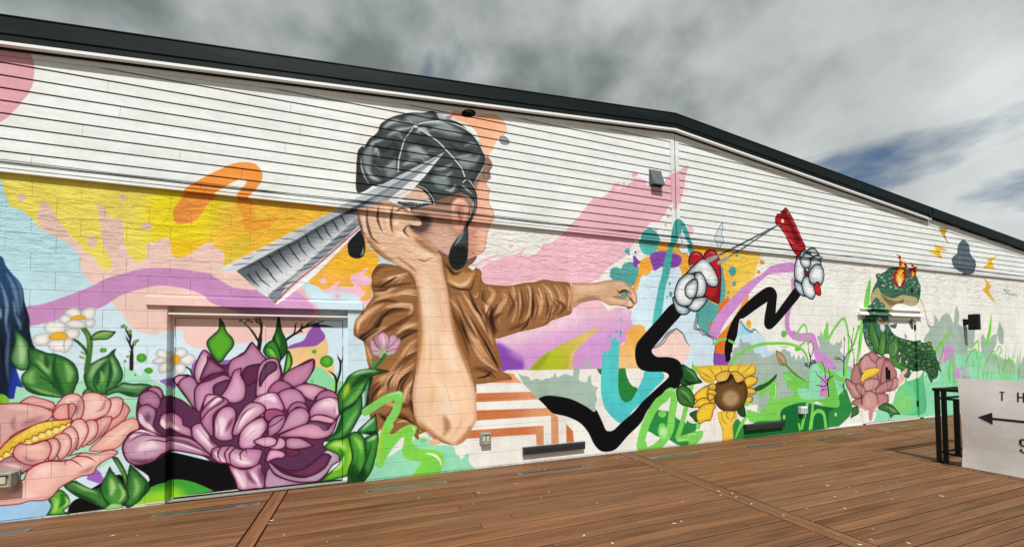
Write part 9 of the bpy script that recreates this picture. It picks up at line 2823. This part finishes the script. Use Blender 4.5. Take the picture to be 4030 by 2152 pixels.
# roof edge
def slope_bar(name, mat, y0, y1, d0, d1, xa, xb, parent=B):
    xs = [xa, xb] if not (xa < RIDGE_X < xb) else [xa, RIDGE_X, xb]
    v = []
    for x in xs:
        z = roof_z(x); v += [(x,y0,z+d0),(x,y1,z+d0),(x,y1,z+d1),(x,y0,z+d1)]
    fs = []
    for i in range(len(xs)-1):
        a = 4*i; b = a+4
        for k in range(4): fs.append((a+k, a+(k+1)%4, b+(k+1)%4, b+k))
    fs += [(0,3,2,1), tuple(4*(len(xs)-1)+k for k in range(4))]
    return MB().add(v, fs).build(name, mat, parent)
JOG = 13.1
slope_bar('roof', m_roof, -.10, 16.3, -.10, -.004, XL-.1, XR+.1)
for a, b in ((XL-.2,-5.4),(-5.4,-.32),(-.32,3.05),(3.05,RIDGE_X),(RIDGE_X,9.2),(9.2,JOG),(JOG,16.6),(16.6,XR+.2)):
    slope_bar('fascia_board', m_fascia, -.110-(.012 if a >= JOG else 0), -.086, -.182-(.03 if a >= JOG else 0), 0.0, a+.002, b-.002)
for xj in (-5.4, -.32, 3.05, 9.2, 16.6):
    slope_bar('joint_cover', m_fascia, -.1125-(.012 if xj > JOG else 0), -.109, -.186, -.002, xj-.05, xj+.05)
slope_bar('drip_edge', m_fascia, -.118, -.08, .0005, .010, XL-.2, XR+.2)
slope_bar('lower_fascia', m_fascia, -.0985, .02, -.268, -.1825, XL-.1, JOG-.02)
slope_bar('soffit', m_fascia, -.084, .02, -.205, -.105, JOG-.018, XR+.1)
slope_bar('eave_trim', m_bright, -.112, -.06, -.304, -.272, XL-.1, JOG-.05)
slope_bar('eave_trim', m_white, -.050, .0, -.262, -.2505, JOG-.048, XR+.1)
slope_bar('eave_shade_strip', m_shadow, -.034, .011, -.319, -.262, XL-.05, JOG-.05)  # dark bar paints in the shade between eave trim and frieze
slope_bar('frieze_board', m_side, -.028, .011, -.372, -.3195, XL-.05, JOG-.05)
slope_bar('frieze_board', m_side, -.028, .011, -.38, -.264, JOG-.048, XR)
MB().box(JOG-.17, JOG-.02, -.122, -.05, roof_z(JOG)-.262, roof_z(JOG)-.176).build('end_block', m_fascia, B)

# ------------------------------------------------------------------ left double door (part of the building)
DY = .11
dr = MB()
dr.box(D1[0], -2.185, DY-.004, .18, 0, 2.1495); dr.box(-.344, D1[1], DY-.004, .18, 0, 2.1495); dr.box(D1[0], D1[1], DY-.004, .18, 2.15, 2.283)
door = dr.build('double_door', m_door, B)
for xa, xb in ((-2.178,-1.269),(-1.261,-.351)):
    MB().box(xa, xb, DY-.003, DY+.05, .030, 2.142).build('door_leaf', m_door, door, bevel=.0015)
MB().box(-1.275, -1.247, DY-.011, DY-.0035, .05, 2.14).build('astragal', m_door, door, bevel=.003)
MB().prism([(.016,2.180),(.016,2.200),(DY,2.206),(DY,2.180)], D1[0]+.003, D1[1]-.003).build('drip_cap', m_white, door)
MB().box(-2.1825, -.3465, DY+.012, .16, .0, 2.1495).build('door_gap', m_shadow, door)
MB().box(D1[0]+.01, D1[1]-.01, .03, DY-.006, .0, .012).build('threshold', m_grey, door)
for x in (-2.181, -.349):
    for z in (.35, 1.06, 1.79):
        MB().tube([(x, DY-.004, z), (x, DY-.004, z+.12)], .010, 8).build('hinge', m_door, door)
# jambs of the opening and the steel lintel over it
MB().box(D1[0]-.0005, D1[0]+.002, .002, DY-.005, 0, D1[2]).build('door_jamb', m_door, B)
MB().prism([(-.034,2.281),(-.034,2.376),(-.010,2.384),(.004,2.384),(.004,2.281)], -2.414, -.091).build('lintel', m_door, B)
# ------------------------------------------------------------------ right double door
rd = MB()
rd.box(D2[0], 10.42, -.012, .1, 0, D2[2]); rd.box(12.47, D2[1], -.012, .1, 0, D2[2]); rd.box(10.42, 12.47, -.012, .1, 2.36, D2[2])
rdoor = rd.build('double_door', m_door, B)
for xa, xb in ((10.425,11.326),(11.336,12.465)):
    MB().box(xa, xb, .026, .07, .03, 2.352).build('door_leaf', m_door, rdoor, bevel=.003)
MB().box(11.322, 11.342, .016, .0255, .05, 2.35).build('astragal', m_door, rdoor)
MB().box(10.42, 12.47, .072, .09, .0, 2.36).build('door_gap', m_shadow, rdoor)
for z in (2.14, 1.2, .3): MB().box(12.44, 12.475, -.002, .025, z, z+.13).build('hinge', m_dark, rdoor)
MB().box(11.27, 11.305, -.012, .025, .98, 1.27).build('handle', m_dark, rdoor, bevel=.005); MB().box(11.36, 11.385, -.012, .025, .98, 1.2).build('handle', m_dark, rdoor, bevel=.005)
MB().prism([(-.085,2.452),(-.085,2.470),(-.02,2.53),(.004,2.53),(.004,2.452)], 10.27, 12.66).build('door_canopy', m_door, B)
MB().prism([(-.060,2.592),(-.060,2.606),(.004,2.624),(.004,2.592)], 10.36, 12.66).build('door_canopy', m_door, B)
MB().box(9.2, 13.4, -.012, .003, .0, .028).build('threshold', m_white, B)

# ------------------------------------------------------------------ things fixed to the wall
def floodlight(name, x0, x1, z0, z1, label, dep=.075):
    t = tag(empty(name, ((x0+x1)/2, -.004, z0)), label, 'wall light', 'twin lens flood lights low on the mural wall')
    w = (x1-x0)/2; h = z1-z0; f = .018
    m = MB().box(-w, w, -dep*.72, 0, 0, h)
    m.box(-w, w, -dep, -dep*.72-.0005, 0, f); m.box(-w, w, -dep, -dep*.72-.0005, h-f, h); m.box(-w, -w+f, -dep, -dep*.72-.0005, f+.0005, h-f-.0005); m.box(w-f, w, -dep, -dep*.72-.0005, f+.0005, h-f-.0005)
    m.build('housing', m_grey, t, bevel=.003)
    MB().box(-w-.012, w+.012, -.012, .003, -.012, h+.012).build('back_plate', m_grey, t)
    for s in (-1, 1):
        MB().box(s*w*.42-w*.24, s*w*.42+w*.24, -dep*.86, -dep*.72-.001, h*.24, h*.78).build('lens', m_lens, t, bevel=.004)
    return t
floodlight('flood_light', -3.74, -3.45, .375, .515, 'grey twin lens flood light on the big pink flower at left edge', .10)
floodlight('flood_light', 1.525, 1.672, .36, .512, 'small grey twin lens flood light below the orange stripes')
def barlight(x0, x1, z0, z1, label):
    t = tag(empty('wall_washer', ((x0+x1)/2, -.004, z0)), label, 'wall light', 'long dark linear lights low on the wall')
    w = (x1-x0)/2; h = z1-z0
    MB().prism([(-.058,0),(-.058,h*.84),(-.050,h),(-.012,h),(-.012,0)], -w, w).build('housing', m_char, t, bevel=.003)
    MB().box(-w-.004, -w-.0005, -.060, -.010, -.003, h+.003).build('end_cap', m_char, t); MB().box(w+.0005, w+.004, -.060, -.010, -.003, h+.003).build('end_cap', m_char, t)
    MB().box(-w+.05, w-.05, -.0595, -.0585, h*.40, h*.43).build('seam', m_dark, t)
    for s in (-1, 1): MB().box(s*w*.7-.03, s*w*.7+.03, -.0115, .004, h*.3, h*.7).build('bracket', m_char, t)
barlight(2.19, 3.245, .138, .25, 'long dark linear wall light under the orange stripes')
barlight(6.75, 7.79, .158, .272, 'long dark linear wall light right of the sunflower')
t = tag(empty('outlet_box', (8.36, -.004, .38)), 'small white outlet box on the dark green paint', 'outlet box')
MB().box(-.09, .09, -.07, .004, 0, .145).build('housing', m_plast, t, bevel=.006); MB().box(-.075, .075, -.088, -.0705, .012, .135).build('cover', m_plast, t, bevel=.005)
for s in (-1, 1): MB().box(s*.035-.018, s*.035+.018, -.0905, -.0885, .04, .105).build('socket', m_grey, t)
t = tag(empty('vent_hood', (4.772, -.012, 4.62)), 'grey slanted vent hood on the white siding near the ridge', 'vent')
W = .118
MB().add([(-W,-.02,.262),(W,-.02,.262),(W,-.115,.01),(-W,-.115,.01),(-W,.004,.262),(W,.004,.262),(W,.004,0),(-W,.004,0),(-W,-.115,-.012),(W,-.115,-.012)],
    [(0,1,2,3),(0,4,5,1),(1,5,6,9,2),(0,3,8,7,4),(3,2,9,8),(7,8,9,6)]).build('hood', m_hood, t)
MB().box(-W-.02, W+.02, -.013, -.009, -.01, .282).build('flange', m_hood, t)
MB().box(-W+.012, W-.012, -.1, -.012, -.016, -.0125).build('flap', m_dark, t)
t = tag(empty('wall_sconce', (14.60, -.004, 2.36)), 'black square wall sconce on a short arm among painted grey leaves', 'wall light')
MB().box(-.062, .062, -.016, .004, -.085, .085).build('back_plate', m_dark, t, bevel=.004); MB().box(-.045, .045, -.0895, -.0165, -.075, .075).build('arm', m_dark, t, bevel=.004)
MB().box(-.06, .06, -.275, -.09, -.205, .195).build('lamp_body', m_dark, t, bevel=.006); MB().box(-.045, .045, -.26, -.105, -.211, -.2055).build('lens', m_lens, t)
for dz, lab, ph in ((3.752, 'thin black cable clipped along the foot of the siding, upper of two', 0.3), (3.738, 'thin black cable clipped along the foot of the siding, lower of two', 1.7)):
    pts = [(x, -.034-.004*(dz < 3.745), dz+.006*math.sin(x*1.3+ph)+.004*math.sin(x*3.1+ph*2)) for x in np.arange(-5, 19.5, .25)]
    tag(MB().tube(pts, .0042, 5).build('wall_cable', m_dark), lab, 'cable', 'cables along the foot of the siding')

# ------------------------------------------------------------------ strip lights let into the deck
strips = [(-3.95,-3.14,-.37,'short pale strip light set in the deck below the big pink flower'),(-2.17,-1.18,-.405,'deck strip light in front of the painted black patch and double door'),
 (-.06,.945,-.445,'deck strip light in front of the mint and green paint'),(1.94,2.98,-.48,'deck strip light below the dark linear light under orange stripes'),
 (4.14,5.09,-.50,'deck strip light in front of the light green looped letters'),(6.12,7.1,-.54,'deck strip light below the dark linear light right of the sunflower'),
 (8.04,9.1,-.515,'deck strip light left of the dripping pink peony'),(10.07,11.1,-.44,'deck strip light before the right double door'),(11.95,12.9,-.38,'deck strip light farthest from the camera, beside the black railing')]
t0 = None
for x0, x1, yc, lab in strips:
    t = tag(empty('deck_light', ((x0+x1)/2, yc, .0)), lab, 'deck light', 'strip lights set into the deck'); w = (x1-x0)/2
    m = MB().box(-w, w, -.034, -.026, -.02, .0065).box(-w, w, .026, .034, -.02, .0065).box(-w, -w+.03, -.0255, .0255, -.02, .0065).box(w-.03, w, -.0255, .0255, -.02, .0065)
    m.build('frame', m_alu, t)
    MB().box(-w+.031, w-.031, -.0255, .0255, -.02, .0045).build('lens', m_glass, t)

# ------------------------------------------------------------------ railing and banner at the right
RX, RY = 7.99, -2.265
t = tag(empty('railing', (RX, RY, 0)), 'black metal railing with square posts and wire mesh behind the white banner', 'railing')
def post(x, y, s, h):
    p = MB().box(x-s, x+s, y-s, y+s, .012, h).build('post', m_dark, t, bevel=.003)
    MB().box(x-s-.035, x+s+.035, y-s-.035, y+s+.035, .0015, .0115).build('base_plate', m_dark, t); return p
H = 1.10
post(0, .02, .024, H-.045); post(-.004, -.055, .024, H-.045); post(.0, -1.55, .024, H-.045); post(1.9, .02, .024, H-.045)
MB().box(-.035, .035, -1.6, .06, H-.044, H).build('top_rail', m_dark, t, bevel=.003); MB().box(.036, 1.95, -.015, .055, H-.0445, H-.001).build('top_rail', m_dark, t, bevel=.003)
for z in (.13, .93): MB().box(-.016, .016, -1.52, -.084, z, z+.03).build('cross_rail', m_dark, t)
for z in (.13, .93): MB().box(.029, 1.87, .005, .035, z, z+.03).build('cross_rail', m_dark, t)
MB().box(-.018, .018, -.21, -.155, .161, .929).build('picket', m_dark, t); MB().box(-.018, .018, -.30, -.265, .161, .929).build('picket', m_dark, t)
g = MB()
for i in range(30): g.box(-.003, .003, -.32-.04*i-.0025, -.32-.04*i+.0025, .161, .929)
for i in range(19): g.box(-.0065, -.0032, -1.5, -.302, .18+.04*i-.0025, .18+.04*i+.0025)
g.build('wire_mesh', m_dark, t)['kind'] = 'stuff'
# banner: slightly rippled sheet, hung on the railing, facing left
BX = 7.9
def bx(y, z):
    return BX+.012*math.sin((y+2.5)*5.2)*math.sin(z*2.6)+.016*math.sin(z*4.6+1.0)*(.4+.6*min(1, (-2.5-y)*1.2+.4))-(.03*max(0, .3-z)*max(0, 1-(-2.5-y)*3))
NY, NZ = 40, 30; Y0, Y1, ZB, ZT = -2.515, -4.75, .012, 1.262
v = []; f = []
for k in (0, 1):
    for j in range(NZ+1):
        for i in range(NY+1):
            y = Y0+(Y1-Y0)*i/NY; z = ZB+(ZT-ZB)*j/NZ
            y += -.02*math.sin(z*3.0)*(i == 0)
            v.append((bx(y, z)+.0016*k, y, z))
N = (NY+1)*(NZ+1)
for j in range(NZ):
    for i in range(NY):
        a = j*(NY+1)+i; f.append((a,a+1,a+NY+2,a+NY+1)); f.append((N+a+1,N+a,N+a+NY+1,N+a+NY+2))
M = Mat('banner_vinyl', .42, spec=.5); _p = M.pos(); M.color(M.ramp(M.noise(_p, 3.2, 5, .6), [(.3, (.80,.797,.78)), (.65, (.90,.898,.885))])); M.bump(M.noise(_p, 2.6, 4), .03, .3)
banner = tag(MB().add(v, f).build('banner_sign', M.m, smooth=True), 'white vinyl banner with black left arrow hung on the black railing', 'banner')
m_ink = plain('black_ink', (.008,.008,.010), .45)
def ink(name, polys):
    m = MB()
    for P in polys:      # flat print laid on the sheet, 2 mm proud, subdivided to follow the ripple
        for q in P:
            (y0, z0), (y1, z1), (y2, z2), (y3, z3) = q; n = 6
            vs = []
            for b in range(n+1):
                for a in range(n+1):
                    s, r = a/n, b/n
                    y = (y0*(1-s)+y1*s)*(1-r)+(y3*(1-s)+y2*s)*r; z = (z0*(1-s)+z1*s)*(1-r)+(z3*(1-s)+z2*s)*r
                    vs.append((bx(y, z)-.0025, y, z))
            m.add(vs, [(b*(n+1)+a, b*(n+1)+a+1, (b+1)*(n+1)+a+1, (b+1)*(n+1)+a) for b in range(n) for a in range(n)])
    return m.build(name, m_ink, banner)
def rect(y0, y1, z0, z1): return [(y0,z0),(y1,z0),(y1,z1),(y0,z1)]
ink('letter_t', [[rect(-2.905,-2.949,1.099,1.112)], [rect(-2.9205,-2.9335,.99,1.099)]])
ink('letter_h', [[rect(-3.056,-3.070,.99,1.114)], [rect(-3.103,-3.117,.99,1.114)], [rect(-3.070,-3.103,1.045,1.06)]])
ink('arrow', [[[(-2.700,.742),(-2.838,.66),(-2.838,.742),(-2.700,.7425)], [(-2.700,.742),(-2.700,.7425),(-2.838,.742),(-2.838,.825)]], [rect(-2.838,-3.5,.726,.757)]])
sw = .021
ink('letter_s', [[rect(-3.07,-3.17,.50,.50+sw)], [rect(-3.055,-3.055-sw,.44,.505)], [rect(-3.065,-3.16,.42,.42+sw)], [rect(-3.16,-3.16-sw,.35,.425)], [rect(-3.07,-3.165,.335,.335+sw)], [rect(-3.055,-3.055-sw,.35,.385)]])

# ------------------------------------------------------------------ fallen petals on the deck
m_pet = plain('dry_petal', (.62,.55,.42), .7)
pm = []
for q in range(4):
    k = 7; vs = [(0,0,.008)]
    for i in range(k):
        a = 2*math.pi*i/k; r = (.011+.007*rnd.random())*(1.5 if i in (0, 3) else 1)
        vs.append((r*math.cos(a)*1.35, r*math.sin(a)*.8, .0015+.006*rnd.random()))
    me = bpy.data.meshes.new('fallen_petal'); me.from_pydata(vs, [], [(0,1+i,1+(i+1)%k) for i in range(k)]); me.materials.append(m_pet); pm.append(me)
lit = MB()
for i in range(420):
    x = rnd.uniform(-4.2, 13) if i % 3 else rnd.gauss(3.0, 1.6); y = -.004-abs(rnd.gauss(0, .016)); s = rnd.uniform(.004, .015); a = rnd.uniform(0, 3.1); h = rnd.uniform(.002, .009)
    c, d = math.cos(a)*s, math.sin(a)*s*.6
    lit.add([(x-c,y-d*.4,.001),(x+d*.5,y-.004,.001),(x+c,y+d*.3-.002,.001),(x-d*.3,y-.002,.001+h)], [(0,1,3),(1,2,3),(2,0,3)])
tag(lit.build('leaf_litter', plain('litter_brown', (.085,.055,.032), .9, 0, .5, 0, 40)), 'thin line of brown leaf litter along the foot of the wall', 'litter', kind='stuff')
spots = [(-2.292, -0.816), (-2.07, -0.902), (-0.865, -0.379), (-0.945, -0.979), (-0.763, -1.391), (-0.365, -1.68), (-0.278, -1.62), (0.537, -0.876), (1.086, -1.302), (1.237, -0.974), (1.785, -0.831), (1.872, -1.409), (2.386, -1.787), (2.909, -2.495), (3.292, -2.115), (2.812, -2.506), (3.722, -1.062), (3.881, -1.065), (3.777, -1.332), (2.017, -2.63), (1.856, -2.414), (2.386, -0.147), (2.285, -0.414), (2.38, -0.411), (3.07, -0.443), (3.685, -0.29), (5.869, -0.876), (3.953, -1.985), (3.977, -2.205), (3.959, -2.416), (4.036, -2.1), (4.978, -1.082), (5.355, -2.328), (5.53, -2.466), (5.426, -2.599), (5.917, -2.588), (4.753, -2.864), (4.375, -2.726), (4.453, -3.279), (4.417, -3.549), (3.996, -3.416), (4.187, -3.398), (4.016, -3.236), (7.802, -1.47), (7.548, -0.421), (7.819, -2.633), (6.891, -2.623), (6.164, -3.03), (5.738, -2.746), (5.882, -1.644), (5.514, -2.888), (8.085, -1.968), (7.4, -3.194), (3.985, -2.753)]
for i in range(12):
    spots.append((rnd.choice([3.88, 4.11, 7.66, -.965, -1.12, rnd.uniform(0, 9), rnd.uniform(0, 9)])+rnd.uniform(-.02, .02), rnd.uniform(-3.6, -.3)))
for i, (x, y) in enumerate(spots):
    o = link('fallen_petal', pm[i % 4], None, (x, y, .002)); o.rotation_euler = (0, 0, rnd.uniform(0, 6.3)); s = rnd.uniform(.4, .85); o.scale = (s, s, s)
    tag(o, 'small pale dry petal lying on the brown deck', 'petal', 'pale petals scattered over the deck')
